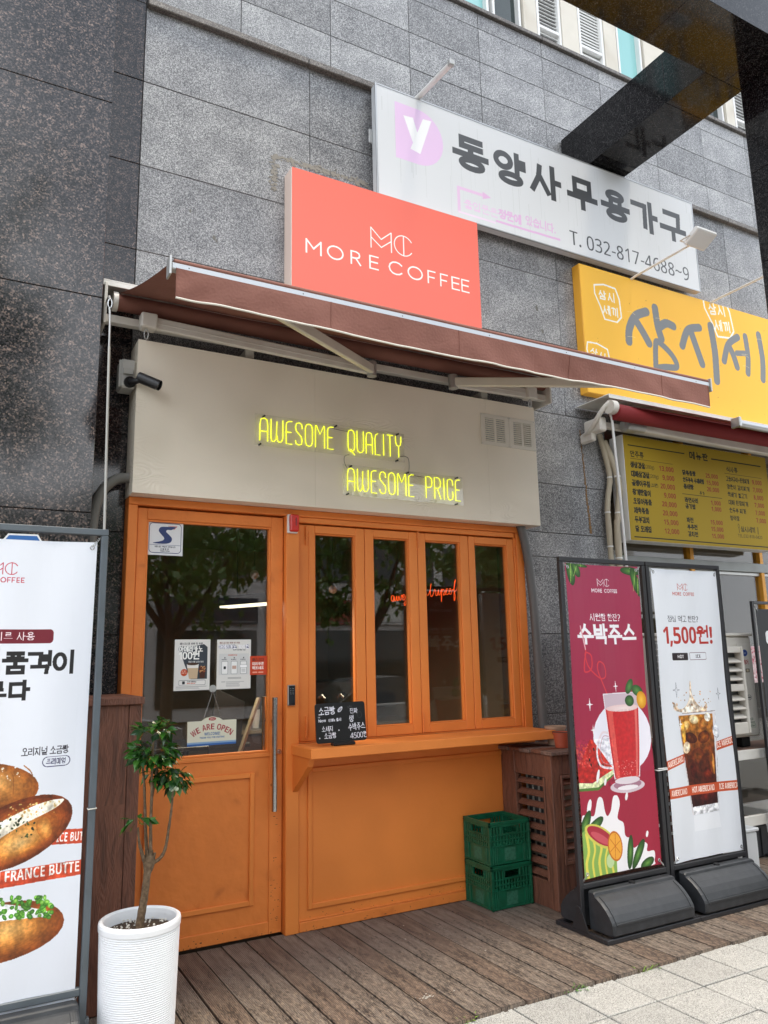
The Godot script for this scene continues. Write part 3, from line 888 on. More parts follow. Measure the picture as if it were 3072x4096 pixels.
func print_melon() -> Cv:
	var c := Cv.new(self, 3.395, 4.043, .30, 2.182, 560, C("a72a43"))
	var w := C("f6f1f2")
	for k in 40: c.rect(3.395, 4.043, 2.182 - (k + 1) * .047, 2.182 - k * .047, C("a03150").lerp(C("a5203a"), k / 39.0))
	c.logo(3.663, 2.045, .048, .003, w)
	c.house("MORE COFFEE", 3.612, 2.006, .021, .0165, .0075, .0038, w)
	c.hangul("시원함 한잔?", 3.572, 1.868, .05, .044, .09, w, .06)
	c.hangul("수박주스", 3.462, 1.803, .135, .124, .15, w, .05)
	var lf := [C("24431c"), C("3f6a2a"), C("6fa045")]
	for l in [[3.44, 2.13, .035, .09, .1], [3.485, 2.15, .03, .06, .5], [3.53, 2.175, .06, .012, -.1], [3.97, 2.15, .09, .028, -.1], [4.0, 2.09, .03, .09, .25], [4.03, 2.05, .02, .07, .1]]:
		c.shade(l[0], l[1], l[2], l[3], l[4], lf)
		c.stroke([l[0] - sin(l[4]) * -l[3] * .8, l[1] + l[3] * .8, l[0] + sin(l[4]) * -l[3] * .8, l[1] - l[3] * .8], .003, C("b9d36a"))
	# white disc, slice, glass
	c.ell(3.79, 1.095, .258, .222, C("eeeaf4"))
	c.rect(3.395, 4.043, .30, .86, C("a3213b"))
	c.ell(3.79, 1.095, .258, .222, C("eeeaf4"), 0, .0, 1.0)
	c.rect(3.395, 4.043, .30, .87, C("a3213b"))
	c.poly([3.505, 1.09, 3.38, .90, 3.38, .845, 3.5, .84, 3.69, .9], C("b8231f"))
	c.poly([3.505, 1.09, 3.525, 1.085, 3.66, .93, 3.69, .9, 3.6, .86], C("d2382c"))
	c.speck(60, 3.40, 3.5, .93, 1.06, .004, .01, [C("d4524a"), C("c23a33")])
	c.poly([3.38, .845, 3.5, .832, 3.69, .9, 3.69, .875, 3.55, .805, 3.38, .81], C("dfe3b0"))
	c.poly([3.38, .81, 3.55, .805, 3.69, .875, 3.68, .86, 3.55, .787, 3.38, .795], C("557a33"))
	for s in [[3.53, 1.03], [3.55, .985], [3.49, .97], [3.5, .94], [3.56, .94], [3.6, .93]]: c.ell(s[0], s[1], .006, .011, C("24100d"), .3)
	c.curve([3.487, 1.785, 3.515, 1.64, 3.50, 1.56, 3.50, 1.50, 3.55, 1.52, 3.555, 1.60, 3.51, 1.615, 3.53, 1.53, 3.61, 1.46, 3.66, 1.47, 3.655, 1.54, 3.61, 1.56, 3.6, 1.5, 3.665, 1.355], .009, C("d33a44"))
	c.curve([3.487, 1.785, 3.515, 1.64], .008, C("e7b3b9"))
	c.poly([3.628, 1.358, 3.958, 1.362, 3.905, .84, 3.69, .84], C("cfb9c2"))
	c.poly([3.636, 1.27, 3.95, 1.272, 3.9, .845, 3.695, .845], C("c9272c"))
	for k in 22:
		var f := k / 21.0
		var x0 := lerpf(3.638, 3.695, f * .9); var x1 := lerpf(3.948, 3.9, f * .9)
		c.rect(lerpf(x0, x1, .06), lerpf(x0, x1, .2), 1.265 - f * .41 - .02, 1.265 - f * .41, C("e2574f"))
		c.rect(lerpf(x0, x1, .85), lerpf(x0, x1, .93), 1.265 - f * .41 - .02, 1.265 - f * .41, C("e06a62"))
	c.shade(3.795, 1.268, .15, .022, 0, [C("e9c9c6"), C("f3dedb")])
	c.speck(70, 3.71, 3.89, .85, .95, .0015, .004, [C("f0a9a2"), C("e88a84")])
	c.stroke([3.628, 1.358, 3.69, .84], .006, C("f1e9ee")); c.stroke([3.958, 1.362, 3.905, .84], .006, C("f1e9ee")); c.stroke([3.628, 1.36, 3.958, 1.363], .005, C("f4eef2"))
	c.curve([3.655, 1.12, 3.6, 1.12, 3.555, 1.02, 3.58, .93, 3.68, .905], .014, C("ead9df"))
	c.curve([3.655, 1.10, 3.61, 1.1, 3.58, 1.02, 3.6, .95, 3.68, .925], .004, C("c08c98"))
	c.ell(3.797, .79, .148, .04, C("d9c6ce")); c.ell(3.797, .8, .12, .03, C("a8788a")); c.ell(3.797, .825, .108, .022, C("e6d8de")); c.ell(3.797, .782, .09, .014, C("f4edf0"))
	c.shade(3.87, 1.40, .055, .03, .9, [C("2c5527"), C("5d9345")]); c.shade(3.95, 1.37, .06, .035, -.3, [C("2c5527"), C("5d9345")]); c.shade(3.86, 1.31, .045, .035, 0, [C("264a22"), C("4f803b")])
	c.shade(3.985, 1.31, .05, .055, .2, [C("d9901c"), C("f6c64c")])
	for s in [[3.52, 1.30, .045], [3.745, 1.405, .04], [3.535, 1.145, .035]]: c.star(s[0], s[1], s[2], w)
	c.mottle(3.395, 3.69, .80, 1.09, .3, .05, C("000000"))
	c.mottle(3.69, 3.90, .85, 1.26, .1, .05, C("000000"))
	# splash and the painted cup
	c.blob([3.40, .30, 3.395, .62, 3.43, .655, 3.475, .645, 3.50, .655, 3.535, .74, 3.575, .735, 3.59, .66, 3.61, .63, 3.64, .66, 3.665, .735, 3.70, .74, 3.715, .69, 3.69, .61, 3.735, .575, 3.745, .50, 3.80, .475, 3.815, .42, 3.89, .445, 3.93, .43, 3.925, .39, 3.985, .385, 3.98, .33, 3.93, .30], w)
	for s in [[3.55, .87, .012, .04], [3.61, .83, .01, .022], [3.46, .70, .016, .045], [3.775, .73, .012, .025], [3.935, .49, .01, .02]]: c.ell(s[0], s[1], s[2], s[3], w, -.3)
	for l in [[3.42, .60, .03, .09, -.5], [3.5, .59, .03, .08, -1.1], [3.78, .4, .028, .1, -.15], [3.85, .38, .028, .1, -.6], [3.92, .32, .028, .06, -1.2]]: c.shade(l[0], l[1], l[2], l[3], l[4], lf)
	c.poly([3.395, .56, 3.42, .575, 3.66, .45, 3.66, .30, 3.395, .30], C("8db356"))
	for s in [[3.425, .02], [3.475, .016], [3.53, .02], [3.58, .014], [3.63, .016]]:
		c.curve([s[0], .55 - (s[0] - 3.42) * .5, s[0] + .012, .45, s[0] - .01, .38, s[0], .30], s[1], C("e6d95a"))
	c.ell(3.61, .37, .03, .04, C("c4d9a0")); c.ell(3.54, .52, .14, .055, C("d8cf5c"), -.5); c.ell(3.54, .522, .122, .042, C("b02a3c"), -.5); c.ell(3.54, .51, .09, .022, C("cf5560"), -.5)
	c.ell(3.655, .45, .058, .088, C("c96a1a"), .15); c.ell(3.655, .45, .05, .078, C("f0a83a"), .15)
	for k in 6:
		var a := TAU * k / 6 + .4
		c.stroke([3.655, .45, 3.655 + cos(a) * .044, .45 + sin(a) * .07], .004, C("c96a1a"))
	return c

func print_cola() -> Cv:
	var c := Cv.new(self, 4.165, 4.83, .285, 2.178, 560, C("dde0e6"))
	var red := C("b23a2c"); var k := C("2a2024")
	c.logo(4.418, 2.038, .046, .003, red)
	c.house("MORE COFFEE", 4.368, 2.003, .02, .016, .0073, .0038, red)
	c.hangul("점심 먹고 한잔?", 4.294, 1.862, .047, .0415, .085, C("2a2730"), .06)
	c.hangul("1,500원!", 4.232, 1.795, .135, .112, .125, C("b03029"), .075, true)
	c.frame(4.306, 4.467, 1.557, 1.607, .008, 0, k, k); c.frame(4.488, 4.655, 1.558, 1.607, .008, .003, C("6a4a52"))
	c.latin("HOT", 4.357, 1.57, .023, C("f4f2f4"), true); c.latin("ICE", 4.553, 1.57, .023, k, true)
	c.star(4.318, 1.36, .05, C("6b6d78"), true); c.star(4.745, 1.32, .04, C("6b6d78"), true)
	# splash above the rim
	var br := [C("c9a37c"), C("b98a5c"), C("e2cdb6"), C("a8744a")]
	c.blob([4.31, 1.22, 4.29, 1.28, 4.33, 1.235, 4.39, 1.245, 4.44, 1.3, 4.455, 1.40, 4.468, 1.41, 4.475, 1.32, 4.53, 1.25, 4.58, 1.235, 4.61, 1.265, 4.6, 1.21, 4.6, 1.19], C("d9bfa4"))
	c.blob([4.36, 1.21, 4.43, 1.27, 4.46, 1.35, 4.48, 1.27, 4.55, 1.22], C("eee0d0"))
	for q in 40: c.ell(rng.randf_range(4.27, 4.66), 1.22 + absf(rng.randfn(0, .08)), rng.randf_range(.002, .008), rng.randf_range(.002, .01), br[q % 4], rng.randf())
	# glass with ice and coffee
	c.poly([4.318, 1.20, 4.688, 1.208, 4.636, .555, 4.378, .555], C("dfdde2"))
	c.poly([4.322, 1.185, 4.655, 1.19, 4.632, .60, 4.383, .60], C("4a1d14"))
	for q in 26:
		var f := q / 25.0
		var col := C("b5772c").lerp(C("6a2f16"), clampf(f * 2.2, 0, 1)).lerp(C("33100f"), clampf(f * 1.6 - .5, 0, 1))
		c.rect(lerpf(4.324, 4.383, f), lerpf(4.655, 4.632, f), 1.19 - f * .59 - .026, 1.19 - f * .59, col)
	for s in [[4.38, 1.12, .05, .03, .5, "d9a452", "f0d090"], [4.47, 1.16, .045, .03, -.2, "e0bf86", "f6e8c8"], [4.56, 1.13, .05, .035, .6, "8a4a1e", "c98a40"], [4.43, 1.04, .06, .035, -.3, "3a1510", "7a3a18"], [4.55, 1.04, .055, .04, .3, "5a2412", "a35a22"], [4.38, .98, .04, .035, .8, "dcc09a", "f3e6d2"], [4.60, 1.17, .03, .03, 0, "f0e2cc", "ffffff"], [4.36, 1.08, .02, .07, 0, "e09a2a", "f4c060"], [4.48, .92, .06, .05, .2, "5a2414", "8d4a1c"], [4.6, .9, .02, .1, 0, "6d3016", "94501f"], [4.43, .83, .03, .05, 0, "3c120c", "601d12"], [4.56, .79, .04, .05, .4, "4a160e", "8a2f18"], [4.62, .86, .012, .07, 0, "b06a2c", "d99c50"], [4.52, .68, .08, .05, 0, "4a1210", "7a1f16"]]:
		c.shade(s[0], s[1], s[2], s[3], s[4], [C(s[5]), C(s[6])])
	c.shade(4.675, 1.07, .035, .045, .3, [C("c9cbd6"), C("f6f7fa")])
	c.stroke([4.318, 1.2, 4.378, .555], .004, C("c8b8b4")); c.stroke([4.688, 1.208, 4.636, .555], .004, C("cfd0d6")); c.stroke([4.36, 1.203, 4.688, 1.208], .004, C("8d7a78"))
	c.poly([4.379, .60, 4.634, .605, 4.632, .555, 4.382, .55], C("d9d9de")); c.poly([4.40, .59, 4.5, .592, 4.5, .575, 4.40, .572], C("fafafc"))
	c.poly([4.383, .545, 4.632, .548, 4.64, .45, 4.375, .45], C("e6e8ed"))
	c.star(4.335, 1.135, .04, C("f6f6f8"))
	c.mottle(4.27, 4.70, .55, 1.42, .55, .035, C("dde0e6"))
	var tape := C("c2502c"); var tw := C("fbeee6")
	c.poly([4.165, .91, 4.35, .943, 4.345, .888, 4.165, .852], tape); c.latin("AMERICANO", 4.178, .866, .036, tw, true, .16, .19)
	c.poly([4.665, 1.0, 4.83, 1.03, 4.83, .972, 4.665, .943], tape); c.latin("ICE AMERICANO", 4.67, .958, .038, tw, true, .23, .17)
	c.rect(4.165, 4.83, .675, .738, tape)
	c.latin("AMERICANO", 4.18, .688, .038, tw, true, .16); c.latin("HOT AMERICANO", 4.395, .688, .038, tw, true, .215); c.latin("ICE AMERICANO", 4.66, .688, .038, tw, true, .215)
	return c

func print_sticker() -> Cv:
	var c := Cv.new(self, .981, 1.20, 2.253, 2.464, 1500, C("dfe0e2"))
	var b := C("23356b")
	c.frame(.996, 1.188, 2.268, 2.45, .022, .0035, b)
	c.blob([1.155, 2.43, 1.10, 2.43, 1.062, 2.425, 1.052, 2.402, 1.07, 2.378, 1.085, 2.36, 1.08, 2.346, 1.06, 2.338, 1.018, 2.326, 1.09, 2.324, 1.125, 2.335, 1.132, 2.36, 1.112, 2.383, 1.097, 2.398, 1.103, 2.41, 1.13, 2.412], b)
	c.stroke([1.11, 2.434, 1.162, 2.434, 1.142, 2.414], .0025, C("c0392f"))
	c.rect(1.0, 1.185, 2.3155, 2.3175, b)
	c.hangul("제품 절도 책임은 저희입니다", 1.03, 2.311, .011, .0088, .12, C("222634"), .1)
	c.hangul("서울탐경", 1.063, 2.297, .0115, .011, .12, C("222634"), .25)
	c.latin("1566-1334", 1.063, 2.275, .0085, C("222634"), true, .058)
	return c

func print_poster(second: bool) -> Cv:
	var x := 1.43 if second else 1.17
	var c := Cv.new(self, x, x + .217, 1.444, 1.746, 1300, C("e3e1dc"))
	var k := C("23262c"); var o := C("c8502c")
	if not second:
		c.poly([x + .03, 1.69, x + .178, 1.718, x + .20, 1.70, x + .20, 1.51, x + .10, 1.51, x + .06, 1.60], C("3a4149"))
		c.hangul("패스오더로 하면 첫 주문", x + .03, 1.728, .014, .012, .12, k, .06)
		c.hangul("아메리카노", x + .026, 1.708, .038, .027, .34, C("3a4149"), .08); c.hangul("아메리카노", x + .026, 1.708, .038, .027, .16, C("f6f5f0"), .08)
		c.hangul("100원", x + .024, 1.676, .052, .042, .16, C("f8f7f2"), .04, true)
		c.hangul("한정 수량 소진시까지", x + .085, 1.618, .011, .009, .13, C("f2f0ea"), .06)
		c.poly([x + .075, 1.60, x + .148, 1.60, x + .14, 1.512, x + .09, 1.512], C("cdb291")); c.poly([x + .075, 1.60, x + .148, 1.60, x + .146, 1.575, x + .078, 1.575], C("ece8e0")); c.ell(x + .1115, 1.60, .036, .008, C("4a3222"))
		c.poly([x + .15, 1.585, x + .192, 1.585, x + .185, 1.515, x + .155, 1.515], C("4a2416")); c.speck(30, x + .152, x + .19, 1.55, 1.585, .002, .005, [C("9a4a22"), C("d0a070")])
		c.ell(x + .06, 1.55, .021, .021, o); c.hangul("1인 1잔", x + .045, 1.562, .008, .0075, .13, C("f8eee6"), .05); c.hangul("구매 가능", x + .044, 1.551, .008, .0068, .13, C("f8eee6"), .05)
		c.frame(x + .03, x + .19, 1.476, 1.503, .005, .0022, C("555960"), C("e9e7e2")); c.frame(x + .05, x + .066, 1.481, 1.498, .003, 0, k, k)
		c.hangul("100원 아메리카노", x + .078, 1.499, .008, .0068, .13, k, .06); c.hangul("앱에서 미리주문", x + .078, 1.489, .008, .0068, .13, o, .06)
		for q in 3: c.rect(x + .012, x + rng.randf_range(.15, .205), 1.4655 - q * .006, 1.4675 - q * .006, C("8a8a88"))
	else:
		c.hangul("패스오더로 하면 첫 주문", x + .016, 1.732, .012, .011, .12, C("7a3a2a"), .06)
		c.hangul("아메리카노 100원", x + .012, 1.716, .028, .0205, .32, C("3c3f6a"), .1, true); c.hangul("아메리카노 100원", x + .012, 1.716, .028, .0205, .17, C("f3f2f6"), .1, true)
		c.hangul("간단한 주문방법 안내", x + .10, 1.687, .009, .0078, .12, k, .06)
		c.frame(x + .012, x + .205, 1.53, 1.66, .003, 0, k, C("d6d6d4"))
		c.hangul("이용방법 안내", x + .07, 1.655, .009, .0085, .13, o, .06)
		for q in 3:
			var cx := x + .05 + q * .06
			c.ell(cx, 1.634, .004, .004, k)
			c.hangul("앱 설치하고", cx - .02, 1.627, .007, .006, .13, k, .05)
			c.frame(cx - .019, cx + .019, 1.535, 1.612, .004, .0018, C("5a5c60"), C("f2f2f0"))
		c.frame(x + .043, x + .058, 1.565, 1.582, .003, 0, k, k); c.frame(x + .097, x + .124, 1.565, 1.585, .002, 0, o, C("c9a999"))
		c.frame(x + .148, x + .192, 1.573, 1.59, .002, .0012, C("8a8a8a"), C("ffffff"))
		for q in 3: c.rect(x + .158, x + .182, 1.545 + q * .008, 1.5475 + q * .008, C("a0a0a0"))
		for q in 2: c.rect(x + .07, x + .155, 1.512 - q * .006, 1.5145 - q * .006, C("7c7c7c"))
		c.rect(x + .03, x + .055, 1.487, 1.489, C("55565a"))
		for q in 6: c.rect(x + .06, x + rng.randf_range(.14, .185), 1.487 - q * .0058, 1.489 - q * .0058, C("9a9a9a"))
	return c

func print_app() -> Cv:
	var c := Cv.new(self, 1.642, 1.756, 1.525, 1.641, 1500, C("c9431f"))
	c.hangul("패스오더", 1.656, 1.629, .021, .0185, .13, C("3a1a14"), .05)
	c.hangul("미리주문", 1.656, 1.604, .021, .0185, .15, C("f7ece6"), .05)
	c.hangul("해보세요", 1.656, 1.579, .021, .0185, .15, C("f7ece6"), .05)
	c.frame(1.658, 1.69, 1.536, 1.545, .003, 0, C("f7ece6"), C("e9a58f")); c.frame(1.696, 1.73, 1.536, 1.545, .003, 0, C("f7ece6"), C("e9a58f"))
	return c

func print_open() -> Cv:
	var c := Cv.new(self, 1.256, 1.558, 1.12, 1.288, 1300, C("dcd9c4"))
	c.rect(1.256, 1.558, 1.12, 1.131, C("2f63a8")); c.rect(1.256, 1.558, 1.131, 1.141, C("88a8c8"))
	c.ell(1.407, 1.272, .023, .0105, C("9e2a30"))
	c.latin("HAVE A", 1.394, 1.273, .006, C("efe6d8"), true, .026); c.latin("NICE DAY", 1.393, 1.2645, .0055, C("efe6d8"), true, .028)
	var txt := "WE ARE OPEN"
	var adv := {"W": .034, "E": .024, " ": .013, "A": .027, "R": .026, "O": .029, "P": .024, "N": .028}
	var sum := 0.0
	for ch in txt: sum += adv[ch]
	var at := -sum / 2
	for ch in txt:
		var a: float = -(at + adv[ch] * .5) / .19
		if ch != " ":
			var p := Vector2(1.407, 1.033) + Vector2(0, .178).rotated(a) + Vector2(-adv[ch] * .45, 0).rotated(a)
			c.latin(ch, p.x, p.y, .034, C("9e2430"), true, adv[ch] * .88, a)
		at += adv[ch]
	c.latin("WELCOME!", 1.36, 1.178, .017, C("2a5a98"), true, .096)
	c.latin("THANK YOU FOR VISITING", 1.332, 1.16, .01, C("2a5a98"), true, .152)
	return c

func print_chalk() -> Cv:                               # the board's own metres: 0.34 x 0.235
	var c := Cv.new(self, 0, .34, 0, .235, 1100, C("131314"))
	var w := C("e8e6ee")
	c.hangul("소금빵", .022, .212, .05, .036, .1, w, .05, false, .03, true)
	c.blob([.155, .178, .152, .19, .165, .205, .182, .21, .184, .198, .172, .182], w); c.blob([.159, .182, .158, .19, .167, .201, .178, .204, .179, .197, .17, .186], C("131314"))
	for k in 3: c.stroke([.161 + k * .006, .185 + k * .005, .166 + k * .006, .197 + k * .003], .0025, w)
	c.stroke([.018, .156, .022, .149], .002, w); c.stroke([.024, .158, .026, .15], .002, w); c.stroke([.03, .157, .029, .15], .002, w)
	c.latin("New", .02, .124, .017, w, true, .05, .03)
	c.hangul("신메뉴 출시!", .085, .142, .02, .0145, .13, w, .1, false, .03, true)
	c.hangul("소세지", .038, .1, .034, .024, .1, w, .08, false, .02, true)
	c.hangul("소금빵", .052, .06, .036, .026, .1, w, .05, false, .02, true)
	c.ell(.153, .07, .004, .004, w); c.blob([.022, .026, .026, .033, .022, .035, .0185, .033], w)
	c.stroke([.222, .207, .226, .2], .0018, C("8a8a90")); c.stroke([.235, .213, .236, .204], .0018, C("8a8a90")); c.stroke([.248, .211, .244, .203], .0018, C("8a8a90"))
	c.hangul("진짜", .234, .197, .033, .026, .1, w, .08, false, .03, true)
	c.hangul("생", .226, .155, .043, .03, .1, w, .05, false, .03, true)
	c.ell(.30, .155, .017, .02, C("3a3a40")); c.ell(.30, .155, .014, .017, C("131314"))
	c.hangul("수박주스", .217, .107, .046, .028, .09, w, .05, false, .02, true)
	c.hangul("4500원", .226, .052, .04, .034, .1, w, .04, false, .03, true)
	return c

# ------------------------------------------------------------------ the scene
func _ready() -> void:
	rng.seed = 20240611
	# camera, sky, sun, exposure
	var cam := Camera3D.new()
	cam.name = "camera"
	cam.position = Vector3(0, 1.6, 0)
	cam.rotation_degrees = Vector3(10.81, -28.951, -1.179)
	cam.fov = 66.9
	cam.near = .05; cam.far = 400
	add_child(cam)
	cam.current = true
	var env := Environment.new()
	env.background_mode = Environment.BG_SKY
	var sky := Sky.new()
	var sm := ProceduralSkyMaterial.new()
	sm.sky_top_color = Color(.74, .78, .84)
	sm.sky_horizon_color = Color(.93, .94, .95)
	sm.sky_curve = .22
	sm.ground_bottom_color = Color(.45, .44, .42); sm.ground_horizon_color = Color(.62, .62, .61)
	sm.sky_cover = cloud_cover()
	sm.sky_cover_modulate = Color(1, 1, 1, .9)
	sm.sun_angle_max = 2.0
	sky.sky_material = sm
	env.sky = sky
	env.background_energy_multiplier = 1.0
	env.tonemap_mode = Environment.TONE_MAPPER_LINEAR
	env.tonemap_exposure = 2.5
	env.sdfgi_enabled = true; env.ssao_enabled = true; env.ssil_enabled = true
	var we := WorldEnvironment.new()
	we.name = "environment"
	we.environment = env
	add_child(we)
	var sun := DirectionalLight3D.new()
	sun.name = "sun"
	sun.light_energy = .34
	sun.light_color = Color(1.0, .95, .87)
	sun.light_angular_distance = 10.0
	sun.shadow_enabled = true
	add_child(sun)
	sun.look_at_from_position(Vector3(.3, 2.0, .45), Vector3.ZERO, Vector3.UP)

	materials()
	ground()
	building()
	portal()
	shopfront()
	fascia()
	awning()
	neighbour()
	signs()
	deck_things()
	stands()
	plant()
	small_things()
	inside()
	street()
	finish()

func cloud_cover() -> ImageTexture:                   # broken white cloud over the whole sky, the same all round
	var n := noise(.006, 7, 5)
	var im := n.get_seamless_image(1024, 512)
	var d := im.get_data()
	var o := PackedByteArray()
	o.resize(1024 * 512 * 4)
	for i in 1024 * 512:
		var v := d[i] / 255.0
		var a := smoothstep(.32, .72, v)
		var b := int(lerpf(214, 246, smoothstep(.45, .9, v)))
		o[i * 4] = b; o[i * 4 + 1] = b; o[i * 4 + 2] = b; o[i * 4 + 3] = int(a * 255)
	return ImageTexture.create_from_image(Image.create_from_data(1024, 512, false, Image.FORMAT_RGBA8, o))

# ------------------------------------------------------------------ ground
func ground() -> void:
	var m := MB.new()
	m.bb(-60, 80, -.6, -.17, -20, 70, 0)
	structure("road", m, M.asphalt)
	# pavement: sand bed, pavers one by one in front of the deck, plain paving beyond
	m = MB.new()
	m.bb(-40, 60, -.5, -.05, -9, 3.1, 0)
	var bed := structure("pavement", m, M.sand)
	var shape := MB.new()
	shape.box(Vector3.ZERO, Vector3(.2935, .05, .2935), .003)
	var pm := shape.mesh()
	var n := 0
	for r in 11:
		for k in 27:
			var x := .04 + k * .3185
			var z := -3.097 + r * .302
			var o := part(bed, "paver", pm, M.paver[(k * 7 + r * 5 + (k * r) % 3) % 3])
			o.scale = Vector3(1.055, 1, 1)
			o.position = Vector3(x + rng.randf_range(-.001, .001), -.043 + rng.randf_range(-.0015, .0015), z + rng.randf_range(-.001, .001))
			o.rotation = Vector3(rng.randf_range(-.003, .003), [0.0, PI][k % 2] + rng.randf_range(-.003, .003), rng.randf_range(-.003, .003))
			n += 1
	m = MB.new()
	for r in 20:
		for k in 120:
			var x := -28.0 + k * .3185 * 2; var z := -3.097 + r * .302
			if r < 11 and x > -.3 and x < 8.7: continue
			m.bb(x - .315, x + .315, -.07, -.018, z - .148, z + .148, 0)
	for k in 60:
		for r in 4:
			var x := 8.72 + k * .64; var z := -4.6 + r * .36
			m.bb(x, x + .63, -.07, -.018, z, z + .35, 0)
	var far := part(bed, "far_paving", m, M.paver[1])
	far.set_meta("kind", "stuff")
	m = MB.new()
	m.bb(-40, 60, -.3, -.02, 3.1, 3.28, .015)
	structure("kerb", m, M.kerb)
	m = MB.new()
	for k in 20: m.bb(-30 + k * 4.0, -28 + k * 4.0, -.169, -.165, 7.0, 7.12, 0)
	structure("road_marking", m, M.line)
	# deck of ribbed composite boards that run from the shop to the pavement
	m = MB.new()
	m.bb(-1.6, 8.4, -.05, -.032, -4.79, -3.25, 0)
	var deck := structure("deck", m, M.deck_end)
	var meshes := []
	for v in 3: meshes.append(board_mesh(v))
	var xb := 1.3385 - .1465 * 20
	for k in 67:
		var o := part(deck, "deck_board", meshes[k % 3], M.deck[(k * 5 + k / 3) % 8])
		o.position = Vector3(xb + .1465 * k + .07, rng.randf_range(-.0012, .0008), rng.randf_range(-.008, .004))
		o.rotation.y = rng.randf_range(-.0008, .0008)
	# edge strip of dark earth and litter between deck and pavers
	m = MB.new()
	for k in 500:
		var p := Vector3(rng.randf_range(-1.5, 8), -.028 + rng.randf() * .012, -3.243 + rng.randf_range(-.008, .012))
		var s := rng.randf_range(.004, .014)
		m.box(p, Vector3(s * 1.6, s * .7, s), .0005, Transform3D(Basis(Vector3.UP, 0), Vector3.ZERO))
	var sp := MB.new()
	for k in 46:                                      # a white dropping and a few specks of paint on the boards
		var p := Vector2(2.12 + rng.randfn(0, .022), -3.52 + rng.randfn(0, .012)) if k < 34 else Vector2(rng.randf_range(1.9, 3.0), rng.randf_range(-4.6, -3.4))
		var q := rng.randf_range(.0015, .005)
		sp.box(Vector3(p.x, .0008, p.y), Vector3(q * 1.6, .0012, q), .0003)
	part(deck, "splash_mark", sp, mat(C("c9c3b6"), .9)).set_meta("kind", "stuff")
	var crumbs := part(deck, "edge_litter", m, M.bark_dark)
	crumbs.set_meta("kind", "stuff")

func board_mesh(v: int) -> ArrayMesh:                 # ribbed top, runs z -4.71 .. -3.24
	var m := MB.new()
	var w := .1375; var ribs := 15
	var za := -4.715; var zb := -3.236 + v * .003
	var xs := []
	for k in ribs:
		var x := -w / 2 + w * k / ribs
		var p := w / ribs
		xs.append(Vector2(x + p * .05, -.0016)); xs.append(Vector2(x + p * .25, 0)); xs.append(Vector2(x + p * .75, 0)); xs.append(Vector2(x + p * .95, -.0016))
	var steps := 4
	for i in xs.size() - 1:
		var a: Vector2 = xs[i]; var b: Vector2 = xs[i + 1]
		for s in steps:
			var z0 := lerpf(za, zb, float(s) / steps); var z1 := lerpf(za, zb, float(s + 1) / steps)
			var u0 := (a.x + w / 2) / w; var u1 := (b.x + w / 2) / w
			m.quad(Vector3(a.x, a.y, z1), Vector3(b.x, b.y, z1), Vector3(b.x, b.y, z0), Vector3(a.x, a.y, z0), Vector2(u0, (s + 1.0) / steps), Vector2(u1, (s + 1.0) / steps), Vector2(u1, float(s) / steps), Vector2(u0, float(s) / steps))
	var l: Vector2 = xs[0]; var r: Vector2 = xs[xs.size() - 1]
	var y := -.026
	m.quad(Vector3(l.x, y, zb), Vector3(r.x, y, zb), Vector3(r.x, r.y, zb), Vector3(l.x, l.y, zb), Vector2(0, .98), Vector2(1, .98), Vector2(1, 1), Vector2(0, 1))
	m.quad(Vector3(r.x, y, zb), Vector3(r.x, y, za), Vector3(r.x, r.y, za), Vector3(r.x, r.y, zb), Vector2(.98, 1), Vector2(.98, 0), Vector2(1, 0), Vector2(1, 1))
	m.quad(Vector3(l.x, y, za), Vector3(l.x, y, zb), Vector3(l.x, l.y, zb), Vector3(l.x, l.y, za), Vector2(0, 0), Vector2(0, 1), Vector2(.02, 1), Vector2(.02, 0))
	m.quad(Vector3(l.x, y, za), Vector3(r.x, y, za), Vector3(r.x, y, zb), Vector3(l.x, y, zb))
	return m.mesh()

# ------------------------------------------------------------------ building
func slab(b: Node3D, x0: float, x1: float, y0: float, y1: float, zf: float, m: Material, depth := .04) -> void:
	var g := .0025
	bp(b, "granite_slab", m, x0 + g, x1 - g, y0 + g, y1 - g, zf - depth, zf + rng.randf_range(-.0012, .0012), .002)

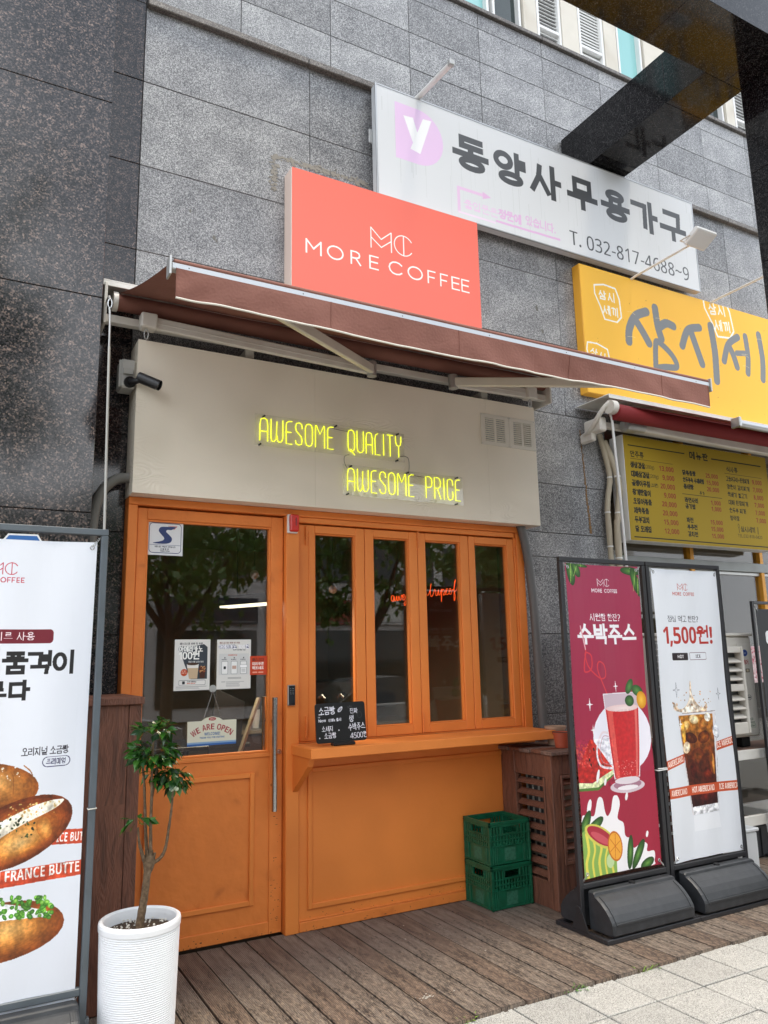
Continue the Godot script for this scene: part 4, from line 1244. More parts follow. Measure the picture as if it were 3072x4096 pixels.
func building() -> void:
	var b := thing("granite_building", "grey granite building with a dark polished pier and louvred upper windows", "building", Vector3(3, 0, -4.8))
	# core behind the cladding, with openings for the two shops
	for q in [[-4.0, .86, -.05, 6.1], [.86, 3.835, 2.6, 6.1], [3.835, 4.88, -.05, 6.1], [4.88, 12.0, 3.72, 6.1]]:
		bp(b, "wall_core", M.joint, q[0], q[1], q[2], q[3], -5.05, ZWALL - .012, 0)
	bp(b, "wall_core", M.joint, -4.0, .612, -.05, 10.1, -4.79, -4.462, 0)
	bp(b, "wall_core", M.joint, -4.0, 12.0, 3.2, 7.66, -5.4, -5.128, 0)
	bp(b, "wall_core", M.joint, -4.0, 12.0, 7.66, 10.1, -5.6, -5.27, 0)
	bp(b, "wall_core", M.joint, -4.0, .85, 6.1, 10.1, -5.12, -4.812, 0)
	bp(b, "parapet_top", M.ledge, .86, 12.0, 6.1, 6.12, -5.11, -4.845, 0)
	bp(b, "roof", M.joint, -4.0, 12.0, 10.1, 10.25, -9.5, -4.4, 0)
	# pier of polished dark granite on the left
	var py := [-.02, 1.15, 2.43, 3.705, 4.99, 6.27, 7.55, 8.83]
	for i in 7:
		for q in [[-3.98, -2.4], [-2.4, -.85], [-.85, .62]]: slab(b, q[0], q[1], py[i], py[i + 1], -4.45, M.pier)
		bp(b, "granite_slab", M.pier, .58, .62 - .004, py[i] + .003, py[i + 1] - .003, -4.80, -4.494, .001)
	# narrow dark strip between pier and wall
	var wy := [-.02, .55, 1.166, 1.777, 2.39, 3.0, 3.617, 4.25, 4.865, 5.495, 6.105]
	for i in wy.size() - 1:
		slab(b, .625, .857, wy[i], wy[i + 1], ZWALL, M.strip)
	slab(b, .625, .857, 6.105, 7.30, ZWALL, M.strip)
	slab(b, .625, .857, 7.30, 8.6, ZWALL, M.strip)
	# grey wall
	var tones: Array = M.wall
	var wx := [.857, 2.083, 3.266, 4.45, 4.875]
	for i in range(5, wy.size() - 1):
		for k in 3: slab(b, wx[k], wx[k + 1] if k < 2 or i > 5 else 3.9, wy[i], wy[i + 1], ZWALL, tones[(i * 2 + k) % 6])
		if i > 5: slab(b, wx[3], 5.63, wy[i], wy[i + 1], ZWALL, tones[(i * 5 + 1) % 6])
		if i > 5:
			for k in 5: slab(b, 5.63 + k * 1.19, 6.82 + k * 1.19, wy[i], wy[i + 1], ZWALL, tones[(i * 5 + k * 3) % 6])
	slab(b, .857, 3.84, 2.6, 3.0, ZWALL, tones[1])
	for q in [[-.02, .55], [.55, 1.166], [1.166, 1.777], [1.777, 2.39], [2.39, 2.59], [2.59, 3.0], [3.0, 3.617]]:
		slab(b, 3.9 if q[0] > 2.9 else 3.845, 4.872, q[0], q[1], ZWALL, tones[int(q[0] * 7.3 + 1) % 6])
	bp(b, "wall_return", tones[3], 4.872, 4.882, 0, 3.7, -5.0, -4.803, .001)
	# string course
	for k in 8: bp(b, "string_course", M.ledge, .86 + k * 1.2, 2.056 + k * 1.2, 6.07, 6.125, -4.84, -4.752 + rng.randf_range(-.001, .001), .006)
	# upper wall of smaller slabs, set back behind the string course
	var ux := [.916]
	for k in 11: ux.append(1.635 + k * .7759)
	var uy := [6.06, 6.400, 6.762, 7.127, 7.492, 7.662]
	for i in 5:
		for k in 11: slab(b, ux[k], ux[k + 1], uy[i], uy[i + 1], -5.116, tones[(i * 4 + k * 5 + (i * k) % 3) % 6])
	for k in 8: bp(b, "window_sill", M.ledge, .90 + k * 1.28, 2.175 + k * 1.28, 7.665, 7.708, -5.262, -5.082, .005)
	# upper windows
	var layout := [["glass", 0.959, 1.385], ["panel", 1.385, 1.651], ["shut", 1.651, 1.981], ["panel", 1.981, 2.236], ["open", 2.236, 2.556], ["panel", 2.556, 2.929], ["glass", 2.929, 3.408], ["glass", 3.451, 4.138], ["dark", 4.185, 4.539], ["panel", 4.553, 4.741], ["open", 4.741, 5.059], ["panel", 5.059, 5.309], ["shut", 5.309, 5.660], ["panel", 5.660, 5.863], ["glass", 5.879, 6.252], ["panel", 6.262, 6.709], ["glass", 6.731, 7.029], ["dark", 7.072, 7.583], ["panel", 7.599, 7.774], ["open", 7.774, 8.094], ["panel", 8.094, 8.360], ["shut", 8.360, 8.680], ["panel", 8.680, 9.159]]
	for w in layout:
		var x0: float = w[1]; var x1: float = w[2]
		var y0 := 7.711; var y1 := 9.9
		match w[0]:
			"panel":
				bp(b, "wall_panel", M.clad, x0 + .004, x1 - .004, y0, y1, -5.262, -5.147, .004)
				bp(b, "panel_trim", M.clad, x0 + .004, x0 + .03, y0 + .002, y1, -5.146, -5.134, .003)
			"glass", "dark":
				var f := MB.new()
				f.bb(x0, x0 + .028, y0, y1, -5.242, -5.157, .003); f.bb(x1 - .028, x1, y0, y1, -5.242, -5.157, .003)
				f.bb(x0 + .028, x1 - .028, y0, y0 + .03, -5.242, -5.162, .003)
				var win := part(b, "window", f, M.white)
				bp(win, "pane", M.glass_cyan if w[0] == "glass" else M.glass_dark, x0 + .028, x1 - .028, y0 + .03, y1, -5.227, -5.217, 0)
			_:
				var f := MB.new()
				f.bb(x0, x0 + .03, y0, y1, -5.232, -5.144, .004); f.bb(x1 - .03, x1, y0, y1, -5.232, -5.144, .004)
				f.bb(x0 + .03, x1 - .03, y0, y0 + .04, -5.232, -5.146, .004); f.bb(x0 + .03, x1 - .03, 7.883, 7.921, -5.232, -5.146, .004)
				var sh := part(b, "shutter", f, M.white)
				var sl := MB.new()
				var open: bool = w[0] == "open"
				sl.box(Vector3.ZERO, Vector3(x1 - x0 - .062, .006 if open else .008, .042 if open else .049), .001, Transform3D(Basis(Vector3.RIGHT, .5 if open else 1.15), Vector3.ZERO))
				var sme := sl.mesh()
				var y := y0 + .06
				while y < 9.85:
					if absf(y - 7.902) > .032:
						var o := part(sh, "slat", sme, M.white)
						o.position = Vector3((x0 + x1) / 2, y, -5.192)
					y += .0447 if open else .0383
	# rooms behind the shop windows, so that light comes in only through the glass
	for q in [[.5, 4.3], [4.75, 11.9]]:
		bp(b, "interior_floor", M.inside_floor, q[0], q[1], -.06, -.01, -9.2, -4.80, 0)
		bp(b, "interior_ceiling", M.inside, q[0], q[1], 2.95, 3.1, -9.2, -5.051, 0)
		bp(b, "interior_wall", M.inside, q[0], q[1], -.01, 2.95, -9.2, -9.1, 0)
		bp(b, "interior_wall", M.inside, q[0], q[0] + .12, -.01, 2.95, -9.1, -5.051, 0)
		bp(b, "interior_wall", M.inside, q[1] - .12, q[1], -.01, 2.95, -9.1, -5.051, 0)
	bp(b, "interior_wall", M.inside, 4.88, 11.9, 2.95, 3.72, -5.05, -4.98, 0)
	# weather marks on the stone: a stain of rust below a bracket, the outline an older sign left
	var st := mat(C("86643a"), .8)
	var r := MB.new()
	for k in 26:
		var f := k / 25.0
		var w := .006 + .016 * f * f + rng.randf() * .006
		var x := 4.60 + .035 * f + rng.randf_range(-.006, .006)
		r.bb(x - w / 2, x + w / 2, 3.50 - f * .87 - .02, 3.50 - f * .87 + .012, -4.7995, -4.7980 + rng.randf() * .0004, 0)
	part(b, "rust_stain", r, st).set_meta("kind", "stuff")
	var g := MB.new()
	for k in 260:                                     # glue left along the edges of an older sign
		var p := Vector2(lerpf(1.80, 2.57, rng.randf()), 5.235 + rng.randfn(0, .012)) if k < 190 else Vector2(1.80 + rng.randfn(0, .012), lerpf(4.95, 5.235, rng.randf()))
		var w := rng.randf_range(.004, .02); var h := rng.randf_range(.003, .012)
		g.prism(PackedVector2Array([p + Vector2(-w, 0), p + Vector2(-w * .2, -h), p + Vector2(w, -h * .3), p + Vector2(w * .6, h), p + Vector2(-w * .5, h * .8)]), -4.7995, -4.7982 + k * .000002)
	part(b, "glue_residue", g, mat(C("8a857c"), .8)).set_meta("kind", "stuff")
	g = MB.new()
	for s in [[1.37, 4.47, .022], [1.385, 4.45, .015], [1.2, 4.62, .018], [2.3, 5.28, .012], [1.62, 5.3, .012], [4.2, 4.55, .03], [4.25, 4.35, .026], [4.15, 4.2, .02], [1.5, 4.15, .02], [2.45, 5.62, .012]]:
		var bl := PackedVector2Array()
		for k in 9: bl.append(Vector2(s[0], s[1]) + Vector2(cos(TAU * k / 9) * .6, sin(TAU * k / 9)) * s[2] * rng.randf_range(.5, 1.2))
		g.prism(bl, -4.7995, -4.7984)
	part(b, "stain", g, mat(C("6b6963"), .7)).set_meta("kind", "stuff")

func portal() -> void:
	var p := thing("granite_portal", "polished black granite frame of beams and a column over the pavement", "portal", Vector3(5.2, 0, -3))
	# cross beam out from the wall, in cladding panels
	for q in [[-5.105, -4.702], [-4.699, -4.273], [-4.270, -3.847], [-3.844, -3.459]]: bp(p, "granite_panel", M.portal, 4.906, 5.357, 6.132, 6.606, q[0], q[1], .002)
	# long beam parallel to the wall
	for k in 6:
		var x := 1.47 + k * .916
		bp(p, "granite_panel", M.portal, x, x + .913, 6.129, 6.62, -3.454, -2.971, .002)
	# column under the corner
	for k in 8: bp(p, "granite_panel", M.portal, 5.325, 5.80, -.02 + k * .768, .745 + k * .768, -3.451, -2.974, .002)

# ------------------------------------------------------------------ orange shopfront
func strip_frame(m: MB, x0: float, x1: float, y0: float, y1: float, w: float, zb: float, zf: float, b := .003) -> void:   # picture-frame moulding
	m.bb(x0, x0 + w, y0, y1, zb, zf, b); m.bb(x1 - w, x1, y0, y1, zb, zf, b)
	m.bb(x0 + w, x1 - w, y0, y0 + w, zb, zf - .0006, b); m.bb(x0 + w, x1 - w, y1 - w, y1, zb, zf - .0006, b)

func shopfront() -> void:
	var s := thing("cafe_shopfront", "orange painted cafe front with glazed door, folding windows and a counter", "shopfront", Vector3(2.3, 0, -4.75))
	bp(s, "jamb", M.orange_b, .86, .915, .0, 2.545, -4.86, -4.70, .003)
	bp(s, "jamb", M.orange_b, 3.762, 3.832, .0, 2.545, -4.86, -4.70, .003)
	bp(s, "jamb_bead", M.orange, 3.748, 3.7615, 1.095, 2.51, -4.86, -4.712, .002)
	bp(s, "header", M.orange_b, .86, 3.832, 2.546, 2.592, -4.86, -4.695, .003)
	bp(s, "post", M.orange, 1.857, 1.945, .0, 2.545, -4.86, -4.675, .004)
	bp(s, "window_head", M.orange, 1.946, 3.747, 2.509, 2.545, -4.86, -4.705, .003)
	# door
	var m := MB.new()
	m.bb(.919, .976, .014, 2.533, -4.775, -4.72, .003); m.bb(1.767, 1.851, .014, 2.533, -4.775, -4.72, .003)
	m.bb(.976, 1.767, 2.466, 2.533, -4.775, -4.7205, .003); m.bb(.976, 1.767, 1.028, 1.054, -4.775, -4.7205, .003)
	m.bb(.976, 1.767, .014, .083, -4.775, -4.7205, .003)
	m.bb(.976, 1.767, .083, 1.028, -4.77, -4.729, 0)
	var d := part(s, "door", m, M.orange_old)
	m = MB.new(); strip_frame(m, 1.02, 1.672, .19, .942, .029, -4.729, -4.714, .004)
	part(d, "moulding", m, M.orange)
	m = MB.new(); strip_frame(m, .976, 1.767, 1.0545, 2.4655, .012, -4.76, -4.727, .002)
	part(d, "glazing_bead", m, M.orange_b)
	for z in [-4.752, -4.768]: bp(d, "pane", M.glass, .985, 1.758, 1.062, 2.458, z, z + .006, 0)
	m = MB.new()
	m.tube([Vector3(1.776, .716, -4.655), Vector3(1.776, 1.386, -4.655)], .0165, 16)
	for y in [.86, 1.24]: m.tube([Vector3(1.776, y, -4.655), Vector3(1.782, y, -4.725)], .008, 8)
	part(d, "handle", m, M.steel)
	m = MB.new()
	m.tube([Vector3(1.776, .9, -4.84), Vector3(1.776, 1.386, -4.84)], .0165, 12)
	for y in [1.0, 1.24]: m.tube([Vector3(1.776, y, -4.84), Vector3(1.782, y, -4.77)], .008, 8)
	part(d, "handle", m, M.steel)
	m = MB.new(); m.tube([Vector3(1.829, 1.054, -4.722), Vector3(1.829, 1.054, -4.712)], .0155, 18); m.tube([Vector3(1.829, 1.054, -4.713), Vector3(1.829, 1.054, -4.709)], .010, 16)
	var lk := part(d, "lock", m, M.chrome)
	bp(lk, "keyhole", M.dark, 1.8275, 1.8305, 1.048, 1.059, -4.7095, -4.7083, 0)
	for y in [.31, .28, .155]: bp(d, "bolt_hole", M.dark, 1.3 + y * .2, 1.3 + y * .2 + .006, .036, .041, -4.7205, -4.7196, 0)
	# folding windows
	var ex := [1.953, 2.4515, 2.8795, 3.3235, 3.7475]
	var gx := [[2.077, 2.380], [2.520, 2.808], [2.945, 3.248], [3.382, 3.682]]
	for i in 4:
		m = MB.new()
		var a: float = ex[i] + .002; var e: float = ex[i + 1] - .002
		var g0: float = gx[i][0]; var g1: float = gx[i][1]
		m.bb(a, g0, 1.101, 2.4985, -4.775, -4.72 + .001 * (i % 2), .004); m.bb(g1, e, 1.101, 2.4985, -4.775, -4.72 + .001 * (i % 2), .004)
		m.bb(g0, g1, 1.101, 1.162, -4.775, -4.7205 + .001 * (i % 2), .003); m.bb(g0, g1, 2.446, 2.4985, -4.775, -4.7205 + .001 * (i % 2), .003)
		var leaf := part(s, "window_leaf", m, M.orange)
		m = MB.new(); strip_frame(m, g0, g1, 1.1625, 2.4455, .008, -4.765, -4.730, .002)
		part(leaf, "glazing_bead", m, M.orange_b)
		for z in [-4.754, -4.77]: bp(leaf, "pane", M.glass, g0 + .005, g1 - .005, 1.167, 2.441, z, z + .006, 0)
	for h in [[2.012, 2.36, 2.49], [2.012, 1.12, 1.26], [2.882, 2.385, 2.505], [2.885, 1.105, 1.24], [3.747, 2.35, 2.44], [3.75, 1.12, 1.23]]:
		m = MB.new()
		for k in 3: m.tube([Vector3(h[0], lerpf(h[1], h[2], k / 3.0) + .001, -4.714), Vector3(h[0], lerpf(h[1], h[2], (k + 1) / 3.0) - .001, -4.714)], .0085, 10)
		part(s, "hinge", m, M.orange_old)
	for y in [1.19, 1.85]: bp(s, "panel_strip", M.orange_b, 2.03, 2.036, y - .06, y + .6, -4.7195, -4.716, .001)
	# counter and the panel below
	m = MB.new()
	m.bb(1.893, 3.775, 1.033, 1.093, -4.70, -4.365, .004)
	var c := part(s, "counter", m, M.orange)
	for bx in [1.9]:
		m = MB.new()
		m.prism(PackedVector2Array([Vector2(4.69, .80), Vector2(4.69, 1.033), Vector2(4.42, 1.033), Vector2(4.44, .985)]), -.018, .018, Transform3D(Basis(Vector3(0, 0, -1), Vector3.UP, Vector3.RIGHT), Vector3(bx + .02, 0, 0)))
		part(c, "bracket", m, M.orange_b)
	bp(s, "sill_rail", M.orange_b, 1.946, 3.76, 1.0935, 1.0985, -4.78, -4.708, .001)
	m = MB.new(); m.bb(1.946, 3.835, .0, 1.032, -4.80, -4.69, .002)
	var pn := part(s, "counter_panel", m, M.orange)
	m = MB.new(); strip_frame(m, 2.006, 3.70, .122, .945, .029, -4.69, -4.676, .004)
	part(pn, "moulding", m, M.orange)
	bp(pn, "skirting", M.orange_old, 1.947, 3.83, .002, .058, -4.69, -4.675, .004)
	bp(pn, "skirting", M.orange_old, 1.947, 3.83, .0595, .068, -4.69, -4.68, .002)
	# chipped and scuffed paint along the floor
	for e in [[d, .93, 1.84, .016, .075, -4.7199], [d, 1.78, 1.846, .08, .9, -4.7199], [pn, 1.96, 3.1, .004, .05, -4.6749], [pn, 2.0, 3.2, .062, .12, -4.6897]]:
		var ch := MB.new()
		for k in 34:
			var p := Vector2(rng.randf_range(e[1], e[2]), lerpf(e[3], e[4], rng.randf() * rng.randf()))
			var w := rng.randf_range(.001, .005) * (2.2 if k % 5 == 0 else 1.0); var h := rng.randf_range(.0006, .0025)
			ch.prism(PackedVector2Array([p + Vector2(-w, 0), p + Vector2(-w * .3, -h), p + Vector2(w, -h * .4), p + Vector2(w * .5, h), p + Vector2(-w * .6, h * .7)]), e[5] - .001, e[5] + .0004)
		part(e[0], "paint_chips", ch, mat(C("5a3a26"), .9)).set_meta("kind", "stuff")

# ------------------------------------------------------------------ cream fascia, vents, neon
func fascia() -> void:
	var f := thing("fascia_board", "long cream painted fascia board above the orange door and windows", "fascia", Vector3(2.38, 2.587, -4.7))
	# hollow box: front boards with an opening behind the vents, and returns to the wall
	for bd in [[[.855, 2.0195, 2.5935, 3.545]], [[2.0205, 3.4395, 2.5935, 3.2], [2.0205, 3.41, 3.2, 3.41], [2.0205, 3.4395, 3.41, 3.545]], [[3.4405, 3.913, 2.5935, 3.2], [3.635, 3.665, 3.2, 3.41], [3.885, 3.913, 3.2, 3.41], [3.4405, 3.913, 3.41, 3.545]]]:
		var pm := MB.new()
		for q in bd: pm.bb(q[0], q[1], q[2], q[3], -4.60, -4.58, 0)
		part(f, "board_panel", pm, M.beige)
	for q in [[.855, .873, 2.5935, 3.545], [3.895, 3.913, 2.5935, 3.545], [.873, 3.895, 3.527, 3.545], [.873, 3.895, 2.5935, 2.6115]]: bp(f, "return_board", M.beige, q[0], q[1], q[2], q[3], -4.797, -4.6, 0)
	for g in [[3.384, 3.6505], [3.6525, 3.905]]:
		var m := MB.new()
		var x0: float = g[0]; var x1: float = g[1]
		var w := (x1 - x0 - .10) / 2
		var cols := [x0 + .04, x0 + .06 + w]
		m.bb(x0, x1, 3.185, 3.215, -4.58, -4.574, .001); m.bb(x0, x1, 3.398, 3.43, -4.58, -4.574, .001)
		m.bb(x0, x0 + .04, 3.215, 3.398, -4.58, -4.574, 0); m.bb(x0 + .04 + w, x0 + .06 + w, 3.215, 3.398, -4.58, -4.574, 0); m.bb(x0 + .06 + 2 * w, x1, 3.215, 3.398, -4.58, -4.574, 0)
		var v := part(f, "vent_grille", m, M.cream)
		var sl := MB.new()
		sl.box(Vector3.ZERO, Vector3(w, .0105, .003), .0005, Transform3D(Basis(Vector3.RIGHT, .5), Vector3.ZERO))
		var sme := sl.mesh()
		for cx in cols:
			for k in 11:
				var o := part(v, "slat", sme, M.cream)
				o.position = Vector3(cx + w / 2, 3.2225 + k * .0166, -4.5745)
		for q in [[x0 + .008, 3.42], [x1 - .008, 3.42], [x0 + .008, 3.193], [x1 - .008, 3.193]]: bp(v, "screw", M.alu_dull, q[0] - .003, q[0] + .003, q[1] - .003, q[1] + .003, -4.574, -4.5725, .001)
	# hairline seams and drip marks in the paint
	neon("neon_sign", "upper line of glowing yellow neon letters on the cream fascia", [["AWESOME", 1.623, 2.141], ["QUALITY", 2.25, 2.665]], 2.992, 3.145)
	var cb := thing("neon_cable", "thin dark cables that link the two neon lines on the fascia", "cable", Vector3(2.5, 2.9, -4.57))
	tp(cb, "cable", M.black, spline([Vector3(2.66, 3.0, -4.565), Vector3(2.70, 3.012, -4.572), Vector3(2.735, 3.0, -4.574), Vector3(2.742, 2.95, -4.574), Vector3(2.742, 2.885, -4.574), Vector3(2.80, 2.878, -4.572), Vector3(2.86, 2.872, -4.565)], 5), .0016, 5)
	tp(cb, "cable", M.black, spline([Vector3(2.265, 2.975, -4.565), Vector3(2.235, 2.96, -4.574), Vector3(2.232, 2.92, -4.574), Vector3(2.245, 2.88, -4.565)], 5), .0016, 5)
	tp(cb, "cable", M.black, [Vector3(2.14, 3.145, -4.572), Vector3(2.2, 3.14, -4.574), Vector3(2.26, 3.135, -4.565)], .0016, 5)
	neon("neon_sign", "lower line of glowing yellow neon letters on the cream fascia", [["AWESOME", 2.243, 2.762], ["PRICE", 2.862, 3.154]], 2.72, 2.876)

const TUBE := {
	"A": [[0, 0, 0, .72, .12, .94, .5, 1, .88, .94, 1, .72, 1, 0], [0, .42, 1, .42]], "W": [[0, 1, 0, .18, .08, .04, .26, .02, .45, .16, .5, .92], [.5, .3, .55, .1, .68, .02, .88, .05, 1, .2, 1, 1]],
	"E": [[1, 1, .45, 1, .1, .93, .02, .8, .02, 0, 1, 0], [.02, .52, .85, .52]], "S": [[1, .74, .92, .93, .55, 1, .15, .95, .03, .78, .12, .62, .5, .5, .86, .38, .98, .22, .88, .05, .5, 0, .12, .05, 0, .2]],
	"O": [[.5, 1, .14, .95, 0, .8, 0, .2, .14, .05, .5, 0, .86, .05, 1, .2, 1, .8, .86, .95, .5, 1]], "M": [[0, 0, 0, .96, .08, 1, .5, .6, .92, 1, 1, .96, 1, 0]],
	"Q": [[.5, 1, .14, .95, 0, .8, 0, .2, .14, .05, .5, 0, .86, .05, 1, .2, 1, .8, .86, .95, .5, 1], [.4, .12, .6, .0, 1.05, -.14]], "U": [[0, 1, 0, .2, .14, .05, .5, 0, .86, .05, 1, .2, 1, 1]],
	"L": [[.62, 1, .2, .93, .02, .78, .02, 0, 1, 0]], "I": [[.5, 1, .5, 0]], "T": [[0, 1, 1, 1], [.5, 1, .5, 0]], "Y": [[0, 1, 0, .74, .14, .58, .5, .52, .86, .58, 1, .74, 1, 1], [.55, .52, .55, 0]],
	"P": [[0, 0, 0, 1, .55, 1, .9, .93, 1, .75, .9, .57, .55, .5, 0, .5]], "R": [[0, 0, 0, 1, .55, 1, .9, .93, 1, .75, .9, .57, .55, .5, 0, .5], [.45, .5, 1, 0]],
	"C": [[1, .72, .9, .94, .5, 1, .12, .95, 0, .78, 0, .22, .12, .05, .5, 0, .88, .06, 1, .26, .9, .42]]}
const WIDTH := {"A": 1.0, "W": 1.55, "E": .82, "S": .92, "O": .95, "M": 1.25, "Q": 1.0, "U": 1.0, "L": .85, "I": .28, "T": 1.0, "Y": .9, "P": 1.0, "R": 1.0, "C": .95}

func neon(called: String, label: String, words: Array, y0: float, y1: float) -> void:
	var first: float = words[0][1]; var last: float = words[words.size() - 1][2]
	var t := thing(called, label, "neon sign", Vector3((first + last) / 2, y0, -4.55), "yellow neon lines on the fascia")
	bp(t, "acrylic_panel", M.acrylic, first - .03, last + .03, y0 - .03, y1 + .025, -4.562, -4.558, 0)
	for q in [[first + .03, y1 + .015], [first + .005, y0 - .022], [last - .02, y1 + .018], [last - .03, y0 - .022], [(first + last) / 2 + .02, y1 + .015]]:
		tp(t, "standoff", M.black, [Vector3(q[0], q[1], -4.58), Vector3(q[0], q[1], -4.548)], .006, 8)
	for wd in words:
		var units := 0.0
		for ch in wd[0]: units += WIDTH[ch]
		var gap := .42
		var k: float = (wd[2] - wd[1]) / (units + gap * (wd[0].length() - 1))
		var at: float = wd[1]
		for ch in wd[0]:
			var w: float = WIDTH[ch] * k
			var m := MB.new()
			for st in TUBE[ch]:
				var p := []
				for i in range(0, st.size(), 2): p.append(Vector3(at + st[i] * w, lerpf(y0, y1, st[i + 1]), -4.55))
				m.tube(p, .0027, 6)
			part(t, "letter", m, M.neon)
			at += w + gap * k
	var l := AreaLight3D.new()
	l.name = "neon_light"
	l.light_color = Color(1, .95, .1); l.light_energy = .03
	l.area_size = Vector2(last - first, y1 - y0)
	l.shadow_enabled = true
	t.add_child(l)
	l.position = Vector3((first + last) / 2, (y0 + y1) / 2, -4.535) - t.position
	l.rotation.y = PI

# ------------------------------------------------------------------ brown awning
func awning() -> void:
	var t := thing("retractable_awning", "brown canvas retractable awning with white folding arms over the cafe front", "awning", Vector3(2.45, 3.6, -4.6))
	var xl := .737; var xr := 4.225
	# canvas, slightly sagging, as a thin sheet
	var m := MB.new()
	var nx := 24; var nz := 8
	var P := []
	for i in nx + 1:
		var row := []
		for k in nz + 1:
			var f := float(k) / nz; var g := float(i) / nx
			var y := lerpf(3.822, 3.362, f) - .045 * sin(PI * f) * (.6 + .4 * sin(PI * g)) + .004 * sin(g * 23 + f * 3)
			row.append(Vector3(lerpf(xl, xr, g), y, lerpf(-4.58, -3.205, f)))
		P.append(row)
	for i in nx:
		for k in nz:
			m.quad(P[i][k], P[i][k + 1], P[i + 1][k + 1], P[i + 1][k])
			var dn := Vector3(0, -.003, 0)
			m.quad(P[i][k] + dn, P[i + 1][k] + dn, P[i + 1][k + 1] + dn, P[i][k + 1] + dn)
	part(t, "canvas", m, M.canvas)
	# roller and its covers
	m = MB.new(); m.tube([Vector3(.72, 3.775, -4.62), Vector3(4.06, 3.775, -4.62)], .052, 18)
	part(t, "roller", m, M.canvas)
	m = MB.new(); m.tube([Vector3(.70, 3.775, -4.62), Vector3(.728, 3.775, -4.62)], .06, 18)
	part(t, "roller_cap", m, M.offwhite)
	bp(t, "cover_strip", M.white_steel, .634, 4.1, 3.875, 3.883, -4.79, -4.56, .001)
	bp(t, "cover_strip", M.white_steel, .634, 4.1, 3.845, 3.8745, -4.565, -4.56, .001)
	bp(t, "end_bracket", M.offwhite, .642, .66, 3.60, 3.86, -4.78, -4.55, .003)
	bp(t, "end_bracket", M.offwhite, 4.062, 4.083, 3.60, 3.86, -4.78, -4.55, .003)
	bp(t, "square_bar", M.offwhite, .645, 4.08, 3.633, 3.683, -4.655, -4.605, .003)
	for x in [1.55, 3.45]: bp(t, "wall_bracket", M.offwhite, x, x + .06, 3.57, 3.632, -4.797, -4.64, .004)
	# front bar with its valance
	m = MB.new()
	m.bb(xl - .012, xr + .01, 3.316, 3.350, -3.245, -3.200, .005)
	var fb := part(t, "front_bar", m, M.alu)
	m = MB.new(); m.tube([Vector3(xl, 3.355, -3.214), Vector3(xr, 3.355, -3.214)], .014, 12)
	part(fb, "canvas_roll", m, M.canvas)
	bp(fb, "end_cap", M.alu_dull, xl - .022, xl - .0125, 3.285, 3.375, -3.255, -3.19, .004); bp(fb, "end_cap", M.alu_dull, xr + .0105, xr + .02, 3.285, 3.375, -3.255, -3.19, .004)
	for k in 7:
		var x := .8 + k * .55
		bp(fb, "screw", M.dark, x, x + .005, 3.331, 3.335, -3.2, -3.1988, 0)
	m = MB.new()
	var hem := MB.new()
	var cols := 120; var rows := 7
	var cr := noise(1.0, 404, 3)
	var V := []
	for i in cols + 1:
		var g := float(i) / cols
		var col := []
		for k in rows + 1:
			var f := float(k) / rows
			var x := lerpf(xl + .01, xr - .012, g) + .004 * sin(g * 28) * f
			var y := lerpf(3.322, 3.176 + .006 * sin(g * 9 + 1) + .0015 * sin(g * 27), f)
			var loose := f * (1.6 - .6 * f)
			var z := -3.1985 - .006 * f + loose * (.006 * sin(g * 17) + .009 * sin(g * 7 + .5) + .012 * cr.get_noise_2d(x * 2.2, y * 2.0))
			z += loose * .006 * sin(x * 22 - y * 30) * exp(-(x - xl) * 2.1) + loose * .004 * sin(x * 26 + y * 22) * exp(-pow((x - 2.75) * 2.2, 2)) + loose * .004 * sin(x * 22 + y * 26) * exp(-pow((x - 3.7) * 2.6, 2))
			col.append(Vector3(x, y, z))
		V.append(col)
	for i in cols:
		for k in rows:
			m.quad(V[i][k + 1], V[i + 1][k + 1], V[i + 1][k], V[i][k])
			var bk := Vector3(0, 0, -.002)
			m.quad(V[i][k] + bk, V[i + 1][k] + bk, V[i + 1][k + 1] + bk, V[i][k + 1] + bk)
	var bot := []
	for i in cols + 1: bot.append(V[i][rows])
	var val := part(fb, "valance", m, M.canvas)
	hem.tube(bot, .005, 6)
	for i in [0, 26, 52, 79, 105, 120]:
		var sm := []
		for q in V[i]: sm.append(q + Vector3(0, 0, .0012))
		tp(val, "seam", M.canvas, sm, .0018, 5)
	part(val, "hem", hem, M.hem)
	# folding arms
	for a in [[Vector3(.90, 3.645, -4.54), Vector3(2.41, 3.585, -4.50), Vector3(1.02, 3.32, -3.25)], [Vector3(3.86, 3.645, -4.56), Vector3(3.10, 3.61, -4.52), Vector3(3.98, 3.32, -3.25)]]:
		m = MB.new()
		m.bar(a[0], a[1], .032, .078, .006)
		m.bar(a[0] + Vector3(0, 0, .012), a[1] + Vector3(0, 0, .012), .012, .012, .003)
		part(t, "upper_arm", m, M.offwhite)
		m = MB.new(); m.bar(a[1] + Vector3(0, -.006, .02), a[2], .034, .066, .006)
		part(t, "forearm", m, M.offwhite)
		m = MB.new(); m.tube([a[1] + Vector3(0, -.055, .01), a[1] + Vector3(0, .05, .01)], .034, 14)
		part(t, "elbow", m, M.alu_dull)
		m = MB.new(); m.box(a[0] + Vector3(0, 0, 0), Vector3(.095, .095, .09), .008)
		part(t, "shoulder", m, M.offwhite)
		m = MB.new(); m.box(a[2], Vector3(.06, .05, .06), .006)
		part(t, "tip_joint", m, M.alu_dull)
		var ring := []
		for k in 17: ring.append(a[0] + Vector3(-.01, -.082, .01) + Vector3(cos(TAU * k / 16) * .012, sin(TAU * k / 16) * .03, sin(TAU * k / 16) * .004))
		tp(t, "crank_eye", M.alu_dull, ring, .004, 6)
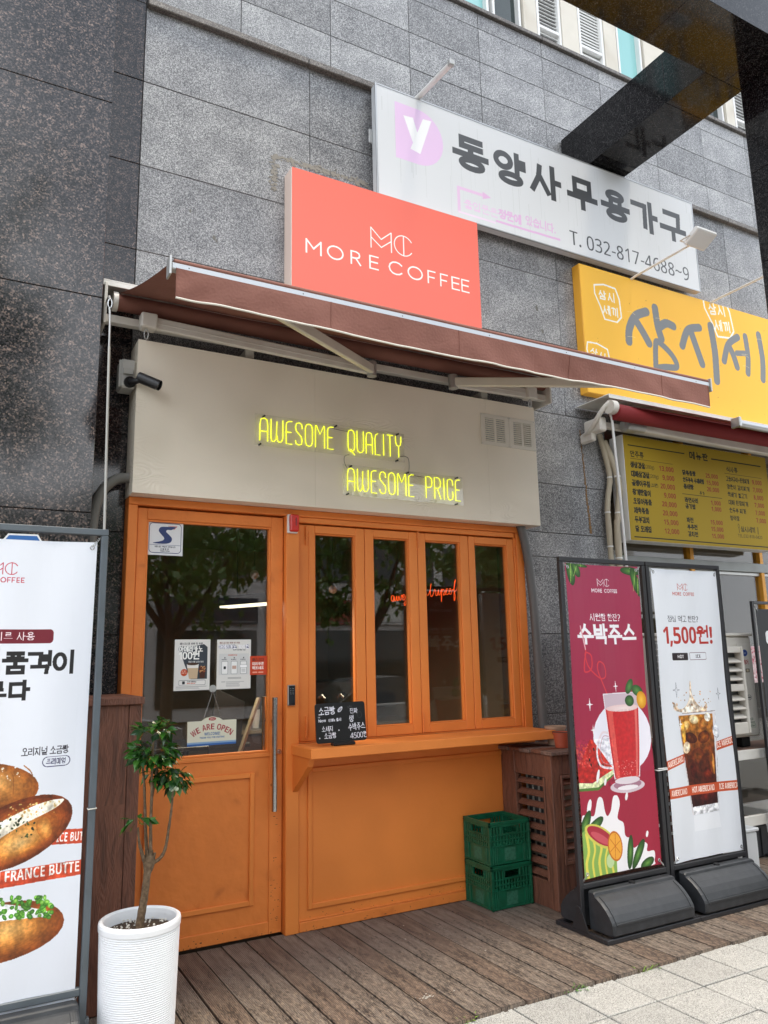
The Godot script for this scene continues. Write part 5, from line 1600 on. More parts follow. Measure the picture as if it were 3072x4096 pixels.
	# crank rod that hangs from its eye
	var c := thing("crank_rod", "thin white awning crank rod hanging beside the dark granite pier", "rod", Vector3(.67, 1.45, -4.42))
	var e := []
	for k in 17: e.append(Vector3(.657 + cos(TAU * k / 16) * .011, 3.665 + sin(TAU * k / 16) * .028, -4.42))
	tp(c, "hook", M.chrome, e, .0038, 6)
	tp(c, "upper_rod", M.alu_dull, [Vector3(.655, 3.64, -4.42), Vector3(.661, 3.58, -4.42), Vector3(.664, 3.40, -4.42)], .0065, 8)
	tp(c, "rod", mat(C("bdbbb4"), .5), [Vector3(.664, 3.40, -4.42), Vector3(.672, 3.0, -4.42), Vector3(.700, 1.45, -4.40)], .0075, 10)
	tp(c, "eye_bar", M.alu_dull, [Vector3(.655, 3.69, -4.42), Vector3(.655, 3.72, -4.45), Vector3(.66, 3.74, -4.56)], .008, 8)

# ------------------------------------------------------------------ signs on the wall
func sign_box(called: String, label: String, c: Cv, x0: float, x1: float, y0: float, y1: float, zf: float, zb: float, side: Material, rough := .4) -> Node3D:
	var t := thing(called, label, "sign", Vector3((x0 + x1) / 2, y0, zb))
	bp(t, "sign_box", side, x0, x1, y0, y1, zb, zf - .004, .004)
	var m := MB.new()
	m.printed(x0 + .004, x1 - .004, y0 + .004, y1 - .004, zf, zf - .0042)
	part(t, "sign_face", m, print_mat(c, rough))
	return t

func signs() -> void:
	sign_box("wall_sign", "coral red wall sign with the cafe name in thin white letters", print_red(), 1.879, 3.502, 4.02, 5.088, -4.657, -4.797, mat(C("e9d3c6"), .45))
	var w := sign_box("wall_sign", "long white wall sign with bold dark Korean letters and a phone number", print_white(), 2.59, 6.20, 5.093, 6.058, -4.68, -4.752, mat(C("c9cdd0"), .35))
	var m := MB.new()
	strip_frame(m, 2.587, 6.203, 5.0905, 6.0605, .012, -4.69, -4.6765, .002)
	part(w, "edge_trim", m, M.alu)
	m = MB.new()
	for x in [2.556, 6.203]: m.bb(x, x + .031, 5.56, 5.68, -4.745, -4.738, .002)
	for x in [2.8, 4.0, 5.2, 6.0]: m.bb(x, x + .04, 5.5, 5.56, -4.80, -4.752, .002)
	part(w, "bracket", m, M.alu_dull)
	sign_box("wall_sign", "yellow restaurant sign with grey brush-written Korean letters", print_yellow(), 4.63, 8.2, 3.826, 5.03, -4.70, -4.797, mat(C("e2a431"), .5), .6)
	var b := sign_box("menu_board", "olive yellow menu board with rows of Korean dishes and red prices", print_menu(), 4.919, 6.83, 2.544, 3.467, -4.628, -4.714, mat(C("d8d8d4"), .4), .75)
	bp(b, "back_box", M.white, 4.921, 6.826, 2.549, 3.463, -4.79, -4.7145, .003)
	# floodlights on arms over the yellow sign, and a bare arm over the white one
	for q in [[5.27, "floodlight on a white arm over the left end of the yellow sign"], [6.36, "floodlight on a white arm over the yellow sign, at the picture's right edge"]]:
		var x: float = q[0]
		var f := thing("floodlight", q[1], "floodlight", Vector3(x, 5.03, -4.72), "floodlights over the yellow sign")
		tp(f, "arm", M.white, [Vector3(x, 5.02, -4.745), Vector3(x, 5.03, -4.60), Vector3(x + .01, 5.035, -4.04)], .0115, 10)
		m = MB.new()
		var B := Transform3D(Basis(Vector3.RIGHT, -.5), Vector3(x + .03, 5.05, -3.95))
		m.box(Vector3.ZERO, Vector3(.24, .035, .17), .006, B)
		for k in 9: m.box(Vector3(-.1 + k * .025, .028, 0), Vector3(.006, .022, .14), .001, B)
		var h := part(f, "lamp_head", m, M.white)
		m = MB.new(); m.box(Vector3(0, -.019, 0), Vector3(.21, .004, .14), .001, B)
		part(h, "lens", m, mat(C("d9dde0"), .15))
		m = MB.new()
		m.bar(B * Vector3(-.128, 0, 0), Vector3(x - .11, 5.04, -4.04), .016, .005, .001); m.bar(B * Vector3(.128, 0, 0), Vector3(x + .15, 5.04, -4.04), .016, .005, .001); m.bar(Vector3(x - .11, 5.04, -4.04), Vector3(x + .15, 5.04, -4.04), .016, .005, .001)
		part(f, "yoke", m, M.white)
	var r := thing("sign_lamp_arm", "bare white lamp arm sticking out above the white wall sign", "lamp arm", Vector3(3.0, 6.1, -4.8))
	tp(r, "arm", M.white, [Vector3(3.0, 6.105, -4.76), Vector3(3.0, 6.09, -4.68), Vector3(3.0, 6.04, -4.23)], .022, 12)
	m = MB.new(); m.box(Vector3(3.0, 6.045, -4.225), Vector3(.045, .05, .04), .006)
	part(r, "end_fitting", m, M.alu_dull)

# ------------------------------------------------------------------ the restaurant next door
func neighbour() -> void:
	var s := thing("restaurant_shopfront", "dark glazed restaurant front with yellow mullions below the menu board", "shopfront", Vector3(7, 0, -4.88))
	for q in [[4.885, 5.885], [5.94, 6.875], [6.93, 7.9], [7.95, 9.0]]:
		bp(s, "pane", M.glass, q[0], q[1], .12, 2.36, -4.885, -4.879, 0)
		bp(s, "pane", M.glass, q[0], q[1], 2.452, 3.70, -4.885, -4.879, 0)
		bp(s, "sash", M.alu_dull, q[0], q[1], 2.33, 2.36, -4.90, -4.86, .003)
	for x in [5.887, 6.877, 7.902]: bp(s, "mullion", mat(C("d9962a"), .5), x, x + .048, .1, 3.715, -4.92, -4.84, .003)
	bp(s, "transom", tri(mat(C("8d9190"), .45), M.offwhite.albedo_texture, .6), 4.886, 9.0, 2.362, 2.45, -4.93, -4.835, .004)
	bp(s, "plinth", M.alu_dull, 4.886, 9.0, 0, .118, -4.93, -4.85, .004)
	# its red awning, rolled in
	var t := thing("retractable_awning", "dark red awning, rolled in above the yellow menu board", "awning", Vector3(6, 3.6, -4.5))
	var m := MB.new(); m.tube([Vector3(4.63, 3.565, -4.42), Vector3(8.4, 3.565, -4.42)], .068, 16)
	part(t, "roller", m, M.canvas_red)
	m = MB.new()
	m.quad(Vector3(4.66, 3.565, -4.352), Vector3(8.38, 3.565, -4.352), Vector3(8.38, 3.66, -4.47), Vector3(4.66, 3.66, -4.47))
	m.quad(Vector3(5.55, 3.488, -4.03), Vector3(8.38, 3.488, -4.03), Vector3(8.38, 3.62, -4.38), Vector3(4.75, 3.62, -4.38))
	part(t, "canvas", m, M.canvas_red)
	m = MB.new(); m.tube([Vector3(5.58, 3.475, -4.0), Vector3(8.4, 3.475, -4.0)], .032, 12); m.box(Vector3(5.575, 3.478, -4.0), Vector3(.03, .085, .09), .012)
	part(t, "front_bar", m, M.alu)
	bp(t, "cover_strip", M.white_steel, 4.56, 8.4, 3.70, 3.706, -4.79, -4.40, .001)
	bp(t, "cover_strip", M.white_steel, 4.56, 8.4, 3.672, 3.6995, -4.405, -4.40, .001)
	bp(t, "square_bar", M.offwhite, 4.62, 8.4, 3.495, 3.545, -4.66, -4.61, .003)
	m = MB.new(); m.bar(Vector3(5.02, 3.50, -4.50), Vector3(6.9, 3.475, -4.48), .05, .082, .01)
	part(t, "upper_arm", m, M.offwhite)
	m = MB.new(); m.box(Vector3(4.93, 3.515, -4.56), Vector3(.15, .10, .09), .02); m.tube([Vector3(4.87, 3.51, -4.53), Vector3(5.04, 3.50, -4.50)], .045, 12)
	part(t, "shoulder", m, M.alu_dull)
	m = MB.new()
	m.tube(spline([Vector3(4.585, 3.645, -4.42), Vector3(4.56, 3.60, -4.47), Vector3(4.545, 3.52, -4.55), Vector3(4.56, 3.45, -4.66), Vector3(4.6, 3.44, -4.78)], 4), .02, 10)
	m.tube([Vector3(4.57, 3.60, -4.42), Vector3(4.63, 3.60, -4.42)], .058, 16); m.box(Vector3(4.60, 3.49, -4.62), Vector3(.075, .12, .2), .012); m.box(Vector3(4.59, 3.41, -4.70), Vector3(.05, .08, .15), .01)
	part(t, "end_bracket", m, M.offwhite)
	# pipes and cord that come down at the corner
	var defs := [["lagged_pipe", "left of two taped beige pipes between granite and the menu board", M.lagging, [Vector3(4.78, 3.48, -4.76), Vector3(4.81, 3.3, -4.74), Vector3(4.845, 3.1, -4.74), Vector3(4.80, 2.85, -4.745), Vector3(4.795, 2.5, -4.745), Vector3(4.80, 0.02, -4.745)], .024],
		["lagged_pipe", "right of two taped beige pipes, bulging out beside the menu board", M.lagging, [Vector3(4.82, 3.42, -4.75), Vector3(4.865, 3.2, -4.70), Vector3(4.895, 3.0, -4.69), Vector3(4.865, 2.75, -4.70), Vector3(4.85, 2.4, -4.71), Vector3(4.85, 0.02, -4.72)], .027]]
	for d in defs:
		var o := thing(d[0], d[1], "pipe", d[3][5], "taped pipes beside the menu board")
		var path := spline(d[3], 8)
		var rr := []
		for k in path.size(): rr.append(d[4] * (1 + .06 * sin(k * 1.9) + .03 * sin(k * 4.1)))
		tp(o, "pipe", d[2], path, rr, 10)
		for y in [3.1, 2.78, 2.42]:
			var best := 0
			for k in path.size():
				if absf(path[k].y - y) < absf(path[best].y - y): best = k
			tp(o, "tie", M.white, [path[best] + Vector3(0, .006, 0), path[best] - Vector3(0, .006, 0)], d[4] * 1.12, 10)
	var co := thing("hanging_cord", "white cord hanging from the red awning's bracket past the pipes", "cord", Vector3(4.75, 2.2, -4.5))
	tp(co, "cord", M.white, spline([Vector3(4.625, 3.58, -4.47), Vector3(4.635, 3.5, -4.46), Vector3(4.66, 3.35, -4.48), Vector3(4.72, 2.9, -4.52), Vector3(4.76, 2.5, -4.55), Vector3(4.78, 1.9, -4.56)], 6), .011, 8)
	# air conditioner on its rack
	var ac := thing("air_conditioner", "off-white outdoor air conditioner with louvred front on a white rack", "air conditioner", Vector3(5.25, .84, -4.5))
	bp(ac, "casing", M.offwhite, 4.63, 5.895, .925, 1.735, -4.68, -4.32, .012)
	bp(ac, "top_cover", M.offwhite, 4.615, 5.91, 1.7355, 1.762, -4.70, -4.305, .008)
	var fg := MB.new()
	fg.bb(5.40, 5.43, .96, 1.65, -4.32, -4.25, .008); fg.bb(5.665, 5.70, .96, 1.65, -4.32, -4.25, .008); fg.bb(5.43, 5.665, .96, 1.05, -4.32, -4.252, .004); fg.bb(5.43, 5.665, 1.60, 1.65, -4.32, -4.252, .004); fg.bb(5.43, 5.665, 1.295, 1.35, -4.32, -4.252, .004)
	part(ac, "front_grille", fg, M.offwhite)
	bp(ac, "coil_face", mat(C("4b4d4f"), .5, .5), 5.432, 5.663, 1.052, 1.598, -4.3195, -4.316, 0)
	for y in [1.10, 1.17, 1.24, 1.40, 1.47, 1.54]:
		m = MB.new(); m.box(Vector3.ZERO, Vector3(.234, .014, .075), .003, Transform3D(Basis(Vector3.RIGHT, .5), Vector3(5.5475, y, -4.285)))
		part(ac, "louvre", m, M.offwhite)
	var gm := MB.new()
	for k in 16: gm.bb(4.66, 5.36, .975 + k * .047, .985 + k * .047, -4.312, -4.306, .001)
	for k in 15: gm.bb(4.665 + k * .049, 4.672 + k * .049, .97, 1.70, -4.3185, -4.3125, .001)
	part(ac, "fan_guard", gm, M.alu_dull)
	bp(ac, "coil_face", mat(C("4b4d4f"), .5, .5), 4.66, 5.36, .965, 1.705, -4.3205, -4.3193, 0)
	var c := Cv.new(self, 5.705, 5.89, .95, 1.68, 700, C("d8d3ca"))
	c.ell(5.80, 1.60, .035, .028, C("2a4a94")); c.latin("er", 5.795, 1.592, .014, C("e8e8ee"), true)
	c.hangul("에어", 5.76, 1.545, .04, .036, .14, C("b02a2a"), .1)
	c.rect(5.79, 5.84, 1.44, 1.47, C("5a4a3a")); c.rect(5.80, 5.83, 1.445, 1.465, C("cfc4a8"))
	c.ell(5.80, 1.235, .03, .022, C("6a6a68")); c.ell(5.80, 1.235, .026, .018, C("d8d3ca")); c.rect(5.78, 5.82, 1.229, 1.241, C("6a6a68"))
	c.shade(5.745, 1.06, .02, .045, .4, [C("4a9a58"), C("8cc890")])
	c.latin("ECO", 5.775, 1.052, .018, C("2a5a38"), true); c.latin("Green", 5.785, 1.03, .013, C("2a5a38"), true)
	c.frame(5.73, 5.845, .992, 1.02, .002, .002, C("3a7a48")); c.latin("Inverter", 5.74, 1.0, .014, C("2a5a38"), true, .095)
	m = MB.new(); m.printed(5.708, 5.886, .953, 1.677, -4.3175, -4.32)
	part(ac, "side_panel", m, print_mat(c, .45))
	for x in [4.78, 5.72]: bp(ac, "foot", M.rubber, x, x + .1, .842, .924, -4.60, -4.36, .01)
	var rk := thing("steel_rack", "white steel rack that carries the air conditioner", "rack", Vector3(5.3, 0, -4.45))
	for x in [4.66, 5.93]:
		for z in [-4.66, -4.30]: bp(rk, "leg", M.white_steel, x, x + .045, .0, .79, z, z + .045, .003)
	for y in [.76, .26]:
		for z in [-4.655, -4.298]: bp(rk, "rail", M.white_steel, 4.70, 6.7, y, y + .075, z, z + .035, .003)
		for x in [4.668, 5.938]: bp(rk, "rail", M.white_steel, x, x + .03, y + .002, y + .07, -4.615, -4.302, .003)
	bp(rk, "shelf", M.brown_grey, 4.67, 6.7, .836, .84, -4.64, -4.27, .001)
	var bx := thing("storage_box", "white plastic box on the ground behind the right banner stand", "box", Vector3(5.25, 0, -4.05))
	bp(bx, "box", M.white, 5.14, 5.33, .0, .30, -4.2, -4.02, .012); bp(bx, "lid", M.white, 5.13, 5.34, .301, .325, -4.21, -4.01, .006)
	# more clutter behind the right stand
	var pb := thing("plastic_stool", "grey plastic crate under the air conditioner rack", "crate", Vector3(5.6, 0, -4.5))
	bp(pb, "body", M.tank, 5.42, 5.86, .0, .24, -4.62, -4.32, .01)
	for k in 4: bp(pb, "rib", M.tank, 5.46 + k * .1, 5.475 + k * .1, .02, .22, -4.3195, -4.31, .002)
	# black banner at the edge, pink poster on the glass
	c = Cv.new(self, 5.84, 6.42, .30, 1.955, 300, C("1d1f22"))
	c.frame(5.93, 6.02, 1.665, 1.775, .03, 0, C("f0f0f0"), C("f0f0f0")); c.frame(6.05, 6.2, 1.665, 1.775, .02, 0, C("f0f0f0"), C("f0f0f0"))
	var bb := thing("black_banner", "black cloth banner with white lettering at the right edge", "banner", Vector3(6.1, 0, -4.2))
	m = MB.new(); m.printed(5.84, 6.42, .30, 1.955, -4.199, -4.201)
	part(bb, "cloth", m, print_mat(c, .6))
	m = MB.new()
	for x in [5.80, 6.44]: m.bb(x, x + .025, .0, 2.02, -4.225, -4.20, .003)
	m.bb(5.825, 6.44, 1.995, 2.02, -4.224, -4.201, .003); m.bb(5.8, 6.465, .0, .024, -4.40, -4.226, .003)
	part(bb, "frame", m, M.black_steel)
	tp(bb, "spring", M.chrome, [Vector3(5.82, 1.99, -4.2), Vector3(5.855, 1.94, -4.198)], .005, 6)
	c = Cv.new(self, 6.60, 6.79, 1.32, 1.66, 300, C("d9b8b8"))
	for k in 60: c.ell(rng.randf_range(6.62, 6.78), rng.randf_range(1.34, 1.64), rng.randf_range(.006, .02), rng.randf_range(.005, .012), [C("c05a6a"), C("e8a8ac"), C("f3dede"), C("a84a56")][k % 4], rng.randf() * 3)
	var pk := thing("food_poster", "small pink meat poster on the restaurant glass", "poster", Vector3(6.7, 1.32, -4.87))
	m = MB.new(); m.printed(6.60, 6.79, 1.32, 1.66, -4.8765, -4.8785)
	part(pk, "poster", m, print_mat(c, .3))

# ------------------------------------------------------------------ cabinets, crates
func deck_things() -> void:
	# tall brown cabinet on the left
	var t := thing("wooden_cabinet", "tall dark brown wooden cabinet at the door's left, behind the planter", "cabinet", Vector3(.1, 0, -4.3))
	bp(t, "carcass", M.brown, -1.20, .855, .01, 1.40, -4.44, -4.16, 0)
	bp(t, "carcass", M.brown, .63, .855, .01, 1.40, -4.78, -4.44, 0)
	var x := .864
	var k := 0
	for w in [.062, .148, .146, .15, .147, .149, .146, .15, .148, .147, .15, .149, .147, .15]:
		bp(t, "plank", [M.brown, M.brown_b][k % 2], x - w + .001, x - .001, .004, 1.404, -4.16, -4.135 + [.0, -.002, .001][k % 3], .0025)
		x -= w; k += 1
	bp(t, "side_plank", M.brown_b, .856, .8575, .004, 1.404, -4.69, -4.162, 0)
	bp(t, "top_board", M.brown_b, -1.23, .872, 1.405, 1.442, -4.70, -4.115, .004)
	# louvred brown enclosure on the right
	t = thing("louvred_enclosure", "low brown wooden enclosure with louvred sides, right of the crates", "enclosure", Vector3(4.1, 0, -4.4))
	var X0 := 3.505; var X1 := 4.74; var ZF := -4.14; var ZB := -4.685
	bp(t, "corner_post", M.brown_b, X0, X0 + .07, .0, .96, ZF - .07, ZF, .004)
	bp(t, "corner_post", M.brown_b, X0 + .004, X0 + .064, .0, .96, ZB, ZB + .15, .004)
	bp(t, "corner_post", M.brown_b, X1 - .07, X1, .0, .96, ZF - .07, ZF, .004)
	bp(t, "corner_post", M.brown_b, X1 - .07, X1 - .004, .0, .96, ZB, ZB + .07, .004)
	bp(t, "side_rail", M.brown, X0 + .006, X0 + .05, .81, .958, ZB + .152, ZF - .072, .003)
	bp(t, "side_rail", M.brown, X0 + .006, X0 + .05, .0, .165, ZB + .152, ZF - .072, .003)
	bp(t, "front_rail", M.brown, X0 + .072, X1 - .072, .83, .958, ZF - .05, ZF - .004, .003)
	bp(t, "front_rail", M.brown, X0 + .072, X1 - .072, .0, .27, ZF - .05, ZF - .004, .003)
	bp(t, "front_stile", M.brown, 4.05, 4.15, .271, .829, ZF - .05, ZF - .005, .003)
	var m := MB.new(); strip_frame(m, X0 + .073, 4.049, .271, .829, .022, ZF - .02, ZF + .004, .003); strip_frame(m, 4.151, X1 - .073, .271, .829, .022, ZF - .02, ZF + .004, .003)
	part(t, "louvre_frame", m, M.brown_b)
	m = MB.new()
	m.bb(X0 - .004, X0 + .02, .166, .81, ZB + .152, ZB + .17, .002); m.bb(X0 - .004, X0 + .02, .166, .81, ZF - .092, ZF - .074, .002)
	part(t, "louvre_frame", m, M.brown_b)
	var sl := MB.new(); sl.box(Vector3.ZERO, Vector3(.05, .011, .285), .002, Transform3D(Basis(Vector3.BACK, .62), Vector3.ZERO))
	var sme := sl.mesh()
	for i in 9:
		var o := part(t, "slat", sme, M.brown_b)
		o.position += Vector3(X0 + .024, .20 + i * .071, (ZB + .17 + ZF - .092) / 2)
	for s in [[X0 + .095, 4.027], [4.173, X1 - .095]]:
		sl = MB.new(); sl.box(Vector3.ZERO, Vector3(s[1] - s[0], .011, .05), .002, Transform3D(Basis(Vector3.RIGHT, .62), Vector3.ZERO))
		sme = sl.mesh()
		for i in 8:
			var o := part(t, "slat", sme, M.brown_b)
			o.position += Vector3((s[0] + s[1]) / 2, .31 + i * .067, ZF - .024)
	for i in 5:
		var z := ZB + .012 + i * .114
		bp(t, "top_plank", [M.brown_grey, M.brown_b][i % 2], X0 - .028 + [.0, .012, .004, .016, .006][i], X1 + .02, .959 + [.0, .001, .0, .002, .001][i], .985, z, z + .111, .004)
	# the unit inside, seen through the slats
	var ac := thing("air_conditioner", "pale unit seen behind the slats of the brown enclosure", "air conditioner", Vector3(4.1, .05, -4.4))
	bp(ac, "casing", M.offwhite, 3.68, 4.55, .08, .86, -4.62, -4.26, .01)
	m = MB.new()
	for i in 10: m.bb(3.655, 3.663, .10 + i * .08, .114 + i * .08, -4.60, -4.27, .002)
	for i in 6: m.bb(3.66, 3.668, .09, .85, -4.605 + i * .063, -4.588 + i * .063, .002)
	part(ac, "guard", m, M.offwhite)
	bp(ac, "coil_face", mat(C("6a6c6e"), .5, .5), 3.672, 3.679, .1, .84, -4.60, -4.28, 0)
	for i in 2: bp(ac, "foot", M.rubber, 3.8 + i * .6, 3.9 + i * .6, .0, .08, -4.6, -4.3, .005)
	# stacked green crates
	var cr := crate()
	cr.position = Vector3(3.3235, 0, -4.5245)
	cr.rotation.y = .012
	cr.set_meta("label", "lower of two stacked green plastic crates on the deck")
	copy(cr, Vector3(3.3225, .2705, -4.5235), -.004, "upper, open green plastic crate stacked on another")

func crate() -> Node3D:
	var t := thing("plastic_crate", "crate", "crate", Vector3.ZERO, "stacked green crates")
	var W := .168; var D := .149; var H := .268
	var m := MB.new()
	m.bb(-W + .004, W - .004, .002, .012, -D + .004, D - .004, .002)
	# four walls, drawn once along +z and turned
	for q in 4:
		var xf := Transform3D(Basis(Vector3.UP, q * PI / 2), Vector3.ZERO)
		var half: float = W if q % 2 == 0 else D
		var off: float = D if q % 2 == 0 else W
		var B := func(x0: float, x1: float, y0: float, y1: float, z0: float, z1: float, bev := .0015) -> void:
			m.box(Vector3((x0 + x1) / 2, (y0 + y1) / 2, off + (z0 + z1) / 2), Vector3(x1 - x0, y1 - y0, z1 - z0), bev, xf)
		B.call(-half + .004, half - .004, .012, .112, -.012, -.008)                   # solid lower wall
		for y in [.004, .112, .146, .178]: B.call(-half, half, y, y + .006, -.014, 0.0)   # ribs all round
		B.call(-half, half, .238, H, -.014, 0.0)
		B.call(-half + .001, half - .001, .252, .256, -.016, .003)
		for sgn in [-1.0, 1.0]:
			B.call(sgn * half - .008 * (1 + sgn), sgn * half + .008 * (1 - sgn), .0, H - .002, -.0145, -.0005)   # corner posts
			B.call(sgn * half * .72 - .006, sgn * half * .72 + .006, .01, .112, -.013, -.001)
			B.call(sgn * half * .64 - .003, sgn * half * .64 + .003, .01, .112, -.013, -.001)
			B.call(sgn * half * .83 - .003, sgn * half * .83 + .003, .01, .112, -.013, -.001)
		var n := 12
		for i in n + 1:
			var x := lerpf(-half + .02, half - .02, float(i) / n)
			B.call(x - .0065, x + .0065, .118, .146, -.012, -.004, .0008)
			B.call(x - .0065, x + .0065, .152, .178, -.012, -.004, .0008)
			if absf(x) > .062: B.call(x - .007, x + .007, .184, .238, -.012, -.004, .0008)
		for i in n:
			if i % 2 == 0:
				var x := lerpf(-half + .02, half - .02, (i + .5) / n)
				B.call(x - .009, x + .009, .119, .132, -.011, -.006, .0008)
		# hand hole with a rounded rim
		B.call(-.066, .066, .184, .19, -.014, .001); B.call(-.066, .066, .232, .238, -.014, .001)
		B.call(-.066, -.060, .19, .232, -.014, .001); B.call(.060, .066, .19, .232, -.014, .001)
	part(t, "body", m, M.crate)
	m = MB.new(); m.bb(-.045, .045, .02, .1, D - .0082, D - .0075, 0); m.bb(-W + .0075, -W + .0082, .02, .1, -.045, .045, 0)
	part(t, "worn_label", m, tri(mat(C("2f6a52"), .6), M.crate.albedo_texture, .1))
	return t

# ------------------------------------------------------------------ banner stands
func cloth(x0: float, x1: float, y0: float, y1: float, z: float, bow: float) -> MB:      # hung sheet with a slight bow and pulled corners
	var m := MB.new()
	var nx := 14; var ny := 36
	var P := []
	for i in nx + 1:
		var r := []
		for k in ny + 1:
			var g := float(i) / nx; var f := float(k) / ny
			var zz := z + bow * sin(PI * g) * sin(PI * f) + .006 * sin(g * 6 + f * 9) * sin(PI * f) + .003 * sin(g * 15 - f * 7 + 1)
			var pull := .006 * (1 - 4 * g * (1 - g))
			var yy := lerpf(y0, y1, f) + (pull if f > .5 else -pull) * absf(f - .5) * 2
			var xx := lerpf(x0, x1, g) + .004 * sin(PI * f) * (1 if g < .5 else -1) * absf(g - .5) * 2
			r.append(Vector3(xx, yy, zz))
		P.append(r)
	for i in nx:
		for k in ny:
			var u0 := float(i) / nx; var u1 := float(i + 1) / nx; var v0 := 1 - float(k) / ny; var v1 := 1 - float(k + 1) / ny
			m.quad(P[i][k], P[i + 1][k], P[i + 1][k + 1], P[i][k + 1], Vector2(u0, v0), Vector2(u1, v0), Vector2(u1, v1), Vector2(u0, v1))
	return m

func stand(label: String, x0: float, x1: float, zc: float, steel: Material, c: Cv, fx0: float, fx1: float, fy0: float, fy1: float, bow: float) -> void:
	var xm := (x0 + x1) / 2
	var t := thing("banner_stand", label, "banner stand", Vector3(xm, 0, zc), "banner stands outside the cafe")
	var b := .03
	for x in [x0, x1 - b]: bp(t, "post", steel, x, x + b, .024, 2.196, zc - b / 2, zc + b / 2, .003)
	bp(t, "top_bar", steel, x0, x1, 2.1965, 2.2265, zc - b / 2, zc + b / 2, .003)
	bp(t, "cross_bar", steel, x0 + b, x1 - b, .243, .273, zc - b / 2, zc + b / 2, .003)
	for z in [zc - .218, zc + .19]: bp(t, "base_rail", steel, x0 - .004, x1 + .004, .0, .026, z, z + .03, .003)
	for x in [x0 - .003, x1 - b + .003]: bp(t, "base_rail", steel, x, x + b, .0, .0255, zc - .187, zc + .189, .003)
	for x in [x0 - .006, x1 + .001]:
		var m := MB.new()
		m.prism(PackedVector2Array([Vector2(-.07, .026), Vector2(.07, .026), Vector2(.022, .13), Vector2(.018, .155), Vector2(-.018, .155), Vector2(-.022, .13)]), 0, .005, Transform3D(Basis(Vector3(0, 0, -1), Vector3.UP, Vector3.RIGHT), Vector3(x, 0, zc)))
		m.tube([Vector3(x - .006, .135, zc), Vector3(x + .01, .135, zc)], .02, 12)
		part(t, "gusset", m, steel)
	part(t, "cloth", cloth(fx0, fx1, fy0, fy1, zc + .004, bow), print_mat(c, .5))
	for q in [[fx0 + .022, fy1 - .02, x0 + b, 2.195], [fx1 - .022, fy1 - .02, x1 - b, 2.195], [fx0 + .022, fy0 + .02, x0 + b, .275], [fx1 - .022, fy0 + .02, x1 - b, .275]]:
		var m := MB.new()
		var ring := []
		for k in 13: ring.append(Vector3(q[0] + cos(TAU * k / 12) * .0085, q[1] + sin(TAU * k / 12) * .0085, zc + .007))
		m.tube(ring, .003, 6)
		part(t, "eyelet", m, M.chrome)
		var A := Vector3(q[0], q[1], zc + .01); var E := Vector3(q[2], q[3], zc)
		var sp := []
		for k in 57:
			var f := k / 56.0
			sp.append(A.lerp(E, f) + (Vector3(cos(f * 44), sin(f * 44), 0) * .0045 if f > .15 and f < .85 else Vector3.ZERO))
		tp(t, "spring", M.alu_dull, sp, .0014, 4)
	# water tanks, front and back
	for s in [1.0, -1.0]:
		var prof := [Vector2(.03, .03), Vector2(.212, .03), Vector2(.224, .042), Vector2(.224, .092), Vector2(.218, .108), Vector2(.198, .138), Vector2(.17, .168), Vector2(.135, .196), Vector2(.098, .217), Vector2(.085, .222), Vector2(.08, .236), Vector2(.072, .241), Vector2(.03, .241)]
		var m := MB.new()
		var ends := [[x0 + .042, .010], [x0 + .05, .003], [x0 + .06, 0.0], [x1 - .06, 0.0], [x1 - .05, .003], [x1 - .042, .010]]
		var ctr := Vector3(xm, .1, zc + s * .1)
		var sec := []
		for e in ends:
			var r := []
			for p in prof: r.append(Vector3(e[0], lerpf(p.y, .12, e[1] * 7), zc + s * lerpf(p.x, .12, e[1] * 7)))
			sec.append(r)
		for i in 5:
			for k in prof.size():
				var k2 := (k + 1) % prof.size()
				m.quadO(sec[i][k], sec[i + 1][k], sec[i + 1][k2], sec[i][k2], ctr)
		for i in [0, 5]:
			for k in prof.size(): m.triO(Vector3(sec[i][k].x, .12, zc + s * .12), sec[i][k], sec[i][(k + 1) % prof.size()], ctr)
		var tank := part(t, "water_tank", m, M.tank)
		# raised border round the curved face
		m = MB.new()
		for x in [x0 + .072, x1 - .072]:
			for k in range(3, 8):
				var a := Vector3(x, prof[k].y + .001, zc + s * (prof[k].x + .001)); var e := Vector3(x, prof[k + 1].y + .001, zc + s * (prof[k + 1].x + .001))
				m.bar(a, e, .012, .006, .001, Vector3(0, .6, s * .6))
		m.bar(Vector3(x0 + .072, .095, zc + s * .225), Vector3(x1 - .072, .095, zc + s * .225), .007, .012, .001)
		part(tank, "raised_border", m, M.tank)
		m = MB.new(); m.tube([Vector3(xm, .24, zc + s * .055), Vector3(xm, .25, zc + s * .055)], .02, 14)
		part(tank, "filler_cap", m, M.black)

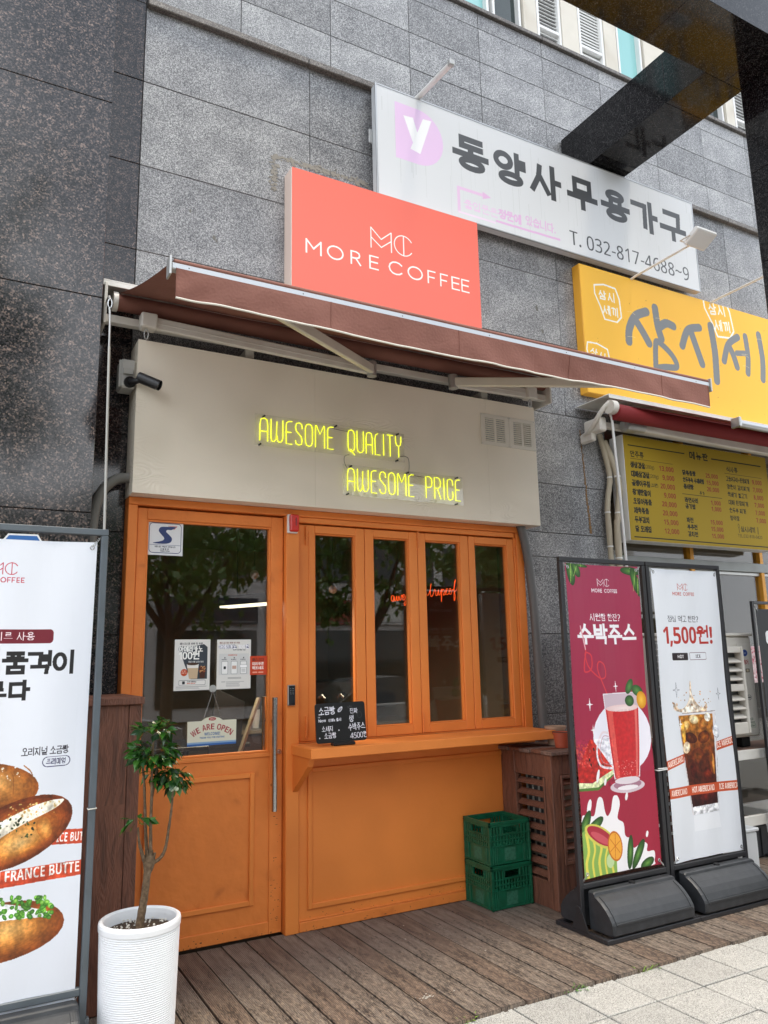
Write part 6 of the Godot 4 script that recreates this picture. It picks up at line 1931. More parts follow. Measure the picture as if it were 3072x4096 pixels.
func stands() -> void:
	stand("white bread banner on a blue-grey steel stand at the left edge", -.157, .603, -3.77, M.grey_steel, print_bread(), -.095, .556, .14, 2.158, .006)
	stand("crimson watermelon juice banner on a black stand", 3.345, 4.102, -3.77, M.black_steel, print_melon(), 3.395, 4.043, .30, 2.182, .014)
	stand("white iced coffee banner on a black stand, right of the crimson one", 4.113, 4.862, -3.77, M.black_steel, print_cola(), 4.165, 4.83, .285, 2.178, -.012)
	var tie := thing("cable_tie", "white tie that binds the two black banner stands together", "tie", Vector3(4.107, .83, -3.77))
	var ring := [Vector3(4.066, .86, -3.752), Vector3(4.15, .862, -3.752), Vector3(4.15, .862, -3.788), Vector3(4.066, .86, -3.788), Vector3(4.066, .86, -3.752)]
	tp(tie, "band", M.white, ring, .004, 6)
	tp(tie, "band", M.white, [Vector3(4.066, .872, -3.7515), Vector3(4.15, .87, -3.7515)], .0035, 6)
	tie = thing("cable_tie", "thin tie round the blue-grey post of the left banner stand", "tie", Vector3(.588, .98, -3.77))
	tp(tie, "band", M.hem, [Vector3(.571, .985, -3.753), Vector3(.605, .987, -3.753), Vector3(.605, .987, -3.787), Vector3(.571, .985, -3.787), Vector3(.571, .985, -3.753)], .003, 6)

# ------------------------------------------------------------------ planter with a small tree
func plant() -> void:
	var c := Vector3(.808, 0, -3.745)
	var t := thing("planter", "tall white ribbed round planter on the deck by the door", "planter", c)
	var prof := [Vector2(.0, .004), Vector2(.150, .004), Vector2(.156, .010)]
	var n := 52
	for k in n:
		var y := .014 + k * (.474 - .014) / n; var p := (.474 - .014) / n
		var r := lerpf(.156, .170, (y / .48))
		prof.append(Vector2(r - .0022, y)); prof.append(Vector2(r + .0006, y + p * .3)); prof.append(Vector2(r + .0010, y + p * .55)); prof.append(Vector2(r - .0004, y + p * .85))
	prof.append_array([Vector2(.1695, .476), Vector2(.1735, .480), Vector2(.1745, .500), Vector2(.172, .511), Vector2(.166, .515), Vector2(.158, .514), Vector2(.153, .508), Vector2(.151, .49), Vector2(.149, .42)])
	var m := MB.new(); m.lathe(prof, 56, c)
	part(t, "pot", m, M.pot)
	m = MB.new()
	m.lathe([Vector2(.151, .462), Vector2(.10, .469), Vector2(.05, .472), Vector2(0, .474)], 28, c)
	part(t, "soil", m, M.soil)
	m = MB.new()
	for k in 120:
		var a := rng.randf() * TAU; var r := sqrt(rng.randf()) * .14; var s := rng.randf_range(.002, .006)
		m.box(c + Vector3(cos(a) * r, .471 + s * .4, sin(a) * r), Vector3(s * 1.5, s, s), .0004, Transform3D.IDENTITY)
	var chips := part(t, "bark_chips", m, M.hem); chips.set_meta("kind", "stuff")
	# the tree
	var p := thing("potted_tree", "small glossy-leaved tree with a pruned trunk in the white planter", "tree", Vector3(.81, .45, -3.745))
	m = MB.new()
	var path := spline([Vector3(.802, .43, -3.745), Vector3(.812, .52, -3.745), Vector3(.823, .60, -3.742), Vector3(.832, .70, -3.742)], 5)
	var rr := []
	for k in path.size(): rr.append(lerpf(.0195, .0155, float(k) / path.size()) + .0008 * sin(k * 2.3))
	m.tube(path, rr, 12)
	m.tube([Vector3(.832, .69, -3.742), Vector3(.836, .715, -3.742), Vector3(.838, .74, -3.742), Vector3(.838, .765, -3.741), Vector3(.839, .772, -3.74)], [.0155, .023, .028, .023, .012], 12)
	for s in [[-.014, .79, .010, .006], [.012, .785, -.008, .007], [.022, .775, .008, .006], [.004, .797, .012, .005]]: m.tube([Vector3(.838 + s[0] * .7, .75, -3.742 + s[2] * .6), Vector3(.838 + s[0], s[1], -3.742 + s[2])], [s[3] * 1.5, s[3]], 7)
	part(p, "trunk", m, M.bark)
	var br := [
		[Vector3(.815, .745, -3.735), Vector3(.795, .80, -3.72), Vector3(.783, .84, -3.71), Vector3(.776, .895, -3.705)],
		[Vector3(.83, .76, -3.75), Vector3(.822, .86, -3.76), Vector3(.817, .97, -3.77), Vector3(.808, 1.10, -3.775), Vector3(.79, 1.19, -3.78)],
		[Vector3(.84, .76, -3.735), Vector3(.838, .86, -3.735), Vector3(.836, 1.0, -3.73), Vector3(.835, 1.12, -3.735), Vector3(.838, 1.28, -3.74)],
		[Vector3(.846, .76, -3.75), Vector3(.846, .86, -3.77), Vector3(.85, .98, -3.79), Vector3(.866, 1.09, -3.80), Vector3(.885, 1.18, -3.805)],
		[Vector3(.852, .73, -3.74), Vector3(.885, .75, -3.735), Vector3(.905, .79, -3.73), Vector3(.917, .87, -3.73), Vector3(.929, .96, -3.735), Vector3(.935, 1.05, -3.745)]]
	for b in br:
		var q := spline(b, 5)
		var r2 := []
		for k in q.size(): r2.append(lerpf(.0085, .0042, float(k) / q.size()) + .0006 * sin(k * 2.1))
		tp(p, "branch", M.bark, q, r2, 8)
	# leaves, one by one
	var lm := [leaf_mesh(.052, .031, .25), leaf_mesh(.062, .037, .4), leaf_mesh(.044, .025, .1)]
	var clumps := [[Vector3(.852, 1.315, -3.74), Vector3(.082, .035, .07), 48, .4], [Vector3(.842, 1.20, -3.755), Vector3(.105, .06, .085), 140, -.1], [Vector3(.937, 1.085, -3.745), Vector3(.062, .05, .06), 62, -.5], [Vector3(.775, .918, -3.705), Vector3(.058, .022, .045), 13, .0], [Vector3(.875, 1.12, -3.77), Vector3(.05, .04, .05), 16, -.5]]
	for cl in clumps:
		for k in cl[2]:
			var dir := Vector3(rng.randfn(0, 1), rng.randfn(0, .8), rng.randfn(0, 1)).normalized()
			var at: Vector3 = cl[0] + dir * cl[1] * (.35 + .65 * sqrt(rng.randf()))
			var o := part(p, "leaf", lm[rng.randi() % 3], M.leaf[rng.randi() % 5])
			var outw := Vector3(dir.x, 0, dir.z).normalized()
			if outw.length() < .1: outw = Vector3.RIGHT
			var down := clampf(rng.randfn(cl[3] - .2 + dir.y * .3, .5), -1.3, .6)
			var z := (outw * cos(down) + Vector3.UP * sin(down)).normalized()
			var x := Vector3.UP.cross(z).normalized().rotated(z, rng.randfn(0, .5))
			o.transform = Transform3D(Basis(x, z.cross(x), z) * rng.randf_range(.8, 1.15), at - p.position)
	m = MB.new()
	for k in 3: m.lathe([Vector2(0, -.01), Vector2(.008, -.006), Vector2(.011, 0), Vector2(.007, .007), Vector2(0, .01)], 9, Vector3(.915 + k * .011, 1.045 + (k % 2) * .008, -3.688))
	part(p, "pale_bud", m, mat(C("b9c4a8"), .5))

func leaf_mesh(l: float, w: float, curl: float) -> ArrayMesh:      # pointed leaf along +z, folded at the rib, tip bent down
	var m := MB.new()
	var ws := [.06, .5, .92, 1.0, .82, .5, .2, 0.0]
	var P := []
	for k in 8:
		var f := k / 7.0
		var z := l * f; var y := -curl * l * f * f * .7
		var hw: float = w * .5 * ws[k]
		P.append([Vector3(-hw, y + hw * .35, z), Vector3(0, y, z), Vector3(hw, y + hw * .35, z)])
	for k in 7:
		m.quad(P[k][0], P[k + 1][0], P[k + 1][1], P[k][1]); m.quad(P[k][1], P[k + 1][1], P[k + 1][2], P[k][2])
	m.tube([Vector3(0, 0, -.015), Vector3(0, 0, .004)], .0011, 4, false)
	return m.mesh()

# ------------------------------------------------------------------ small things on door, fascia and counter
func sheet(called: String, label: String, cat: String, c: Cv, x0: float, x1: float, y0: float, y1: float, zf: float, rough := .35, th := .001) -> Node3D:
	var t := thing(called, label, cat, Vector3((x0 + x1) / 2, y0, zf))
	var m := MB.new(); m.printed(x0, x1, y0, y1, zf, zf - th)
	part(t, "print", m, print_mat(c, rough))
	return t

func small_things() -> void:
	var zg := -4.7435
	sheet("security_sticker", "square white security sticker with a blue S at the door's top", "sticker", print_sticker(), .981, 1.20, 2.253, 2.464, zg)
	sheet("door_poster", "left poster on the door glass with big white lettering over dark grey", "poster", print_poster(false), 1.17, 1.387, 1.444, 1.746, zg)
	sheet("door_poster", "right poster on the door glass with three small phone pictures", "poster", print_poster(true), 1.43, 1.647, 1.444, 1.744, zg)
	sheet("app_sticker", "small square orange sticker beside the right door poster", "sticker", print_app(), 1.642, 1.756, 1.525, 1.641, zg + .0025)
	# OPEN board on its chain
	var t := thing("open_board", "cream open sign board hanging on a chain at the door glass", "sign", Vector3(1.407, 1.12, -4.735))
	var m := MB.new()
	var o := PackedVector2Array([Vector2(1.258, 1.12), Vector2(1.556, 1.12), Vector2(1.557, 1.262), Vector2(1.473, 1.262), Vector2(1.45, 1.277), Vector2(1.407, 1.287), Vector2(1.364, 1.277), Vector2(1.341, 1.262), Vector2(1.257, 1.262)])
	m.prism(o, -4.741, -4.736)
	for k in m.v.size(): m.t[k] = Vector2((m.v[k].x - 1.256) / .302, (1.288 - m.v[k].y) / .168)
	part(t, "board", m, print_mat(print_open(), .4))
	for s in [-1.0, 1.0]:
		var A := Vector3(1.407, 1.435, -4.737); var B := Vector3(1.407 + s * .056, 1.272, -4.733)
		m = MB.new()
		for k in 26:
			var f := k / 26.0; var q := A.lerp(B, f); var e := A.lerp(B, f + 1 / 24.0)
			m.tube([q, q.lerp(e, .5) + Vector3(.0016 * (1 if k % 2 else -1), 0, .0016), e], .0013, 4, false)
		part(t, "chain", m, M.steel)
	m = MB.new(); m.tube([Vector3(1.407, 1.45, -4.744), Vector3(1.407, 1.45, -4.738)], .022, 18); m.tube([Vector3(1.407, 1.44, -4.74), Vector3(1.407, 1.432, -4.728)], .003, 6)
	part(t, "suction_hook", m, M.alu_dull)
	# siren and keypad on the post
	t = thing("alarm_siren", "red alarm light on the post between door and windows", "alarm", Vector3(1.892, 2.42, -4.66))
	bp(t, "base_plate", M.white, 1.858, 1.928, 2.425, 2.549, -4.675, -4.655, .004)
	bp(t, "lamp", M.siren, 1.866, 1.926, 2.432, 2.545, -4.6555, -4.622, .012)
	bp(t, "rib", mat(C("7d120a"), .3), 1.899, 1.905, 2.47, 2.52, -4.6225, -4.618, .002)
	t = thing("door_keypad", "slim black keypad on the orange post", "keypad", Vector3(1.888, 1.33, -4.665))
	bp(t, "casing", M.alu_dull, 1.864, 1.912, 1.33, 1.458, -4.675, -4.655, .008)
	bp(t, "touch_plate", mat(C("24282c"), .12), 1.867, 1.909, 1.334, 1.454, -4.6555, -4.651, .003)
	m = MB.new()
	for r in 4:
		for k in 3: m.bb(1.876 + k * .0105, 1.878 + k * .0105, 1.435 - r * .011, 1.437 - r * .011, -4.6512, -4.6504, 0)
	part(t, "digits", m, M.white)
	# camera on its junction box
	t = thing("security_camera", "black bullet camera on a grey box at the fascia's left end", "camera", Vector3(.80, 3.23, -4.6))
	bp(t, "junction_box", mat(C("b5b3ac"), .5), .762, .8535, 3.235, 3.415, -4.74, -4.60, .012)
	bp(t, "box_lid", mat(C("bdbbb4"), .5), .756, .853, 3.24, 3.41, -4.628, -4.615, .006)
	bp(t, "clasp", mat(C("a9a7a0"), .5), .775, .835, 3.315, 3.352, -4.6, -4.585, .004)
	m = MB.new(); m.tube([Vector3(.815, 3.268, -4.60), Vector3(.818, 3.265, -4.578)], .034, 18); m.tube([Vector3(.818, 3.265, -4.58), Vector3(.84, 3.262, -4.55), Vector3(.868, 3.268, -4.535)], [.022, .018, .014], 12)
	part(t, "mount", m, M.black)
	var a := Vector3(.862, 3.286, -4.545); var b := Vector3(.958, 3.236, -4.492)
	m = MB.new(); m.tube([a, a.lerp(b, .06), a.lerp(b, .94), b], [.026, .0295, .0295, .027], 20)
	var body := part(t, "camera_body", m, M.black)
	var d := (b - a).normalized()
	m = MB.new(); m.tube([a - d * .004 + Vector3(0, .004, 0), a.lerp(b, .5) + Vector3(0, .0045, 0), b + d * .016 + Vector3(0, .005, 0)], .0315, 18, false)
	part(body, "sun_hood", m, mat(C("2a2a2c"), .4))
	m = MB.new(); m.tube([b, b + d * .002], .017, 18)
	part(body, "lens_ring", m, mat(C("5a5a5c"), .3))
	m = MB.new(); m.tube([b + d * .002, b + d * .004], .008, 14)
	part(body, "lens", m, mat(C("050506"), .05))
	# insulated hoses
	t = thing("insulated_hose", "grey taped hose curving from behind the pier into the fascia", "hose", Vector3(.7, 2.4, -4.7))
	var path := spline([Vector3(.868, 2.705, -4.69), Vector3(.80, 2.695, -4.69), Vector3(.745, 2.66, -4.69), Vector3(.70, 2.60, -4.69), Vector3(.672, 2.50, -4.69), Vector3(.66, 2.38, -4.69), Vector3(.655, 2.1, -4.69), Vector3(.655, 1.40, -4.69)], 8)
	var rr := []
	for k in path.size(): rr.append(.03 * (1 + .035 * sin(k * 2.4)))
	tp(t, "hose", M.foam, path, rr, 12)
	t = thing("insulated_hose", "grey taped hose running down beside the folding windows", "hose", Vector3(3.87, 1, -4.68))
	path = spline([Vector3(3.775, 2.62, -4.67), Vector3(3.798, 2.56, -4.668), Vector3(3.83, 2.42, -4.668), Vector3(3.858, 2.2, -4.668), Vector3(3.876, 1.95, -4.668), Vector3(3.885, 1.6, -4.668), Vector3(3.892, 1.3, -4.668), Vector3(3.90, 1.05, -4.67), Vector3(3.9, .5, -4.68)], 10)
	rr = []
	for k in path.size(): rr.append(.034 * (1 + .03 * sin(k * 2.7) + .015 * sin(k * 1.1)))
	tp(t, "hose", M.foam_dark, path, rr, 12)
	# chalk board on the counter
	t = thing("menu_easel", "small black board with white handwriting on the orange counter", "board", Vector3(2.133, 1.093, -4.455))
	m = MB.new()
	var R := PackedVector2Array()
	for q in [[.322, .217, 0], [.018, .217, 1], [.018, .018, 2], [.322, .018, 3]]:
		for k in 5:
			var g: float = (q[2] + k / 4.0) * PI / 2
			R.append(Vector2(q[0] + cos(g) * .018, q[1] + sin(g) * .018))
	m.prism(R, -.003, .003)
	for k in m.v.size(): m.t[k] = Vector2(m.v[k].x / .34, 1 - m.v[k].y / .235)
	var bd := part(t, "board", m, print_mat(print_chalk(), .35))
	bd.transform = Transform3D(Basis(Vector3.RIGHT, -.09) * Basis(Vector3.BACK, .012), Vector3(-.172, .018, .012))
	bp(t, "foot", M.black, 2.068, 2.216, 1.094, 1.113, -4.475, -4.425, .005)
	# plant pots on the enclosure
	t = thing("nursery_pot", "small empty terracotta-coloured plastic pot on the brown enclosure", "pot", Vector3(3.70, .987, -4.25))
	m = MB.new(); m.lathe([Vector2(0, .001), Vector2(.043, .001), Vector2(.045, .006), Vector2(.055, .088), Vector2(.06, .089), Vector2(.061, .104), Vector2(.057, .105), Vector2(.05, .09), Vector2(.042, .03), Vector2(0, .028)], 24, Vector3(3.705, .987, -4.25))
	part(t, "pot", m, M.terracotta)
	m = MB.new(); m.lathe([Vector2(.0595, .101), Vector2(.062, .104), Vector2(.0595, .107)], 24, Vector3(3.705, .987, -4.25))
	part(t, "rim", m, M.black)
	t = thing("nursery_pot", "pale low pot behind the terracotta one on the enclosure", "pot", Vector3(3.80, .987, -4.40))
	m = MB.new(); m.lathe([Vector2(0, .001), Vector2(.055, .001), Vector2(.07, .11), Vector2(.075, .112), Vector2(.076, .128), Vector2(.07, .128), Vector2(.06, .03), Vector2(0, .03)], 24, Vector3(3.80, .987, -4.42))
	part(t, "pot", m, mat(C("a88a72"), .7))
	# blue sign on the pier, behind the left banner
	t = thing("blue_sign", "blue sign with a white rim on the pier, behind the left banner", "sign", Vector3(.283, 2.1, -4.44))
	m = MB.new(); m.prism(PackedVector2Array([Vector2(.15, 2.20), Vector2(.15, 2.05), Vector2(.41, 2.05), Vector2(.41, 2.20), Vector2(.355, 2.291), Vector2(.212, 2.289)]), -4.446, -4.438)
	part(t, "plate", m, M.white)
	m = MB.new(); m.prism(PackedVector2Array([Vector2(.16, 2.2), Vector2(.16, 2.06), Vector2(.40, 2.06), Vector2(.40, 2.2), Vector2(.35, 2.282), Vector2(.217, 2.28)]), -4.4378, -4.4365)
	part(t, "face", m, mat(C("2f66a8"), .4))
	# weeds along the deck edge
	for w in [[Vector3(2.15, -.02, -3.242), .05, 10, "tiny yellow-green weed at the deck edge, nearest the planter"], [Vector3(2.82, -.02, -3.236), .085, 26, "long flat tuft of grass at the deck edge"], [Vector3(3.30, -.02, -3.232), .06, 22, "leafy weed tuft at the deck edge, in front of the crimson banner"]]:
		t = thing("weed", w[3], "weed", w[0], "weeds at the deck edge")
		m = MB.new()
		for k in w[2]:
			var g := rng.randf() * TAU; var l := rng.randf_range(.02, .05)
			var p: Vector3 = w[0] + Vector3(rng.randfn(0, w[1] * .6), 0, rng.randf_range(-.008, .008))
			var dd := Vector3(cos(g), rng.randf_range(.3, 1.2), sin(g)).normalized()
			var sd := dd.cross(Vector3.UP).normalized() * rng.randf_range(.002, .005)
			m.quad(p - sd * .4, p + sd * .4, p + dd * l * .6 + sd, p + dd * l * .6 - sd); m.tri(p + dd * l * .6 - sd, p + dd * l * .6 + sd, p + dd * l + Vector3(0, -.008, 0))
		part(t, "blades", m, [mat(C("8fa83a"), .6), mat(C("78963a"), .6), mat(C("5d8a34"), .6)][int(w[2]) % 3])

# ------------------------------------------------------------------ inside the cafe
func inside() -> void:
	var t := thing("linear_lamp", "long black ceiling lamp with a glowing strip, seen through the door", "lamp", Vector3(2.0, 2.05, -5.6))
	var m := MB.new()
	m.bar(Vector3(1.74, 2.05, -5.62), Vector3(2.02, 2.05, -5.06), .12, .07, .004)
	part(t, "housing", m, M.black)
	m = MB.new(); m.bar(Vector3(1.743, 2.007, -5.615), Vector3(2.017, 2.007, -5.065), .1, .014, .001)
	part(t, "light_strip", m, M.led)
	for q in [[1.8, -5.5], [1.97, -5.16]]: tp(t, "cord", M.black, [Vector3(q[0], 2.08, q[1]), Vector3(q[0], 2.95, q[1])], .003, 6)
	var l := AreaLight3D.new()
	l.name = "strip_light"; l.light_color = Color(1, .94, .8); l.light_energy = 1.6; l.area_size = Vector2(.06, .6); l.shadow_enabled = true
	t.add_child(l)
	l.position = Vector3(1.88, 1.996, -5.34) - t.position
	l.rotation = Vector3(-PI / 2, -.46, 0)
	for q in [[1.965, 2.255, "white globe lamp hanging inside, seen through the door"], [2.62, 2.16, "white globe lamp hanging inside, seen through the first folding window"]]:
		t = thing("globe_lamp", q[2], "lamp", Vector3(q[0], q[1], -5.6), "white globes inside the cafe")
		m = MB.new()
		var pr := []
		for k in 13: pr.append(Vector2(sin(PI * k / 12) * .034, -cos(PI * k / 12) * .034))
		m.lathe(pr, 18, Vector3(q[0], q[1], -5.6))
		part(t, "globe", m, M.globe)
		tp(t, "cord", M.black, [Vector3(q[0], q[1] + .033, -5.6), Vector3(q[0], 2.95, -5.6)], .002, 5)
	# script neon in the window: one orange tube for each word
	var aw := [0.30, 0.8, 0.05, 0.9, 0.0, 0.3, 0.2, 0.0, 0.33, 0.8, 0.36, 0.15, 0.5, 0.05, 0.62, 0.8, 0.66, 0.1, 0.8, 0.1, 0.88, 0.75, 0.98, 0.1, 1.12, 0.15, 1.2, 0.85, 1.36, 0.45, 1.48, 0.5, 1.52, 0.85, 1.36, 0.8, 1.34, 0.2, 1.5, 0.0, 1.66, 0.4, 1.82, 1.0, 1.85, 0.4, 1.75, -.5, 1.55, -.9, 1.5, -.5, 1.8, -.05, 2.05, .35]
	var dc := [0.0, .55, .2, .25, .45, .9, .6, 1.9, .5, 1.2, .5, .2, .7, .1, .95, .9, .98, 1.0, 1.1, .8, 1.1, .2, 1.25, .1, 1.42, .9, 1.45, .15, 1.6, .2, 1.78, .95, 1.72, -.9, 1.75, .2, 1.95, .9, 2.1, .5, 1.95, .05, 2.2, .15, 2.45, .85, 2.3, .8, 2.25, .2, 2.45, .05, 2.65, .3, 2.85, .85, 2.65, .75, 2.68, .1, 2.9, .1, 3.0, .7, 3.15, .6, 3.35, 1.5, 3.45, 2.1, 3.3, 1.5, 3.2, -.9, 3.35, -.4, 3.3, .3, 3.55, .6, 3.75, 1.5, 3.9, 2.2, 3.75, 1.4, 3.62, -.9, 3.8, -.3, 3.75, .35, 4.0, .5]
	for q in [[aw, 2.785, 2.018, .072, .046, "orange script neon at the second folding window"], [dc, 3.085, 2.055, .078, .052, "orange script neon at the third folding window"]]:
		t = thing("script_neon", q[5], "neon sign", Vector3(q[1], q[2], -4.95), "orange script neon inside the window")
		var P := []
		for k in range(0, q[0].size(), 2): P.append(Vector3(q[1] + q[0][k] * q[3], q[2] + q[0][k + 1] * q[4] + q[0][k] * q[3] * .12, -4.95))
		tp(t, "tube", M.neon_orange, spline(P, 4), .0023, 6)
		tp(t, "wire", M.black, [P[0] + Vector3(0, 0, -.004), P[0] + Vector3(.05, .3, -.01), Vector3(P[0].x + .06, 2.95, -5.07)], .0015, 4)
	# counter, machine, cups and chairs, dim behind the glass
	t = thing("service_counter", "dark service counter deep inside the cafe", "counter", Vector3(2.9, 0, -7))
	bp(t, "body", mat(C("4a3226"), .6), 2.3, 4.1, .0, .98, -7.4, -6.8, .01); bp(t, "top", M.inside, 2.26, 4.14, .981, 1.02, -7.45, -6.76, .006)
	t = thing("coffee_machine", "grey coffee machine on the counter inside", "coffee machine", Vector3(3.3, 1.02, -7.1))
	bp(t, "body", M.steel, 3.0, 3.7, 1.08, 1.42, -7.35, -6.95, .02); bp(t, "tray", M.black, 3.02, 3.68, 1.021, 1.079, -7.3, -6.85, .01)
	for k in 3: tp(t, "group_head", M.chrome, [Vector3(3.15 + k * .2, 1.28, -6.95), Vector3(3.15 + k * .2, 1.25, -6.88)], .03, 10)
	for k in 5:
		t = thing("paper_cup", ["first", "second", "third", "fourth", "fifth"][k] + " from the left of five paper cup stacks inside the cafe", "cup stack", Vector3(2.45 + k * .09, 1.02, -6.9), "cup stacks on the inner counter")
		m = MB.new(); m.lathe([Vector2(0, .001), Vector2(.028, .001), Vector2(.038, .16 + .03 * (k % 3)), Vector2(.04, .162 + .03 * (k % 3)), Vector2(.036, .16 + .03 * (k % 3))], 14, Vector3(2.45 + k * .09, 1.02, -6.9))
		part(t, "cups", m, M.white)
	t = thing("easel_board", "black chalk board in a pale frame leaning inside the door", "board", Vector3(1.75, .9, -5.2))
	m = MB.new(); m.box(Vector3.ZERO, Vector3(.30, .46, .012), .003, Transform3D(Basis(Vector3.UP, .5) * Basis(Vector3.BACK, -.35) * Basis(Vector3.RIGHT, -.2), Vector3(1.66, 1.17, -5.25)))
	part(t, "board", m, mat(C("1b1b1d"), .5))
	m = MB.new(); m.bar(Vector3(1.70, .93, -5.18), Vector3(1.88, 1.36, -5.24), .03, .02, .002); m.bar(Vector3(1.72, .0, -5.2), Vector3(1.72, .95, -5.2), .04, .03, .002)
	part(t, "frame", m, M.inside)
	t = thing("cafe_table", "small dark table inside the door", "table", Vector3(1.5, 0, -5.9))
	bp(t, "top", M.black, 1.15, 1.95, 1.0, 1.03, -6.2, -5.6, .004); tp(t, "leg", M.black, [Vector3(1.55, .0, -5.9), Vector3(1.55, 1.0, -5.9)], .03, 10); bp(t, "base", M.black, 1.35, 1.75, .0, .02, -6.1, -5.7, .005)

# ------------------------------------------------------------------ the street behind the camera: what the glass and the polished stone mirror
func street() -> void:
	var spots := [[Vector3(2.75, -.02, 2.2), 5.6, "street tree by the kerb opposite the cafe door"], [Vector3(6.1, -.02, 2.3), 5.4, "street tree by the kerb opposite the folding windows"], [Vector3(-.7, -.02, 2.5), 6.2, "tall street tree by the kerb behind the camera"], [Vector3(9.8, -.02, 2.3), 5.5, "street tree by the kerb opposite the restaurant"]]
	for s in spots:
		var t := thing("street_tree", s[2], "tree", s[0], "street trees along the kerb")
		var o: Vector3 = s[0]
		var tall := 1.75 if o.x < 0 else 1.0
		var m := MB.new()
		var fork := o + Vector3(.08, 2.0 * tall, .03)
		m.tube(spline([o, o + Vector3(.03, .7, 0), fork], 4), [.12, .11, .1, .095, .092, .09, .088, .086, .085], 10)
		var tips := []
		for k in 5:
			var a: float = TAU * k / 5 + s[1]
			var e := fork + Vector3(cos(a) * rng.randf_range(.5, 1.0), rng.randf_range(1.0, 1.7) * tall, sin(a) * rng.randf_range(.5, .9))
			m.tube(spline([fork - Vector3(0, .05, 0), fork.lerp(e, .5) + Vector3(0, -.1, 0), e], 3), [.07, .06, .05, .045, .035, .03, .02], 7)
			tips.append(e)
		part(t, "trunk", m, M.bark_dark)
		var blobs := []
		for e in tips:
			for j in 5: blobs.append([e + Vector3(rng.randfn(0, .55), rng.randfn(.1, .5) * tall, rng.randfn(0, .45)), rng.randf_range(.25, .5) * tall])
		m = MB.new()
		for k in int(3000 * tall):
			var q = blobs[rng.randi() % blobs.size()]
			var at: Vector3 = q[0] + Vector3(rng.randfn(0, 1), rng.randfn(0, .75), rng.randfn(0, 1)) * q[1] * .6
			var B := Basis.from_euler(Vector3(rng.randf() * 6, rng.randf() * 6, rng.randf() * 6)) * rng.randf_range(.9, 1.6)
			m.quad(at + B * Vector3(-.03, 0, 0), at + B * Vector3(0, -.012, .05), at + B * Vector3(.03, 0, .1), at + B * Vector3(0, .01, .05))
			m.quad(at + B * Vector3(-.02, .01, .02), at + B * Vector3(.03, -.02, -.01), at + B * Vector3(.05, -.03, .05), at + B * Vector3(0, 0, .09))
		part(t, "crown", m, M.tree_leaf)
	# the row across the road
	var cols := [C("e0dace"), C("cfcac4"), C("e6e2da"), C("d6d0c8")]
	var lbl := ["beige shop building across the road, opposite the cafe door", "grey shop building across the road, opposite the folding windows", "pale shop building across the road, far right", "grey-brown shop building across the road, far left"]
	var xs := [-6.0, 5.0, 15.0, -17.0]
	for i in 4:
		var x0: float = xs[i]; var w := 10.6
		var b := thing("shop_building", lbl[i], "building", Vector3(x0 + w / 2, 0, 15), "shops across the road")
		bp(b, "wall", mat(cols[i], .8), x0, x0 + w, -.1, 6.2 + i * .4, 14.2, 22, .02)
		for k in 3:
			var sx := x0 + .3 + k * 3.45
			bp(b, "shop_window", M.glass_dark, sx, sx + 3.1, .3, 2.6, 14.14, 14.19, .01)
			var c := Cv.new(self, 0, 3.1, 0, .8, 60, [C("d8d4c8"), C("2c3038"), C("b8b2a6"), C("94301f"), C("d9d9d4")][(i + k * 2) % 5])
			c.rect(.06, 3.04, .05, .09, C("8a8a86"))
			var m := MB.new()
			m.printed(0, 3.1, 0, .8, 0, -.12)
			var o := part(b, "shop_sign", m, print_mat(c, .5))
			o.transform = Transform3D(Basis(Vector3.UP, PI), Vector3(sx + 3.1, 2.8, 14.05) - b.position)
			for f in 1:
				for g in 2: bp(b, "window", M.glass_dark, sx + .2 + g * 1.5, sx + 1.4 + g * 1.5, 4.2 + f * 3, 5.6 + f * 3, 14.15, 14.19, .01)
	car(Vector3(1.2, -.17, 4.4), "silver car parked along the kerb opposite the door", C("b9bcc0"))
	var cc := car(Vector3(7.4, -.17, 4.5), "white car parked along the kerb opposite the restaurant", C("dcdcda"))
	cc.rotation.y = PI

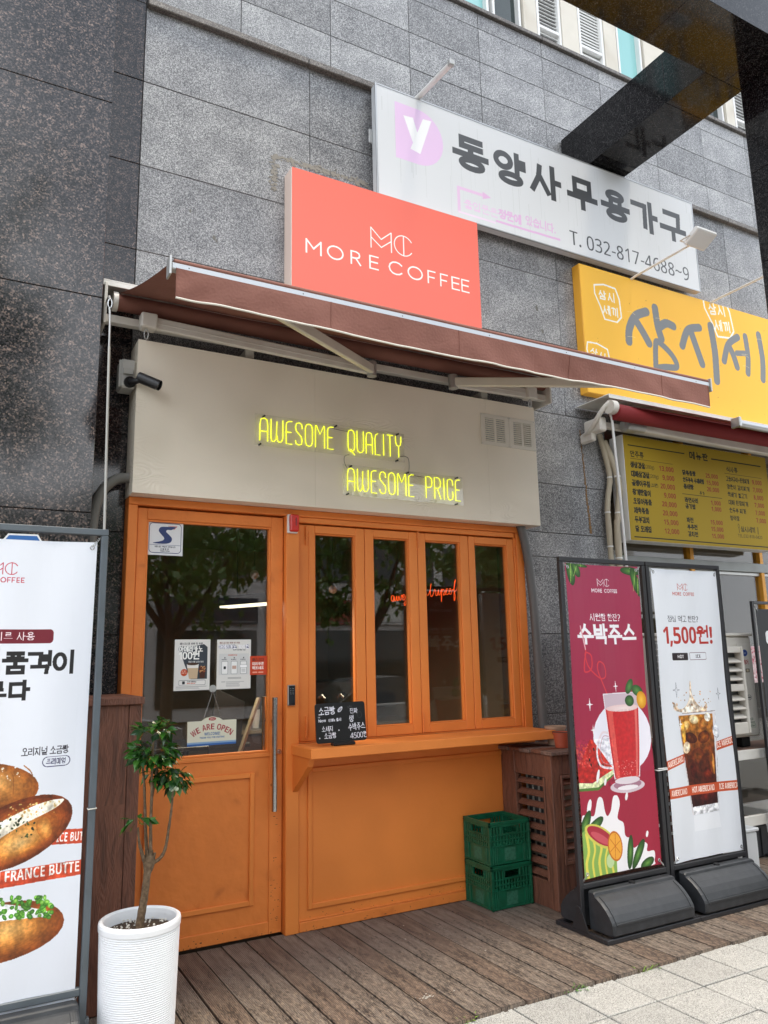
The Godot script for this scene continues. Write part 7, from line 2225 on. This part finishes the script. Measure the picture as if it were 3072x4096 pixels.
func car(at: Vector3, label: String, col: Color) -> Node3D:
	var t := thing("parked_car", label, "car", Vector3.ZERO, "cars parked along the kerb")
	var paint := mat(col, .22)
	paint.clearcoat_enabled = true; paint.clearcoat = .8; paint.clearcoat_roughness = .05
	# body: side outline lofted across the width, narrower at the roof
	var low := [Vector2(-2.2, .28), Vector2(-2.25, .55), Vector2(-2.18, .82), Vector2(-1.75, .95), Vector2(-1.0, .98), Vector2(0, .97), Vector2(1.0, .96), Vector2(1.7, .90), Vector2(2.15, .74), Vector2(2.25, .5), Vector2(2.18, .26)]
	var m := MB.new()
	var ctr := Vector3(0, .6, 0)
	var secs := []
	for q in [[-.86, .93], [-.80, 1.0], [.80, 1.0], [.86, .93]]:
		var r := []
		for p in low: r.append(Vector3(p.x * (.985 + .015 * q[1]), .6 + (p.y - .6) * q[1], q[0]))
		secs.append(r)
	for i in 3:
		for k in low.size(): m.quadO(secs[i][k], secs[i + 1][k], secs[i + 1][(k + 1) % low.size()], secs[i][(k + 1) % low.size()], ctr)
	for i in [0, 3]:
		for k in low.size(): m.triO(Vector3(0, .6, secs[i][0].z), secs[i][k], secs[i][(k + 1) % low.size()], ctr)
	part(t, "body", m, paint)
	m = MB.new()
	var cab := [Vector2(-1.65, .95), Vector2(-1.05, 1.38), Vector2(-.3, 1.46), Vector2(.4, 1.42), Vector2(1.15, .96)]
	for k in 4:
		var a: Vector2 = cab[k]; var b: Vector2 = cab[k + 1]
		var wa := .78 - (a.y - .95) * .32; var wb := .78 - (b.y - .95) * .32
		m.quadO(Vector3(a.x, a.y, -wa), Vector3(b.x, b.y, -wb), Vector3(b.x, b.y, wb), Vector3(a.x, a.y, wa), Vector3(0, 1, 0))
	part(t, "roof", m, paint)
	m = MB.new()
	for s in [-1.0, 1.0]:
		for k in range(0, 4):
			var a: Vector2 = cab[k]; var b: Vector2 = cab[k + 1]
			var wa := .775 - (a.y - .95) * .32; var wb := .775 - (b.y - .95) * .32
			m.quadO(Vector3(a.x, a.y, s * wa), Vector3(b.x, b.y, s * wb), Vector3(b.x, .95, s * .775), Vector3(a.x, .95, s * .775), Vector3(0, 1, 0))
	part(t, "side_glass", m, M.glass_dark)
	m = MB.new(); m.quad(Vector3(.46, 1.43, -.6), Vector3(.46, 1.43, .6), Vector3(1.13, .99, .72), Vector3(1.13, .99, -.72))
	part(t, "windscreen", m, M.glass_dark)
	for x in [-1.35, 1.4]:
		for z in [-.78, .78]:
			m = MB.new()
			var X := Transform3D(Basis(Vector3.RIGHT, PI / 2), Vector3(x, .31, z))
			m.lathe([Vector2(.2, -.1), Vector2(.31, -.09), Vector2(.315, 0), Vector2(.31, .09), Vector2(.2, .1)], 22, Vector3.ZERO, X)
			var wl := part(t, "wheel", m, M.rubber)
			m = MB.new(); m.lathe([Vector2(0, -.08), Vector2(.2, -.09), Vector2(.2, .09), Vector2(0, .08)], 18, Vector3.ZERO, X)
			part(wl, "rim", m, M.alu_dull)
	for z in [-.6, .6]: bp(t, "headlight", M.white, 2.1, 2.21, .62, .74, z - .16, z + .16, .02); bp(t, "tail_light", M.siren, -2.22, -2.15, .66, .8, z - .16, z + .16, .02)
	t.position = at
	return t
